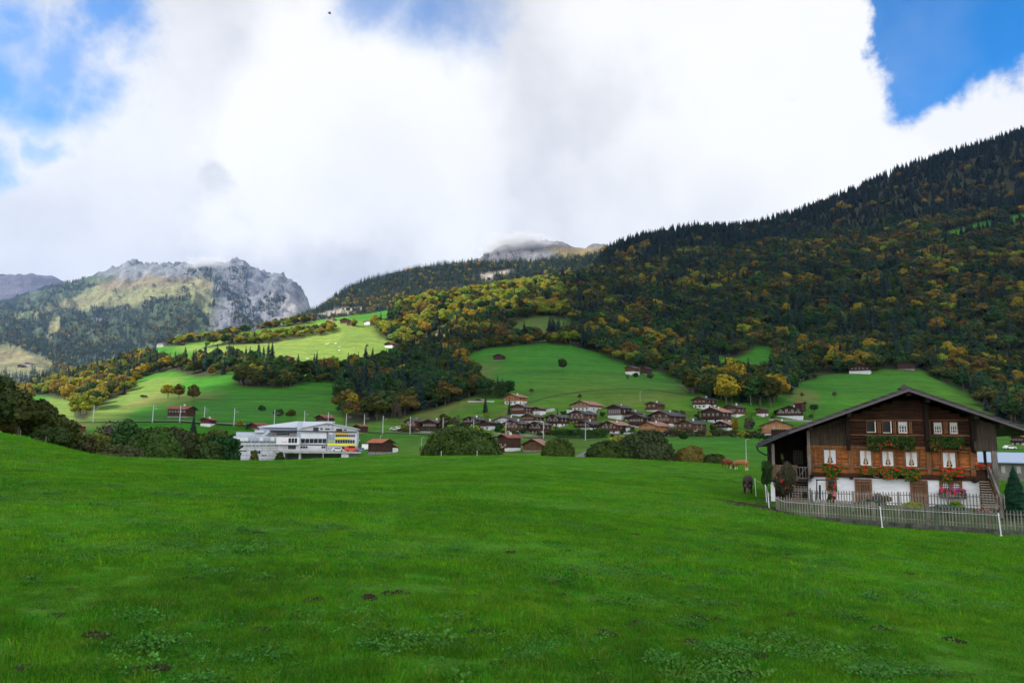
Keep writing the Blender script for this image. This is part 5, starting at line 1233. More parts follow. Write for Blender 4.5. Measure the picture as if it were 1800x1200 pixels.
# ---------------------------------------------------------------- flower boxes (stand on the house: things of their own)
FLW = {k_: mat('petals_'+k_, color=c_, rough=.6) for k_, c_ in dict(red=(.55,.02,.015), scarlet=(.65,.035,.02), orange=(.45,.10,.02), pink=(.65,.09,.18), purple=(.42,.04,.30)).items()}
BOXG = LEAF['green']; BOXL = leafmat('leaves_fresh', (.03,.07,.008), (.12,.20,.02), .25)
def toW(x, y, z): return c0+u_*x+Vector((math.sin(TH), math.cos(TH), 0))*y+Vector((0, 0, z))
def flower_box(label, pa, pb, ptop, pbot, trail, cols, leafm, nf, boxz=None, off=.32, fsz=.055, top_fl=True, heavy=1.0):
    xa, z1_ = F(pa, ptop, off); xb, z0_ = F(pb, pbot, off); t = empty('flower_box', toW(xa, 0, z0_), -TH, label, 'flower box', 'flower boxes on the large chalet')
    Lx = xb-xa; hb = .17; base = (z1_-z0_)*.42 if boxz is None else boxz
    b = MB(); b.box(.0, Lx, -off-.12, -off+.10, base-hb, base); b.build('box', GREYW, t)
    g = np.random.default_rng(int(pa*7)); n_ = int(Lx*760*heavy); H_t = z1_-z0_
    x = g.uniform(-.03, Lx+.03, n_); lo_ = trail(x/Lx); z = np.where(g.random(n_) < .45, g.uniform(base, H_t, n_), base-g.random(n_)*(base+lo_)); y = -off+g.normal(0, .09, n_)-.06*(z < base)-.08
    hgt = base+(H_t-base)*(.72+.28*np.sin(x*5.1+1)*np.sin(x*2.3)); z = np.where(z > hgt, hgt*g.uniform(.85, 1, n_), z)
    nn = g.normal(size=(n_, 3)); nn[:, 1] -= 1.2; nn /= np.linalg.norm(nn, axis=1)[:, None]
    V_, F_ = quads(np.stack([x, y, z], 1), nn, g.uniform(.03, .06, n_), g); link('foliage', raw_mesh('foliage', V_, F_, [leafm]), t)
    # blossoms in heads
    Cc = []; mi = []
    for i in range(nf):
        cx_ = g.uniform(0, Lx); lo1 = float(trail(np.array([cx_/Lx]))[0]); cz_ = (g.uniform(base-.02, H_t) if g.random() < (.7 if top_fl else .08) else g.uniform(-lo1, base*.45)); k_ = g.integers(len(cols))
        m_ = 11; Cc.append(np.stack([cx_+g.normal(0, fsz*.6, m_), np.full(m_, -off-.24)+g.normal(0, .03, m_), cz_+g.normal(0, fsz*.55, m_)], 1)); mi += [k_]*m_
    Cc = np.concatenate(Cc); nn = g.normal(size=Cc.shape)*.6; nn[:, 1] -= 1.3; nn /= np.linalg.norm(nn, axis=1)[:, None]
    V_, F_ = quads(Cc, nn, np.full(len(Cc), .028)*g.uniform(.7, 1.2, len(Cc)), g); link('blossoms', raw_mesh('blossoms', V_, F_, [FLW[k_] for k_ in cols], mi), t)
    return t
flower_box('lush green hanging flower box with few orange blossoms under the left upper windows', 1523, 1606, 766, 781, lambda u: .25+.12*np.sin(u*9), ['orange', 'red'], BOXG, 20, .42, .40, .04, False, 2.6)
flower_box('lush green hanging flower box under the right upper windows', 1633, 1693, 767, 782, lambda u: .22+.1*np.sin(u*8), ['orange', 'scarlet'], BOXG, 15, .40, .40, .04, False, 2.6)
flower_box('short flower box trailing red geraniums under the leftmost main window', 1447, 1479, 813, 826, lambda u: np.where(abs(u-.45) < .33, .55, .05), ['red', 'scarlet'], BOXL, 20)
flower_box('long flower box of red geraniums under the three middle windows', 1513, 1616, 818, 834, lambda u: np.where(u > .75, .40, np.where(abs(u-.5) < .12, .30, .06)), ['red', 'scarlet', 'red'], BOXL, 44)
flower_box('short flower box of bright red geraniums under the rightmost main window', 1655, 1691, 820, 836, lambda u: np.where(u < .5, .3, .04), ['scarlet', 'red'], BOXL, 44)
flower_box('ground level box of pink and purple geraniums before the double cellar window', 1651, 1696, 857, 872, lambda u: .1+u*0, ['pink', 'purple', 'scarlet', 'purple'], BOXG, 60, off=.25)
flower_box('small bunch of pinkish red geraniums in the dark cellar window', 1458, 1470, 851, 863, lambda u: .02+u*0, ['pink', 'scarlet'], BOXG, 14, off=.2)
flower_box('red geraniums on the stair landing at the right', 1716, 1740, 816, 823, lambda u: .0+u*0, ['red', 'scarlet'], BOXG, 34, off=.15)
# white looped hose on the wall
x_, z_ = F(1540, 836, .3); b = MB(); b.tube([tuple(toW(x_-.22, -.25, z_+.18)), tuple(toW(x_-.12, -.27, z_-.04)), tuple(toW(x_+.1, -.28, z_-.1)), tuple(toW(x_+.22, -.25, z_+.06))], .014, 6)
tag(b.build('rope', SASH), 'pale loop of rope hanging under the long flower box', 'rope')
# ---------------------------------------------------------------- fences
FEN = wood('silvered_pickets', (.13,.12,.105), (.33,.31,.28), False, .9); RUST = speckle('old_wall_stone', (.03,.03,.025), (.13,.125,.11), 3, .95, .8)
def on_plane(px_, py_): 
    return hit_px(px_, py_)
def picket_fence(label, A, B_, h, step, w_, name='picket_fence', wall=0.0, zA=None, zB=None, skip=None):
    A = Vector(A); B_ = Vector(B_); Ld = (B_-A).length; t = empty(name, A, math.atan2(B_.y-A.y, B_.x-A.x), label, 'fence')
    dz = (B_.z-A.z)/Ld; n_ = int(Ld/step); b = MB(); rr = random.Random(n_)
    for i in range(n_+1):
        x = i*step; z = dz*x; hh = h*rr.uniform(.96, 1.04); l = rr.uniform(-.012, .012)
        b.add([(x-w_/2,-.045,z+.03),(x+w_/2,-.045,z+.03),(x+w_/2,-.022,z+.03),(x-w_/2,-.022,z+.03),(x-w_/2+l,-.045,z+hh-.05),(x+w_/2+l,-.045,z+hh-.05),(x+w_/2+l,-.022,z+hh-.05),(x-w_/2+l,-.022,z+hh-.05),(x+l,-.045,z+hh),(x+l,-.022,z+hh)],
              [(0,3,2,1),(0,1,5,8,4),(1,2,6,5),(2,3,7,9,6),(3,0,4,7),(4,8,9,7),(8,5,6,9)])
    b.build('pickets', FEN, t)
    for k in (.22, .78):
        b = MB(); b.bar((0, 0, h*k), (Ld, 0, dz*Ld+h*k), .04, .07); b.build('rail', FEN, t)
    for i in range(int(Ld/2.4)+1):
        x = min(i*2.4, Ld); b = MB(); b.box(x-.05, x+.05, .0, .1, dz*x-.4, dz*x+h*.98); b.build('fence_post', FEN, t)
    return t
def ptY(px_, py_, Y_): return mid(px_, py_, Y_)
A = ptY(1366, 903, 40.8); B1 = ptY(1852, 937, 33.6)
picket_fence('long weathered grey picket fence on a low stone wall in front of the garden', A, B1, .93, .135, .055)
b = MB(); Ld = (B1-A).length; dz = (B1.z-A.z)/Ld; rr = random.Random(2); n_ = 60
for i in range(n_):
    x = Ld*i/n_; x2 = Ld*(i+1)/n_; hh = .02; b.box(x, x2-.01, -.14-rr.uniform(0, .06), .16, dz*x-.9, dz*x+hh-rr.uniform(0, .04))
w_ = b.build('garden_wall', RUST, None, A); w_.rotation_euler = (0, 0, math.atan2(B1.y-A.y, B1.x-A.x)); tag(w_, 'low dark mossy stone wall carrying the long picket fence', 'wall')
A2 = ptY(1425, 885, 44.6); B2 = ptY(1768, 896, 37.9); picket_fence('second grey picket fence close to the white house wall', A2, B2, .80, .15, .05)
A3 = ptY(1383, 884, 45.6); B3 = ptY(1427, 886, 45.0); picket_fence('short upright porch fence beside the rose bush', A3, B3, 1.05, .17, .06, name='porch_fence')
# earth of the garden between fence and house
b = MB(); Pq = [A+Vector((0, .2, -.02)), B1+Vector((0, .2, -.02)), toW(xr+4, 1, -.1), toW(pxl-1.0, 1, -.1)]
b.add([tuple(q) for q in Pq], [(0, 1, 2, 3)]); tag(b.build('garden_ground', speckle('garden_soil', (.022,.05,.012), (.05,.12,.02), 2.5, .95, .6)), 'dark garden soil with low greenery behind the picket fence', None, None, 'structure')
# electric fence stakes
STK = mat('white_stake', color=(.72,.73,.76), rough=.5); SM_ = MB(); SM_.tube([(0,0,-.1), (0,0,1.0)], [.022, .020], 7); SM_.box(-.035, .035, -.035, .035, .02, .05); SM_.tube([(0,0,.93), (0,-.05,.93)], .018, 5); SM_ = SM_.mesh('fence_stake', STK)
stk = [(1549, 918, 890, 'before the middle of the long picket fence'), (1757, 931, 901, 'before the right part of the long picket fence'), (1351, 888, 865, 'nearest the left corner of the picket fence'), (1346.5, 871, 851, 'just left of the white pillar'), (1328, 856, 840, 'beside the dark grazing cow'), (1691, 866, 846, None)]
tips = []
for x_, yb, yt, lb in stk:
    if lb is None: continue
    Yd = {1549: 36.6, 1757: 33.6, 1351: 41.5, 1346.5: 48, 1328: 56}[x_]; tp_ = mid(x_, yt, Yd); q = Vector((tp_.x, tp_.y, gz(tp_.x, tp_.y))); hh = max(.6, tp_.z-q.z)
    o = link('fence_stake', SM_, None, q); o.scale = (1.2, 1.2, hh); o.rotation_euler = (0, -.06 if x_ > 1540 else -.04, 0)
    tag(o, 'thin white fence stake '+lb, 'stake', 'white fence stakes'); tips.append((x_, Vector((q.x, q.y, q.z+hh*.9))))
tips.sort(key=lambda a: a[0]); tp = [t[1] for t in tips]; 
b = MB(); b.tube([tuple(tp[i]) for i in (0, 1, 2)]+[(tp[2].x+.3, tp[2].y-1.5, tp[2].z-.3)]+[tuple(tp[3]), tuple(tp[4])], .007, 4); tag(b.build('fence_wire', STK), 'thin white wire strung between the white stakes', 'wire')
# crest marker posts
for i, (x_, Yd) in enumerate([(34, 77), (80, 79), (776, 119), (839, 119), (569, 117)]):
    q = at_depth(x_, Yd); b = MB(); b.tube([(0,0,-.3), (0,0,.75)], .035, 7); b.tube([(0,0,.75), (0,0,.78)], [.04,.015], 7)
    tag(b.build('field_post', STK if i > 1 else GREYW, None, q), ['wooden post on the crest at the far left', 'second wooden post down the left crest', 'short white post before the big bush, left one', 'short white post before the big bush, right one', 'white post on the crest below the school'][i], 'post')
# ---------------------------------------------------------------- bushes, garden plants, near trees
def bush(name, label, px_, pyb, wpx, hpx, leafk, n_, leaf, Y_=None, cat='bush', seed=1, flat=1, lobes=22, group=None, wf=.5, trunk=False, tr=None):
    q = at_depth(px_, Y_) if Y_ else hit_px(px_, pyb)
    m_ = q.dot(fwd)/F_PX; Wd = wpx*m_; H = hpx*m_
    if Y_ and pyb: 
        d = ray(px_, pyb); q = Vector((q.x, q.y, q.z-.1)); H = max(H, d.z/d.y*Y_-q.z+hpx*m_)
    t = empty(name, q, 0, label, cat, group)
    V_, F_ = dome_crown(seed, n_, leaf, Wd, Wd*.85, H)
    link('foliage', raw_mesh('foliage', V_, F_, [LEAF[leafk] if isinstance(leafk, str) else leafk]), t)
    tm = trunk_vf(.45, .03, 6, seed, .25); tm.v = [(a*Wd*.8, b_*Wd*.8, c_*H) for a, b_, c_ in tm.v]; tm.build('trunk', BARK, t)
    return t
BUSH = leafmat('bush_leaves', (.016,.036,.006), (.075,.115,.015), .15); BUSHB = leafmat('bush_brown_leaves', (.034,.042,.014), (.10,.105,.036), .15); BUSHG = leafmat('bush_grey_green', (.024,.036,.012), (.07,.09,.028), .15); BUSHO = leafmat('bush_ochre_leaves', (.08,.065,.015), (.22,.16,.035), .2)
bush('round_bush', 'largest dense round hedge bush on the meadow crest at the centre', 811, 801, 138, 50, BUSH, 15000, .17, 128, seed=4)
bush('round_bush', 'smaller dense round bush right of the salmon roofed barn', 982, 804, 60, 31, BUSH, 7000, .16, 124, seed=5)
bush('round_bush', 'low brownish bush left beside the tall domed one', 1070, 811, 80, 30, BUSH, 7000, .16, 126, seed=6)
bush('round_bush', 'tall domed brownish bush right of centre on the crest', 1132, 812, 104, 50, BUSHG, 10000, .17, 130, seed=7)
bush('round_bush', 'ochre yellow low bush right of the domed bush', 1213, 813, 52, 30, BUSHO, 5000, .15, 132, seed=8)
bush('round_bush', 'narrow dark low hedge bush left of the two brown cows', 1256, 817, 44, 17, BUSH, 4000, .15, 130, seed=9)
bush('round_bush', 'big dark round bush behind the meadow at left', 272, 807, 96, 52, BUSH, 12000, .17, 118, seed=10)
bush('round_bush', 'low dark brush between conifer and school at left', 215, 805, 80, 22, BUSHB, 5000, .17, 108, seed=11)
bush('round_bush', 'small olive shrub before the left wing of the school', 448, 812, 20, 17, 'olive', 2500, .2, 190, seed=12)
bush('round_bush', 'round green shrub before the middle of the school', 493, 812, 24, 16, 'green', 2500, .2, 190, seed=13)
bush('round_bush', 'dark shrub at the left foot of the school', 411, 812, 30, 20, 'green', 3500, .2, 175, seed=14)
# near trees on the left
def tree(label, px_, Yd, hpx, kd, wr=.45, n_=7000, leaf=.22, seed=1, cat='tree', name='near_tree', base=None):
    q = at_depth(px_, Yd); m_ = q.dot(fwd)/F_PX
    top = (base-hpx) if base else None
    H = hpx*m_
    if base: d = ray(px_, base-hpx); H = d.z/d.y*Yd-q.z
    t = empty(name, q, random.uniform(0, 6), label, cat)
    if kd == 'spruce':
        V_, F_ = spruce_crown(seed, 46, 26, wr*.5, .04)
    else: V_, F_ = broad_crown(seed, n_, leaf/H, w=wr, z0=.05, lobes=22)
    V_ = V_*H; link('crown', raw_mesh('crown', V_, F_, [LEAF[kd] if isinstance(kd, str) else kd]), t)
    tm = trunk_vf(.5, .016, 6 if kd != 'spruce' else 0, seed); tm.v = [(a*H, b_*H, c_*H) for a, b_, c_ in tm.v]; tm.build('trunk', BARK, t)
    return t
DKG = leafmat('leaves_dark', (.018,.034,.008), (.075,.105,.020), .15)  # dark green leaf colour of the near trees
for a in [('tallest dark tree cut by the left picture edge', -18, 96, 150, DKG, .45, 9000, .22, 21, 'tree', 'near_tree', 800), ('dark broad tree second from the left picture edge', 30, 98, 128, DKG, .5, 9000, .22, 22, 'tree', 'near_tree', 800),
          ('rust tinged dark tree behind the left crest', 8, 112, 112, 'rust', .45, 8000, .22, 20, 'tree', 'near_tree', 790),
          ('dark olive tree above the falling left crest', 66, 104, 105, DKG, .5, 9000, .22, 23, 'tree', 'near_tree', 803), ('lower dark tree with yellowish tips right of the left group', 104, 108, 82, 'olive', .5, 8000, .2, 24, 'tree', 'near_tree', 806),
          ('low brown tree at the right end of the left group', 140, 112, 52, BUSHB, .6, 6000, .2, 25, 'tree', 'near_tree', 808), ('low dark tree filling the base of the left group', 88, 100, 60, DKG, .7, 7000, .2, 26, 'tree', 'near_tree', 806),
          ('broad dark evergreen standing alone left of the big round bush', 222, 122, 84, 'green', .36, 9000, .2, 27, 'evergreen tree', 'near_tree', 812),
          ('dark leafed tree behind the big dark left bush', 318, 150, 64, DKG, .5, 6000, .25, 28, 'tree', 'near_tree', 806), ('slim dark spruce before the long red roof', 338, 165, 78, 'spruce', .42, 0, 0, 29, 'spruce', 'near_tree', 808),
          ('dark round tree right of the slim spruce', 352, 150, 44, 'green', .55, 6000, .25, 30, 'tree', 'near_tree', 808), ('yellowish tree before the white fronted house', 378, 160, 58, 'olive', .45, 6000, .25, 31, 'tree', 'near_tree', 806),
          ('golden tree left of the school', 420, 318, 34, 'yellow', .4, 4000, .3, 32, 'tree', 'near_tree', 772), ('dark tree against the left wall of the school', 388, 158, 58, 'green', .5, 6000, .25, 33, 'tree', 'near_tree', 812),
          ('tall grey green tree before the slim spruce', 300, 142, 62, BUSHG, .5, 5000, .2, 34, 'tree', 'near_tree', 800), ('slender dark spruce between golden tree and school', 432, 318, 30, 'spruce', .4, 0, 0, 35, 'spruce', 'near_tree', 770),
          ('pale grey shrub tree above the far lane at left', 205, 190, 58, 'brown', .5, 3000, .2, 36, 'tree', 'near_tree', 790), ('yellow green tree thicket left of the dark evergreen', 178, 185, 44, 'lime', .6, 4000, .25, 37, 'tree', 'near_tree', 792),
          ('low olive thicket above the lane at left', 152, 180, 38, 'olive', .7, 4000, .25, 38, 'tree', 'near_tree', 794), ('round olive tree below the long red roof', 284, 170, 56, 'olive', .5, 5000, .25, 39, 'tree', 'near_tree', 800),
          ('bright yellow green tree rising behind the domed bush', 1089, 175, 46, 'lime', .36, 5000, .22, 40, 'tree', 'near_tree', 802),
          ('round green tree on the upper school slope', 457, 380, 20, 'green', .5, 2500, .4, 41, 'tree', 'near_tree', 731), ('green hedge tree behind the school roof', 487, 350, 18, 'green', .6, 2500, .4, 42, 'tree', 'near_tree', 736), ('ochre round tree behind the school roof', 509, 352, 22, 'olive', .6, 2500, .4, 43, 'tree', 'near_tree', 741),
          ]: tree(*a)
# village and pasture trees, one by one
def vtree(label, px_, pyb, h_, kd, wr=1.0, Y_=None):
    q = at_depth(px_, Y_) if Y_ else hit_px(px_, pyb); m_ = q.dot(fwd)/F_PX; H = h_*m_
    key = (kd, 0) if kd != 'spruce' else ('spruce', random.randrange(3))
    o = link('spruce_tree' if kd == 'spruce' else 'garden_tree', MESH[key], None, q-Vector((0, 0, .03*H))); o.scale = (H*wr, H*wr, H); o.rotation_euler = (0, 0, random.uniform(0, 6))
    tag(o, label, 'spruce tree' if kd == 'spruce' else 'tree')
for a in [('single round dark tree in the middle of the central hill pasture', 988, 652, 27, 'green', 1.1), ('small bare tree low on the central pasture above the orange house', 934, 693, 13, 'brown', 1.6), ('small bare tree behind the salmon roofed new house', 1019, 703, 13, 'brown', 1.6),
          ('dark spruce in front of the orange wooden house', 895, 728, 32, 'spruce', 1.2), ('broad dark spruce on the slope left of the orange house', 853, 725, 32, 'spruce', 1.7), ('small yellow tree below the broad dark spruce', 857, 737, 14, 'lime', 1.3),
          *[('%s garden tree standing before the %s' % (a_, b_), x_, 0, h_, k_, w_, 304) for a_, b_, x_, h_, k_, w_ in (('dark', 'left end of the long red roof', 292, 17, 'green', 1.5), ('grey brown', 'long red roof', 306, 19, 'brown', 1.4), ('olive', 'middle of the long red roof', 320, 15, 'olive', 1.7), ('deep green', 'right part of the long red roof', 345, 14, 'green', 1.7), ('yellow', 'lower red roofed house', 372, 15, 'olive', 1.4), ('golden', 'slope left of the school', 388, 22, 'yellow', 1.0), ('dark pointed', 'slope left of the school', 399, 22, 'spruce', 1.0), ('large green', 'field mast left of the school', 408, 22, 'green', 1.2))],
          ('tall pale poplar left of the village', 694, 742, 48, 'brown', .62), ('second slender bare poplar right of the tall pale one', 703, 746, 30, 'brown', .7), ('golden green tall tree between the first chalets', 783, 758, 36, 'olive', 1.1), ('grey brown tree right of the golden green one', 801, 758, 32, 'brown', 1.2),
          ('small spruce before the pale new house', 980, 731, 16, 'spruce', 1.3), ('dark shrub tree beside the pale new house', 991, 732, 13, 'green', 1.5), ('round green tree right of the pale new house', 1059, 735, 15, 'green', 1.2), ('dark trimmed cypress bush beside the dark chalet', 921, 761, 12, 'green', .9),
          ('green garden tree left of the trimmed cypress', 875, 763, 16, 'green', 1.4), ('yellow bush tree below the grey annexe', 948, 768, 12, 'olive', 1.8), ('olive hedge tree at the mast before the village', 966, 769, 16, 'olive', 1.8), ('dark hedge tree left of the tall village hedge', 978, 769, 15, 'green', 1.9),
          ('tall dark hedge tree left part of the village hedge', 1003, 770, 20, 'green', 1.7), ('tall dark hedge tree right part of the village hedge', 1019, 770, 20, 'green', 1.6), ('low hedge tree before the low dark chalet', 1036, 769, 12, 'green', 2.2), ('low trimmed hedge piece below the reddish chalet', 1056, 769, 9, 'green', 3), 
          ('large green garden tree right of the largest chalet', 1186, 738, 22, 'green', 1.5), ('grey green tree behind the large garden tree', 1199, 738, 20, 'brown', 1.5), ('dark spruce in front of the pinkish roofed chalet', 1228, 748, 32, 'spruce', 1.4), ('bare spreading orchard tree left of the trellis field', 1181, 768, 22, 'brown', 1.8),
          ('bare orchard tree before the glazed chalet', 1207, 768, 18, 'brown', 1.7), ('bare orchard tree further right before the hedge', 1238, 768, 18, 'brown', 1.7), ('tall grey bare tree by the low brown chalet', 1315, 758, 30, 'brown', 1.0), ('pale yellow slim birch by the low brown chalet', 1292, 766, 38, 'yellow', .55),
          ('tall slim bare birch right of the pale one', 1314, 766, 34, 'brown', .6), ('dark cypress beside the small hay shed', 1344, 731, 14, 'spruce', 1.6), ('dark round tree behind the terrace chalet', 1432, 725, 19, 'green', 1.4), ('yellow green small tree on the terrace wall', 1426, 738, 12, 'olive', 1.3),
          ('dark green tree in the grove left of the long orange chalet', 1322, 752, 28, 'spruce', 1.0), ('dense dark tree left below the orange chalet', 1335, 775, 18, 'green', 1.9), ('dense shrub below the red garage', 1350, 777, 16, 'green', 2.0), ('olive shrub at the hedge before the orange chalet', 1316, 775, 15, 'olive', 1.6),
          ('low hedge shrub right end of the field edge', 1290, 771, 10, 'olive', 2.4), ('big orange autumn tree at the right corner of the central pasture', 1206, 668, 42, 'yellow', 1.15), ('golden tree beside the big orange one', 1190, 672, 36, 'olive', 1.2), ('orange tree glowing in the dark wood', 757, 686, 30, 'yellow', 1.1),
          ('yellow tree right of the lone tree belt edge', 579, 586, 15, 'yellow', 1.35), ('lime green tree between the crest farmhouses', 622, 574, 18, 'lime', 1.2), ('bright yellow tree at the right edge of the plateau', 676, 592, 20, 'yellow', 1.1), ('tall dark spruce at the lower right corner of the plateau', 655, 632, 25, 'spruce', 1.2),
          ('small bare bush on the plateau before the white barn', 645, 611, 7, 'brown', 2), ('golden brown round tree, left of the three on the green left slope', 295, 700, 30, 'yellow', 1.25), ('rust round tree, middle of the three on the green left slope', 314, 701, 28, 'rust', 1.2), ('brown round tree, right of the three on the green left slope', 340, 706, 33, 'rust', 1.1),
          ('low dark bush on the green left slope', 252, 700, 7, 'olive', 3.2), ('dark broad tree left of the terrace farm hut', 1410, 700, 12, 'brown', 1.3), ('small dark tree right of the dark farmhouse', 1540, 655, 12, 'olive', 1.3), ('faint bare tree on the right pasture', 1467, 700, 14, 'brown', 1.3),
          ('small round tree before the barns on the right pasture edge', 1432, 668, 13, 'olive', 1.2), ('dark shrub cluster beside the brown pasture barn', 1117, 666, 14, 'green', 1.4), ('dark shrub cluster right of the smaller pasture barn', 1143, 668, 15, 'green', 1.5), ('small shrub below the brown pasture barn', 1103, 668, 10, 'brown', 1.4),
          ('dark tree clump by the small farm on the upper pasture', 966, 588, 30, 'spruce', 1.5), ('second dark spruce of the pair on the upper pasture', 975, 588, 26, 'spruce', 1.5)]: vtree(*a)
def hedge(label, x0_, x1_, yb_, H, leafm, n_, wd=1.2):
    a_ = hit_px(x0_, yb_); b_ = hit_px(x1_, yb_); Ld = (b_-a_).length; t = empty('hedge', a_, math.atan2(b_.y-a_.y, b_.x-a_.x), label, 'hedge')
    g = np.random.default_rng(int(x0_)); x = g.uniform(0, Ld, n_); z = H*g.random(n_)**.6*(1+.12*np.sin(x*1.3)+.08*np.sin(x*3.7)); y = g.choice([-1, 1], n_)*wd/2*g.uniform(.7, 1.1, n_); tp_ = g.random(n_) < .35; z[tp_] = H*(1+.12*np.sin(x[tp_]*1.3)); y[tp_] *= g.random(tp_.sum())
    z += np.array([gz(*( (a_+(b_-a_)*(q/Ld)).xy )) for q in x])-a_.z; nn = g.normal(size=(n_, 3)); nn /= np.linalg.norm(nn, axis=1)[:, None]; V_, F_ = quads(np.stack([x, y, z], 1), nn, g.uniform(.14, .3, n_), g)
    link('foliage', raw_mesh('foliage', V_, F_, [leafm]), t); b = MB(); b.box(0, Ld, -.2, .2, -.3, .2); b.build('stems', BARK, t)
hedge('long brown green hedge along the railway before the orchard trees', 1150, 1330, 768, 2.3, BUSHB, 5200); hedge('dense green hedge before the middle of the village', 975, 1068, 769, 3.4, 'x' and LEAF['green'], 4200, 2.5)
hedge('low hedge above the orange wooden house', 838, 892, 700, 5, LEAF['green'], 2600, 4); hedge('hedge strip at the foot of the westernmost chalets', 700, 790, 760, 1.4, BUSHB, 1800)
def low_wall(label, x0_, y0_, x1_, y1_, H, m_):
    a_ = hit_px(x0_, y0_); b_ = hit_px(x1_, y1_); Ld = (b_-a_).length; b = MB(); dz_ = (b_.z-a_.z); n_ = max(2, int(Ld/2.5))
    for i in range(n_): b.box(Ld*i/n_, Ld*(i+1)/n_-.02, 0, .35, dz_*i/n_-1.2, dz_*(i+.5)/n_+H)
    o = b.build('garden_wall', m_, None, a_); o.rotation_euler = (0, 0, math.atan2(b_.y-a_.y, b_.x-a_.x)); tag(o, label, 'wall')
WG_ = speckle('pale_wall', (.30,.30,.30), (.46,.46,.46), 1.5)
low_wall('pale curved garden wall left of the orange house', 822, 707, 868, 707, .9, WG_); low_wall('long white retaining wall right of the small brown annex', 948, 727, 975, 722, 1.6, WG_); low_wall('grey terrace wall below the pale new house', 996, 726, 1048, 727, 1.8, WG_)
low_wall('dark field wall below the lower village chalets', 868, 764, 960, 768, .9, STONE); low_wall('stone terrace wall before the long terrace chalet', 1352, 739, 1428, 742, 1.0, STONE); low_wall('pale wall below the garages of the lower village', 1095, 763, 1180, 766, 1.0, WG_); low_wall('stone wall in front of the westernmost chalets', 712, 760, 775, 761, .8, STONE)
rs_ = random.Random(12); nshr = 0
for (x0_, x1_, y0_, y1_, n_) in ((700, 830, 752, 758, 8), (830, 1000, 748, 766, 18), (1000, 1180, 742, 768, 20), (1180, 1400, 728, 772, 22), (1180, 1240, 764, 772, 6)):
    for i in range(n_):
        q = hit_px(rs_.uniform(x0_, x1_), rs_.uniform(y0_, y1_)); H = rs_.uniform(2.2, 5.5); k_ = rs_.choice(['green', 'olive', 'brown', 'green', 'olive', 'lime'])
        o = link('garden_bush', MESH[k_, 0], None, q-Vector((0, 0, .25*H))); w_ = rs_.uniform(1.0, 1.9); o.scale = (H*w_, H*w_, H); o.rotation_euler = (0, 0, rs_.uniform(0, 6))
        tag(o, 'small '+dict(green='dark green', olive='olive', brown='bare brown', lime='yellow green')[k_]+' garden bush between the village houses', 'bush', k_+' garden bushes of the village')
# garden: rose bush, shrub, thuja, trellis, plants
q = hit_px(1383, 893); 
def local_bush(name, label, pa, pb, ptop, pbot, Yd, leafm, n_, leaf, cols=None, nf=0, cat='bush', seed=1, loose=.5, fl=.05):
    base = mid((pa+pb)/2, pbot, Yd); top = mid((pa+pb)/2, ptop, Yd); m_ = base.dot(fwd)/F_PX; Wd = (pb-pa)*m_; H = (top-base).z
    t = empty(name, base, 0, label, cat); V_, F_ = broad_crown(seed, n_, leaf/H, w=.5, z0=.02, lobes=18); V_ = V_*np.array([Wd/1.0, min(Wd, 1.6), H]); link('foliage', raw_mesh('foliage', V_, F_, [leafm]), t)
    tm = trunk_vf(.5, .02, 9, seed, .35); tm.v = [(a*Wd, b_*Wd, c_*H) for a, b_, c_ in tm.v]; tm.build('trunk', BARK, t)
    if nf:
        g = np.random.default_rng(seed); u = g.normal(size=(nf, 3)); u /= np.linalg.norm(u, axis=1)[:, None]; u[:, 1] = -abs(u[:, 1]); cc = np.array([0, 0, H*.5])+u*np.array([Wd*.42, .7, H*.42])
        cc = np.repeat(cc, 6, 0)+g.normal(0, fl*.5, (nf*6, 3)); nn = g.normal(size=cc.shape); nn[:, 1] -= 1; nn /= np.linalg.norm(nn, axis=1)[:, None]
        V_, F_ = quads(cc, nn, np.full(len(cc), fl*.55), g); link('blossoms', raw_mesh('blossoms', V_, F_, [FLW[c_] for c_ in cols], np.repeat(g.integers(0, len(cols), nf), 6)), t)
    return t
local_bush('rose_bush', 'tall straggly rose bush with red hips before the porch', 1360, 1411, 804, 894, 44.2, LEAF['rose'], 7500, .05, ['red', 'orange'], 9, seed=51)
local_bush('shrub', 'green shrub climbing at the left corner of the porch', 1334, 1362, 796, 874, 48.5, LEAF['green'], 4200, .06, seed=52)
local_bush('shrub', 'rose plant with red blooms behind the front fence', 1452, 1470, 862, 897, 42.8, LEAF['green'], 1800, .05, ['red', 'pink'], 9, seed=53)
local_bush('shrub', 'leafy light green plant behind the front fence', 1586, 1622, 880, 903, 39.5, LEAF['lime'], 1500, .07, seed=54)
local_bush('shrub', 'blue green cabbage bed behind the front fence', 1630, 1700, 886, 908, 38.2, mat('blue_green_leaves', color=(.06,.13,.09), rough=.6), 3200, .07, seed=55)
local_bush('shrub', 'light green bushy plant right of the second door', 1668, 1696, 880, 900, 38.6, LEAF['lime'], 1300, .07, seed=56)
local_bush('shrub', 'grey green lavender clump before the first door', 1500, 1560, 876, 894, 42.0, mat('grey_green_leaves', color=(.09,.12,.085), rough=.7), 2400, .05, seed=57)
local_bush('shrub', 'small dark purple shrub by the porch fence', 1409, 1420, 864, 880, 44.4, BUSHB, 900, .05, seed=58)
local_bush('shrub', 'twiggy pot plant between the two doors', 1552, 1570, 869, 884, 42.6, BUSHO, 800, .05, seed=59)
local_bush('shrub', 'white flowering plants at the right end of the garden', 1712, 1740, 893, 908, 37.2, LEAF['green'], 900, .05, ['pink'], 6, seed=60)
local_bush('hanging_plant', 'green hanging basket plant under the porch roof', 1372, 1379, 796, 811, 47.5, LEAF['olive'], 500, .05, seed=61)
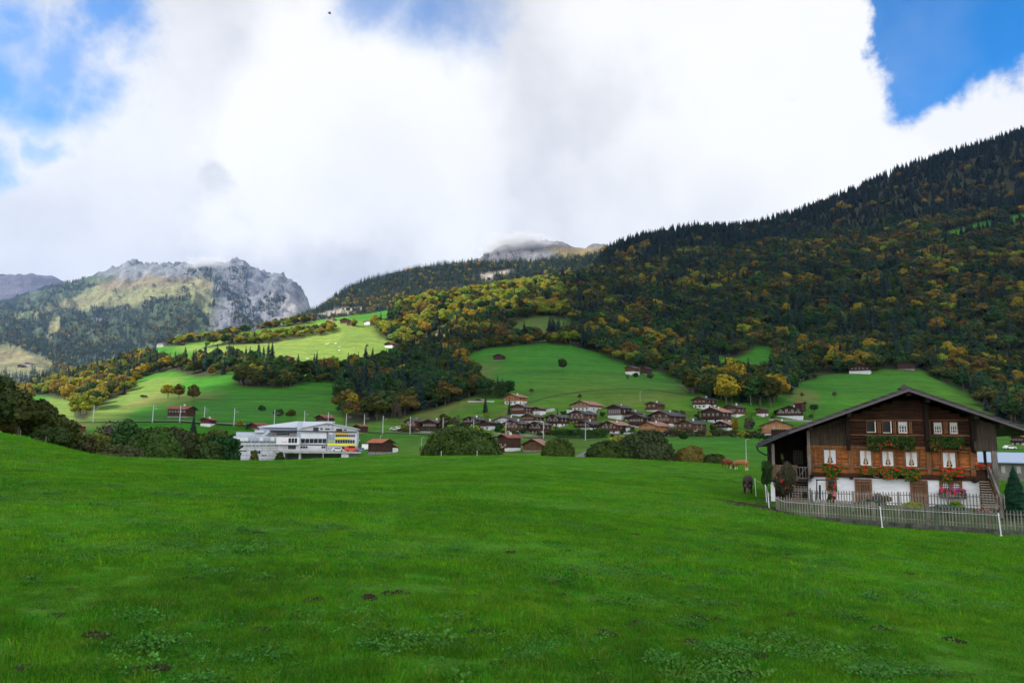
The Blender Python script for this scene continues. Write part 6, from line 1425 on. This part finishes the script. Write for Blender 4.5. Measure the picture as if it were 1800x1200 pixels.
base = mid(1786, 896, 39.0); t = empty('thuja', base, 0, 'dense dark blue green conifer at the right picture edge', 'conifer'); V_, F_ = spruce_crown(62, 60, 40, .33, .0); V_ = V_*np.array([2.35, 2.35, 2.3])
DT = leafmat('thuja_green', (.008,.035,.022), (.02,.085,.05), .05); link('crown', raw_mesh('crown', V_, F_, [DT]), t); tm = trunk_vf(.5, .02, 0); tm.v = [(a*2.3, b_*2.3, c_*2.3) for a, b_, c_ in tm.v]; tm.build('trunk', BARK, t)
b = MB(); a = mid(1435, 880, 44.2); a2 = mid(1436, 843, 44.2); b_ = mid(1463, 843, 44.2); b3 = mid(1464, 866, 44.2)
b.bar(a, a2, .05); b.bar(a2, b_, .07, .3); b.bar(b_, b3, .05); b.bar(mid(1441.5, 878, 43.8), mid(1441, 852, 43.8), .09); tag(b.build('pergola_frame', DK), 'thin dark pergola frame before the leftmost cellar window', 'frame')
b = MB(); p0 = mid(1543, 886, 43.0); b.tube([p0, p0+Vector((.05, 0, .35)), p0+Vector((.0, 0, .62))], [.42, .36, .10], 14); tag(b.build('dark_barrel', DK), 'dark rounded tub behind the second fence right of the first door', 'tub')
# the shed with metal roof behind, right
sdq = mid(1715, 838, 80); sd_ = empty('long_shed', sdq, R(-20), 'long low shed with pale blue metal roof at the right behind the chalet', 'shed')
mm_ = sdq.dot(fwd)/F_PX; b = MB(); b.box(-1, 14, 0, 5, -1.5, 26*mm_); b.build('wall', speckle('shed_wall', (.10,.095,.085), (.2,.19,.17), 1.2), sd_)
b = MB(); b.xprism([(-.6, 25.5*mm_), (2.6, 25.5*mm_+.95), (2.6, 25.5*mm_+1.08), (-.6, 25.5*mm_+.12)][::-1], -1.6, 14.6); b.build('roof', mat('blue_metal_roof', color=(.34,.42,.55), rough=.4), sd_)
b = MB()
for i in range(9): b.box(1.0+i*1.4, 1.35+i*1.4, -.05, -.004, .5, 1.2)
b.build('window_slits', mat('slit_grey', color=(.35,.34,.32)), sd_)
x_ = mid(1690.5, 868, 46)
# ---------------------------------------------------------------- animals
def cow(label, name, loc, rz, mats, graze=True, h=1.4):
    vs = [(0,0,1.08,.34,.36), (.45,0,1.08,.37,.40), (.85,0,1.10,.30,.36), (-.45,0,1.10,.37,.40), (-.82,0,1.14,.27,.30),           # trunk 0-4
          (1.12,0,1.0,.17,.24), (1.38,0,.72,.13,.17), (1.55,0,.46,.12,.14), (1.68,0,.22,.09,.09), (1.74,0,.10,.07,.06)]             # neck, head low, muzzle
    ed = [(0,1),(1,2),(0,3),(3,4),(2,5),(5,6),(6,7),(7,8),(8,9)]
    def leg(att, pts):
        p = att
        for q in pts: vs.append(q); ed.append((p, len(vs)-1)); p = len(vs)-1
    for s_ in (-1, 1):
        leg(2, [(.80,s_*.22,.78,.13,.15), (.82,s_*.22,.46,.07,.075), (.80,s_*.22,.42,.075,.075), (.80,s_*.22,.12,.045,.045), (.84,s_*.22,.02,.065,.06)])
        leg(4, [(-.78,s_*.22,.84,.17,.22), (-.66,s_*.22,.60,.10,.11), (-.86,s_*.22,.42,.062,.065), (-.82,s_*.22,.12,.045,.045), (-.78,s_*.22,.02,.065,.06)])
        leg(7, [(1.50,s_*.17,.56,.035,.05), (1.46,s_*.30,.56,.02,.05)])            # ears
    leg(4, [(-1.08,0,1.18,.05,.05), (-1.14,0,.80,.03,.03), (-1.13,0,.48,.045,.045)])
    leg(3, [(-.45,0,.72,.13,.13)])
    me = bpy.data.meshes.new('body'); me.from_pydata([v_[:3] for v_ in vs], ed, [])
    o = bpy.data.objects.new(name, me); COL.objects.link(o)
    sk = o.modifiers.new('skin', 'SKIN'); lay = me.skin_vertices[0] if me.skin_vertices else None
    if lay is None: o.modifiers.remove(sk); bpy.context.view_layer.objects.active = o; o.modifiers.new('skin', 'SKIN'); lay = me.skin_vertices[0]
    for i, v_ in enumerate(vs): lay.data[i].radius = (v_[3], v_[4])
    lay.data[0].use_root = True
    sb_ = o.modifiers.new('sub', 'SUBSURF'); sb_.levels = 2; sb_.render_levels = 2; sk = o.modifiers[0]; sk.use_smooth_shade = True
    me.materials.append(mats[0]); o.location = loc; o.rotation_euler = (0, 0, rz); k = h/1.45; o.scale = (k, k, k)
    for s_ in (-1, 1):
        b = MB(); b.tube([(1.46, s_*.1, .64), (1.42, s_*.19, .70), (1.46, s_*.21, .78)], [.022, .018, .006], 6); b.build('horn', mats[1], o)
    tag(o, label, 'cow', 'cows grazing on the near meadow'); return o
def hide(name, base, patch, thr_x=None, legs=None, muzzle=None):
    def bld(nt, b):
        tc = nt.nodes.new('ShaderNodeTexCoord'); sp_ = nt.nodes.new('ShaderNodeSeparateXYZ'); L(nt, tc.outputs['Object'], sp_.inputs[0])
        n1 = noise_node(nt, tc.outputs['Object'], 2.2, 3); c = mixc(nt, n1.outputs[0], tuple(k*.7 for k in base), tuple(min(1, k*1.3) for k in base))
        if thr_x is not None: c = mixc(nt, math_(nt, 'GREATER_THAN', math_(nt, 'ADD', sp_.outputs[0], math_(nt, 'MULTIPLY', n1.outputs[0], .1)), thr_x), c, patch)
        if legs is not None: c = mixc(nt, math_(nt, 'LESS_THAN', math_(nt, 'ADD', sp_.outputs[2], math_(nt, 'MULTIPLY', n1.outputs[0], .25)), legs), c, patch)
        if muzzle is not None: c = mixc(nt, math_(nt, 'GREATER_THAN', sp_.outputs[0], 1.66), c, muzzle)
        L(nt, c, b.inputs['Base Color'])
    return mat(name, bld, rough=.75)
HORN = mat('horn', color=(.4,.36,.28), rough=.5)
q = hit_px(1315, 866); cow('dark grey brown cow grazing head down towards the viewer beside the chalet', 'cow', q, math.atan2(-q.y, -q.x)-.02, [hide('hide_dark', (.032,.020,.015), (.2,.15,.12), None, None, (.13,.09,.07)), HORN], h=1.42).scale[1] = 1.16
q = at_depth(1277, 102); cow('reddish brown cow grazing, left of the pair on the crest', 'cow', q, .75, [hide('hide_red', (.13,.035,.015), (.02,.012,.01), 1.25), HORN], h=1.42)
q = at_depth(1302, 101); cow('tan cow with white face and legs, right of the pair', 'cow', q, math.pi-.85, [hide('hide_tan', (.33,.14,.055), (.72,.68,.62), 1.56, .50), HORN], h=1.42)
WC = hide('hide_cream', (.75,.73,.68), (.7,.7,.7))
for i, (x_, y_) in enumerate([(574,606), (577.5,605), (590,605), (597,611), (596,617), (540,632), (622,613)]):
    q = hit_px(x_, y_); o = cow('tiny white grazing cow on the sunlit plateau pasture', 'cow', q, i*1.3, [WC, HORN], h=1.7); o['group'] = 'white cows on the sunlit plateau'
# bird
q = ray(579, 24)*70; b = MB(); b.tube([(-.28,0,0), (-.1,0,.02), (.12,0,.02), (.3,0,.0)], [.02, .09, .08, .015], 8)
for s_ in (-1, 1): b.add([(-.1,s_*.04,.03),(.14,s_*.04,.03),(.10,s_*.36,.20),(-.05,s_*.70,.06),(-.13,s_*.36,.18)], [(0,1,2,4),(4,2,3)], 0)
o = b.build('bird', DK, None, q); o.rotation_euler = (.35, .2, .5); o.scale = (.62, .62, .62); tag(o, 'small dark bird gliding high in the bright clouds', 'bird')
# ---------------------------------------------------------------- grass
GRA = leafmat('grass_blades', (.034,.145,.003), (.135,.38,.010), .35, .07, .5); WEED = leafmat('weed_leaves', (.022,.10,.010), (.095,.29,.045), .25, .04, .4); DRY = leafmat('dry_blades', (.10,.14,.03), (.22,.24,.07), .3)
nt_ = GRA.node_tree; hs_ = [n for n in nt_.nodes if n.type == 'HUE_SAT'][0]; ge_ = nt_.nodes.new('ShaderNodeNewGeometry')
na_ = noise_node(nt_, ge_.outputs['Position'], .22, 5, .65); nb_ = noise_node(nt_, ge_.outputs['Position'], 1.9, 4, .65); cc_ = math_(nt_, 'ADD', math_(nt_, 'MULTIPLY', na_.outputs[0], .5), math_(nt_, 'MULTIPLY', nb_.outputs[0], .5))
mc_ = mixc(nt_, 1.0, hs_.inputs['Color'].links[0].from_socket, ramp(nt_, cc_, [(.36, (.52,.62,.95)), (.5, (.95,.97,1)), (.64, (1.6,1.35,1.15))]).outputs[0], 'MULTIPLY'); L(nt_, mc_, hs_.inputs['Color'])
def tuft(seed, n_, r, h, w_, name='tuft', m_=None, dry=.0):
    g = np.random.default_rng(seed); V_ = []; F_ = []; mi = []
    for i in range(n_):
        a = g.uniform(0, 6.28); rr_ = r*math.sqrt(g.random()); x, y = rr_*math.cos(a), rr_*math.sin(a); la = g.uniform(0, 6.28); ln = g.uniform(.2, 1.0)*h; hh = h*g.uniform(.45, 1.1); fa = g.uniform(0, 6.28); wx, wy = w_*math.cos(fa)/2, w_*math.sin(fa)/2
        k = len(V_); V_ += [(x-wx, y-wy, -.01), (x+wx, y+wy, -.01), (x+wx*.7+math.cos(la)*ln*.35, y+wy*.7+math.sin(la)*ln*.35, hh*.65), (x-wx*.5+math.cos(la)*ln*.38, y-wy*.5+math.sin(la)*ln*.38, hh*.66)]
        V_ += [(x+math.cos(la)*ln, y+math.sin(la)*ln, hh), (x+math.cos(la)*ln*1.02, y+math.sin(la)*ln*1.02, hh*.98)]
        F_ += [(k, k+1, k+2, k+3), (k+3, k+2, k+5, k+4)]; q_ = int(g.random() < dry); mi += [q_, q_]
    return raw_mesh(name, V_, F_, [GRA, DRY], mi)
def weed(seed, n_, r, lf):
    g = np.random.default_rng(seed); a = g.uniform(0, 6.28, n_); rr_ = r*np.sqrt(g.random(n_)); z = g.uniform(.02, .09, n_)*(1.3-rr_/r*.6)
    c_ = np.stack([rr_*np.cos(a), rr_*np.sin(a), z], 1); nn = g.normal(size=(n_, 3))*.45; nn[:, 2] += 1; nn[:, 1] -= .3; nn /= np.linalg.norm(nn, axis=1)[:, None]
    V_, F_ = quads(c_, nn, lf*g.uniform(.6, 1.3, n_), g, .8); return raw_mesh('weed', V_, F_, [WEED])
TU = [tuft(1, 80, .17, .040, .0045, dry=.03), tuft(2, 70, .18, .030, .0045, dry=.03), tuft(3, 44, .11, .055, .005, dry=.04), tuft(5, 90, .5, .042, .011, dry=.02), tuft(6, 90, .6, .034, .012)]
def gpts(n_, y0, y1, p=1.0):
    yy = (rng.random(n_)*(y1**(1+p)-y0**(1+p))+y0**(1+p))**(1/(1+p)); xx = rng.uniform(-.80, .80, n_)*yy
    return xx, yy
P_, S_, I_ = [], [], []
def addg(n_, y0, y1, ids, s0, s1):
    xx, yy = gpts(n_, y0, y1); P3 = np.stack([xx, yy, xx*0], 1); nz = fbm(P3, 1.6, 5, 3); nz2 = fbm(P3, .45, 6, 2)
    keep = (nz2 > -.30) & (fbm(P3, .17, 8, 1) > -.55); xx, yy, nz = xx[keep], yy[keep], nz[keep]
    for x, y, k in zip(xx, yy, nz):
        loc, nn, i_, d_ = BV.ray_cast(Vector((x, y, 60)), Vector((0, 0, -1)), 200)
        if loc is None: continue
        P_.append((x, y, loc.z)); s_ = random.uniform(s0, s1)*(1+.35*k); S_.append((s_, s_, s_*(1+.6*k))); I_.append(random.choice(ids))
addg(12500, 3.2, 11, [0, 1, 1, 2], .8, 1.25); addg(17000, 10, 26, [0, 1, 1, 3, 3], .9, 1.4); addg(22000, 25, 75, [3, 4], 1.0, 1.8); addg(14000, 70, 122, [3, 4], 1.2, 2.0)
P_ = np.array(P_); 
# keep the yard and buildings free
rel = P_-np.array(tuple(c0)); lx = rel[:, 0]*u_.x+rel[:, 1]*u_.y; ly = -(rel[:, 0]*nrm.x+rel[:, 1]*nrm.y)
fa = np.array(tuple(A)); fd = np.array([B1.x-A.x, B1.y-A.y]); fd /= np.linalg.norm(fd); fn = np.array([-fd[1], fd[0]]); side_ = (P_[:, 0]-fa[0])*fn[0]+(P_[:, 1]-fa[1])*fn[1]; al = (P_[:, 0]-fa[0])*fd[0]+(P_[:, 1]-fa[1])*fd[1]
yardm = (side_ > -.05) & (al > -.1) & (ly < 14)
mudm = (((P_[:, 0]-MUD[0])/2.9)**2+((P_[:, 1]-MUD[1])/3.3)**2 < .8) & (rng.random(len(P_)) < .93)
K = ~yardm & ~mudm
S_ = np.array(S_); I_ = np.array(I_)
scatter('grass', TU, P_[K], S_[K], srot(K.sum()), I_[K], 'short lush green meadow grass')
# leafy weeds in patches
cx_, cy_ = gpts(120, 4.2, 22, .8); WP, WS, WI = [], [], []
known = [(5.6,.6,.5), (5.3,2.3,.9), (6.5,-3.2,.7), (8.5,-2.1,.8), (7.2,1.2,.6)]
spots = [(x, y, random.uniform(.15, .55)) for x, y in zip(cx_, cy_)]
for (px_, py_, r_) in [(950,1140,.55), (1310,1150,.7), (1250,1190,.6), (1060,1060,.45), (1200,1100,.4), (640,1140,.5), (430,1160,.5), (620,1090,.5), (200,970,.8), (430,970,.9), (690,980,.7), (380,1010,.7), (1280,1010,.6), (1400,1130,.5), (1500,1090,.6), (1100,1000,.5), (1570,1180,.5), (1650,960,.9), (1270,955,.8), (930,1160,.4), (1480,1150,.5), (250,1090,.5), (720,1130,.5)]:
    q = hit_px(px_, py_); spots.append((q.x, q.y, r_))
for x, y, r_ in spots:
    for i in range(int(17*r_*(1+r_))+3):
        a = random.uniform(0, 6.28); d_ = r_*abs(random.gauss(0, .6)); X, Yy = x+math.cos(a)*d_*1.6, y+math.sin(a)*d_
        loc, nn, i_, dd = BV.ray_cast(Vector((X, Yy, 60)), Vector((0, 0, -1)), 200)
        if loc: WP.append(tuple(loc)); s_ = random.uniform(.6, 1.25); WS.append((s_, s_, s_*random.uniform(.7, 1.3))); WI.append(random.randrange(3))
scatter('weeds', [weed(1, 40, .13, .011), weed(2, 30, .10, .014), weed(3, 60, .18, .010)], np.array(WP), np.array(WS), srot(len(WP)), np.array(WI), 'low leafy weeds and clover among the grass')
xs_, ys_ = gpts(3600, 3.6, 40, .5)
for X, Yy in zip(xs_, ys_):
    if fbm(np.array([[X, Yy, 0.]]), 2.2, 55, 2)[0] < -.12: continue
    loc, nn, i_, dd = BV.ray_cast(Vector((X, Yy, 60)), Vector((0, 0, -1)), 200)
    r3 = Vector((X, Yy, 0))-A; 
    if loc and not (X > 9 and r3.x*fn[0]+r3.y*fn[1] > -.1): WP.append(tuple(loc)); s_ = random.uniform(.25, .7)*(1+Yy*.03); WS.append((s_, s_, s_*random.uniform(.6, 1.1))); WI.append(random.randrange(3))
# crumbly molehill soil
SOIL = speckle('dark_soil', (.018,.013,.009), (.06,.042,.028), 30, .95, .9)
def clod(seed):
    g = np.random.default_rng(seed); V_ = []; F_ = []
    m_ = MB()
    for i in range(26):
        a = g.uniform(0, 6.28); r_ = .16*math.sqrt(g.random()); s_ = g.uniform(.012, .035); x, y, z = r_*math.cos(a), r_*math.sin(a), .035*(1-r_/.16)
        w3 = g.uniform(.6, 1.2, 6); m_.add([(x-s_*w3[0], y, z), (x+s_*w3[1], y, z), (x, y-s_*w3[2], z), (x, y+s_*w3[3], z), (x, y, z-s_*w3[4]), (x, y, z+s_*w3[5])], [(0,2,5),(2,1,5),(1,3,5),(3,0,5),(2,0,4),(1,2,4),(3,1,4),(0,3,4)])
    return m_.mesh('clod', SOIL)
cs = [(1304,1002),(655,1052),(460,937),(1120,940),(890,972),(152,1120),(532,1060),(990,1030),(1310,1185),(1225,1128),(1530,940),(1400,1085),(1120,1100),(330,1020),(1070,1118),(1380,975),(1240,1090),(905,1095),(1690,1130),(1600,1010),(705,1045),(265,1180),(1560,1110),(1190,1022),(1745,1000),(850,1115)]
CP, CS = [], []
for x_, y_ in cs:
    q = hit_px(x_, y_)
    for i in range(3): X, Yy = q.x+random.gauss(0, .07), q.y+random.gauss(0, .06); CP.append((X, Yy, gz(X, Yy)+.02)); s_ = random.uniform(.3, .6); CS.append((s_, s_, s_*1.2))
for i in range(600):
    if i >= 340:
        X, Yy = [float(a[0]) for a in gpts(1, 5, 34, .6)]
        if X > 9 and Yy > 28: continue
        CP.append((X, Yy, gz(X, Yy)+.012)); s_ = random.uniform(.25, .7); CS.append((s_, s_, s_*.6)); continue
    t = random.random(); X, Yy = MUD[0]+random.gauss(0, 1.4), MUD[1]+random.gauss(0, 1.7); CP.append((X, Yy, gz(X, Yy)+.01)); s_ = random.uniform(.5, 1.2); CS.append((s_, s_, s_*.7))
scatter('dirt', [clod(1), clod(2)], np.array(CP), np.array(CS), srot(len(CP)), rng.integers(0, 2, len(CP)), 'crumbly dark soil clods turned up in the grass')
# ------------------------------------------------------------------ light, sky, haze
SUN_AZ, SUN_EL = R(-98), R(36)      # azimuth measured from +Y towards +X
sd = Vector((math.sin(SUN_AZ)*math.cos(SUN_EL), math.cos(SUN_AZ)*math.cos(SUN_EL), math.sin(SUN_EL)))
sl = bpy.data.lights.new('sun', 'SUN'); sl.energy = 5.0; sl.angle = R(.5); sl.color = (1, .93, .82)
so = bpy.data.objects.new('sun', sl); COL.objects.link(so); so.rotation_euler = sd.to_track_quat('Z', 'Y').to_euler(); so.location = (0, 0, 500)
w = bpy.data.worlds.new('World'); sc.world = w; w.use_nodes = True
nt = w.node_tree; nt.nodes.clear()
out = nt.nodes.new('ShaderNodeOutputWorld'); bg = nt.nodes.new('ShaderNodeBackground')
sky = nt.nodes.new('ShaderNodeTexSky'); sky.sky_type = 'NISHITA'; sky.sun_disc = False
sky.sun_elevation = SUN_EL; sky.sun_rotation = SUN_AZ; sky.altitude = 800
tc = nt.nodes.new('ShaderNodeTexCoord'); v = tc.outputs['Generated']
# fractal warp of the view direction
nw = nt.nodes.new('ShaderNodeTexNoise'); nw.inputs['Scale'].default_value = 3.2; nw.inputs['Detail'].default_value = 9; nw.inputs['Roughness'].default_value = .58; L(nt, v, nw.inputs['Vector'])
wv = nt.nodes.new('ShaderNodeVectorMath'); wv.operation = 'MULTIPLY_ADD'; L(nt, nw.outputs['Color'], wv.inputs[0]); wv.inputs[1].default_value = (.30, .30, .30); 
sb = nt.nodes.new('ShaderNodeVectorMath'); sb.operation = 'SUBTRACT'; L(nt, v, sb.inputs[0]); sb.inputs[1].default_value = (.15, .15, .15); L(nt, sb.outputs[0], wv.inputs[2])
nw2 = nt.nodes.new('ShaderNodeTexNoise'); nw2.inputs['Scale'].default_value = 15; nw2.inputs['Detail'].default_value = 8; nw2.inputs['Roughness'].default_value = .62; L(nt, v, nw2.inputs['Vector'])
s2_ = nt.nodes.new('ShaderNodeVectorMath'); s2_.operation = 'SUBTRACT'; L(nt, nw2.outputs['Color'], s2_.inputs[0]); s2_.inputs[1].default_value = (.5, .5, .5)
w2_ = nt.nodes.new('ShaderNodeVectorMath'); w2_.operation = 'MULTIPLY_ADD'; L(nt, s2_.outputs[0], w2_.inputs[0]); w2_.inputs[1].default_value = (.075, .075, .075); L(nt, wv.outputs[0], w2_.inputs[2]); wd = w2_.outputs[0]
def blob(px_, py_, rad, soft, amt=1.0):
    d = ray(px_, py_).normalized(); dn = nt.nodes.new('ShaderNodeVectorMath'); dn.operation = 'DISTANCE'
    L(nt, wd, dn.inputs[0]); dn.inputs[1].default_value = tuple(d)
    mr = nt.nodes.new('ShaderNodeMapRange'); mr.interpolation_type = 'SMOOTHSTEP'; L(nt, dn.outputs['Value'], mr.inputs['Value'])
    mr.inputs['From Min'].default_value = rad*(1-soft); mr.inputs['From Max'].default_value = rad*(1+soft)
    mr.inputs['To Min'].default_value = amt; mr.inputs['To Max'].default_value = 0
    return mr.outputs[0]
def mx(lst):
    r = lst[0]
    for q in lst[1:]: r = math_(nt, 'MAXIMUM', r, q)
    return r
blue = mx([blob(1670, -10, .10, .14), blob(1600, -5, .07, .14), blob(1625, 30, .04, .25), blob(1740, -5, .07, .14), blob(1790, -60, .09, .2), blob(1700, 70, .035, .2),
           blob(125, 85, .045, .9, .8), blob(165, 40, .04, .7, .7), blob(20, 20, .05, .8, .8), blob(215, 10, .035, .8, .8), blob(20, 228, .030, .8, .6), blob(60, 240, .02, .8, .6), blob(120, 200, .020, .8, .5), blob(85, 130, .022, .8, .55),
           blob(790, 35, .055, .9, .8), blob(700, 0, .05, .8, .75), blob(840, 70, .03, .9, .5), blob(190, 120, .035, .9, .7)])
white = mx([blob(640, 190, .17, .28), blob(520, 260, .12, .4), blob(760, 300, .14, .4), blob(1350, 180, .24, .45), blob(1150, 60, .13, .5, .9), blob(1480, 300, .14, .4), blob(900, 330, .10, .6, .7), blob(1120, 330, .12, .6, .8), blob(400, 390, .05, .6, .9), blob(1660, 230, .09, .5, .8), blob(1600, 60, .10, .4, .8), blob(110, 180, .06, .8, .6), blob(300, 260, .08, .8, .5)])
dark = mx([blob(1070, 170, .070, .6, .45), blob(1360, 172, .016, .6, .5), blob(375, 352, .022, .8, .55), blob(1000, 400, .14, .8, .25), blob(650, 420, .12, .8, .2), blob(1250, 370, .08, .8, .3)])
grey = math_(nt, 'ADD', math_(nt, 'MULTIPLY', math_(nt, 'SUBTRACT', 1.0, white, None, True), .62), dark, None, True)
n2 = nt.nodes.new('ShaderNodeTexNoise'); n2.inputs['Scale'].default_value = 4; n2.inputs['Detail'].default_value = 8; n2.inputs['Roughness'].default_value = .6; L(nt, v, n2.inputs['Vector'])
wisp = math_(nt, 'MULTIPLY', math_(nt, 'SUBTRACT', n2.outputs[0], .5), 1.1)
cf = math_(nt, 'SUBTRACT', 1.0, blue, None, True)
# broken cloud; behind the camera brightened to lift shaded walls and grass
sep = nt.nodes.new('ShaderNodeSeparateXYZ'); L(nt, v, sep.inputs[0])
cf = math_(nt, 'ADD', cf, math_(nt, 'MULTIPLY', wisp, math_(nt, 'MULTIPLY', math_(nt, 'SUBTRACT', 1.0, cf), .45)), None, True)
gamt = math_(nt, 'ADD', grey, math_(nt, 'MULTIPLY', wisp, math_(nt, 'ADD', math_(nt, 'MULTIPLY', grey, 2.0), .22)), None, True)
back = nt.nodes.new('ShaderNodeMapRange'); L(nt, sep.outputs[1], back.inputs['Value']); back.inputs['From Min'].default_value = .45; back.inputs['From Max'].default_value = -.3
back.inputs['To Min'].default_value = 1.0; back.inputs['To Max'].default_value = BACK
cloudc = mixc(nt, gamt, (.535, .535, .535), (.315, .325, .36))
cloudc = mixc(nt, 1.0, cloudc, back.outputs[0], 'MULTIPLY')
skyc = mixc(nt, 1.0, sky.outputs[0], (SKYS*.03, SKYS*.55, SKYS*.98), 'MULTIPLY')
tot = mixc(nt, cf, skyc, cloudc)
below = nt.nodes.new('ShaderNodeMapRange'); L(nt, sep.outputs[2], below.inputs['Value']); below.inputs['From Min'].default_value = -.02; below.inputs['From Max'].default_value = .0
tot = mixc(nt, below.outputs[0], (.03, .06, .02), tot)
L(nt, tot, bg.inputs[0]); bg.inputs[1].default_value = 1.0; L(nt, bg.outputs[0], out.inputs[0])
# unseen cloud bank high to the left, outlined to cast the valley shade
SHADE = [(-900,1500),(-300,800),(60,766),(120,752),(200,738),(250,722),(290,708),(330,698),(380,684),(430,666),(500,668),(600,655),(640,640),(690,632),(720,622),(790,600),(850,575),(905,562),(960,545),(1000,525),(1030,500)]
sp2 = []
for x_, y_ in SHADE[2:]:
    q = hit_px(x_, y_); sp2.append(q)
q = hit_px(1060, 470); sp2.append(q)
pts = [Vector((-700, -900, 0)), Vector((-420, 150, 0))] + sp2 + [Vector((420, 2150, 600)), Vector((1500, 2350, 900)), Vector((2600, 1500, 600)), Vector((2600, -900, 300))]
CZ = 2400.0; poly = []
for q in pts:
    t = (CZ-q.z)/sd.z; poly.append((q.x+sd.x*t, q.y+sd.y*t))
sq = poly
xs = [a for a, b in poly]; ys = [b for a, b in poly]
gx_, gy_ = np.meshgrid(np.arange(min(xs)-60, max(xs)+60, 30), np.arange(min(ys)-60, max(ys)+60, 30))
Pn = np.stack([gx_, gy_, gx_*0], -1); wx = gx_+22*fbm(Pn, 120., 3, 3); wy = gy_+22*fbm(Pn, 120., 4, 3)
ins = inpoly(wx, wy, poly); edge = blur(ins.astype(float), 6)
top = CZ+40+edge*(260+160*fbm(Pn, 260., 5, 4)); bot = CZ-edge*(30+20*fbm(Pn, 160., 6, 4))
nI, nJ = gx_.shape; cell = ins[:-1, :-1]
idx = np.arange(nI*nJ).reshape(nI, nJ); Vt = np.concatenate([np.stack([gx_, gy_, top], -1).reshape(-1, 3), np.stack([gx_, gy_, bot], -1).reshape(-1, 3)])
ii, jj = np.nonzero(cell); q4 = np.stack([idx[ii, jj], idx[ii, jj+1], idx[ii+1, jj+1], idx[ii+1, jj]], -1)
me = raw_mesh('cloud', Vt, np.concatenate([q4, q4[:, ::-1]+nI*nJ]), [mat('cloud_white', color=(.9, .9, .92), rough=1, spec=0)], smooth=True)
tag(link('cloud', me), 'unseen cloud bank shaped to shade the near valley', None, None, 'structure')
# cloud caps hanging on the peaks: real vapour with a soft uneven edge
def cap(label, x_, y_, rx, ry, Yd, dens, seed):
    m = bpy.data.materials.new('cloud_vapour'); m.use_nodes = True; t = m.node_tree; t.nodes.remove(t.nodes['Principled BSDF']); m.cycles.volume_sampling = 'DISTANCE' if hasattr(m, 'cycles') else 'DISTANCE'
    pv = t.nodes.new('ShaderNodeVolumePrincipled'); pv.inputs['Color'].default_value = (.80, .82, .86, 1); tcn = t.nodes.new('ShaderNodeTexCoord')
    ln = t.nodes.new('ShaderNodeVectorMath'); ln.operation = 'LENGTH'; L(t, tcn.outputs['Object'], ln.inputs[0])
    n1 = noise_node(t, tcn.outputs['Object'], 1.7, 4, .6); n1.noise_dimensions = '3D'
    f = math_(t, 'ADD', math_(t, 'SUBTRACT', 1.0, ln.outputs[1]), math_(t, 'MULTIPLY', math_(t, 'SUBTRACT', n1.outputs[0], .58), 1.9))
    f = math_(t, 'MULTIPLY', math_(t, 'MULTIPLY', f, 2.2, None, True), dens)
    edge = math_(t, 'MULTIPLY', math_(t, 'SUBTRACT', 1.0, ln.outputs[1]), 4.0, None, True); L(t, math_(t, 'MULTIPLY', f, edge), pv.inputs['Density'])
    L(t, pv.outputs[0], t.nodes['Material Output'].inputs['Volume'])
    bm_ = MB(); nu, nv = 24, 12; vs = [(math.sin(math.pi*i/nv)*math.cos(2*math.pi*j/nu), math.sin(math.pi*i/nv)*math.sin(2*math.pi*j/nu), math.cos(math.pi*i/nv)) for i in range(1, nv) for j in range(nu)]+[(0, 0, 1), (0, 0, -1)]
    fs = [(i*nu+j, (i+1)*nu+j, (i+1)*nu+(j+1) % nu, i*nu+(j+1) % nu) for i in range(nv-2) for j in range(nu)]; k = (nv-1)*nu
    fs += [(k, j, (j+1) % nu) for j in range(nu)]+[(k+1, (nv-2)*nu+(j+1) % nu, (nv-2)*nu+j) for j in range(nu)]; bm_.add(vs, fs)
    d = ray(x_, y_); o = bm_.build('cloud', m, None, d*(Yd/d.y)); s_ = Yd/F_PX; o.scale = (rx*s_, rx*s_*.8, ry*s_); tag(o, label, None, None, 'stuff')
if CAPS:
    cap('grey cloud hanging on the middle peak', 905, 430, 82, 27, 4020, .010, 3)
    cap('thin cloud hanging on the crest of the left mountain', 362, 464, 50, 17, 5350, .008, 5)
# air
if HAZE > 0:
    m = bpy.data.materials.new('air'); m.use_nodes = True; t = m.node_tree; t.nodes.remove(t.nodes['Principled BSDF'])
    pv = t.nodes.new('ShaderNodeVolumePrincipled'); pv.inputs['Density'].default_value = HAZE; pv.inputs['Color'].default_value = (.33, .54, 1, 1); pv.inputs['Anisotropy'].default_value = .2
    t.links.new(pv.outputs[0], t.nodes['Material Output'].inputs['Volume'])
    b = MB(); b.box(-6500, 8200, -120, 10600, -420, 2300)
    tag(b.build('haze', m), 'thin bluish haze in the valley air', None, None, 'stuff')
sc.view_settings.view_transform = 'Standard'; sc.view_settings.look = 'None'; sc.view_settings.exposure = 1.0; sc.view_settings.gamma = 1
c = sc.cycles
c.max_bounces = 4; c.diffuse_bounces = 2; c.glossy_bounces = 2; c.transmission_bounces = 3; c.volume_bounces = 0; c.transparent_max_bounces = 14
c.use_denoising = True
try: c.denoiser = 'OPENIMAGEDENOISE'
except Exception: pass
c.use_adaptive_sampling = True; c.adaptive_threshold = .03
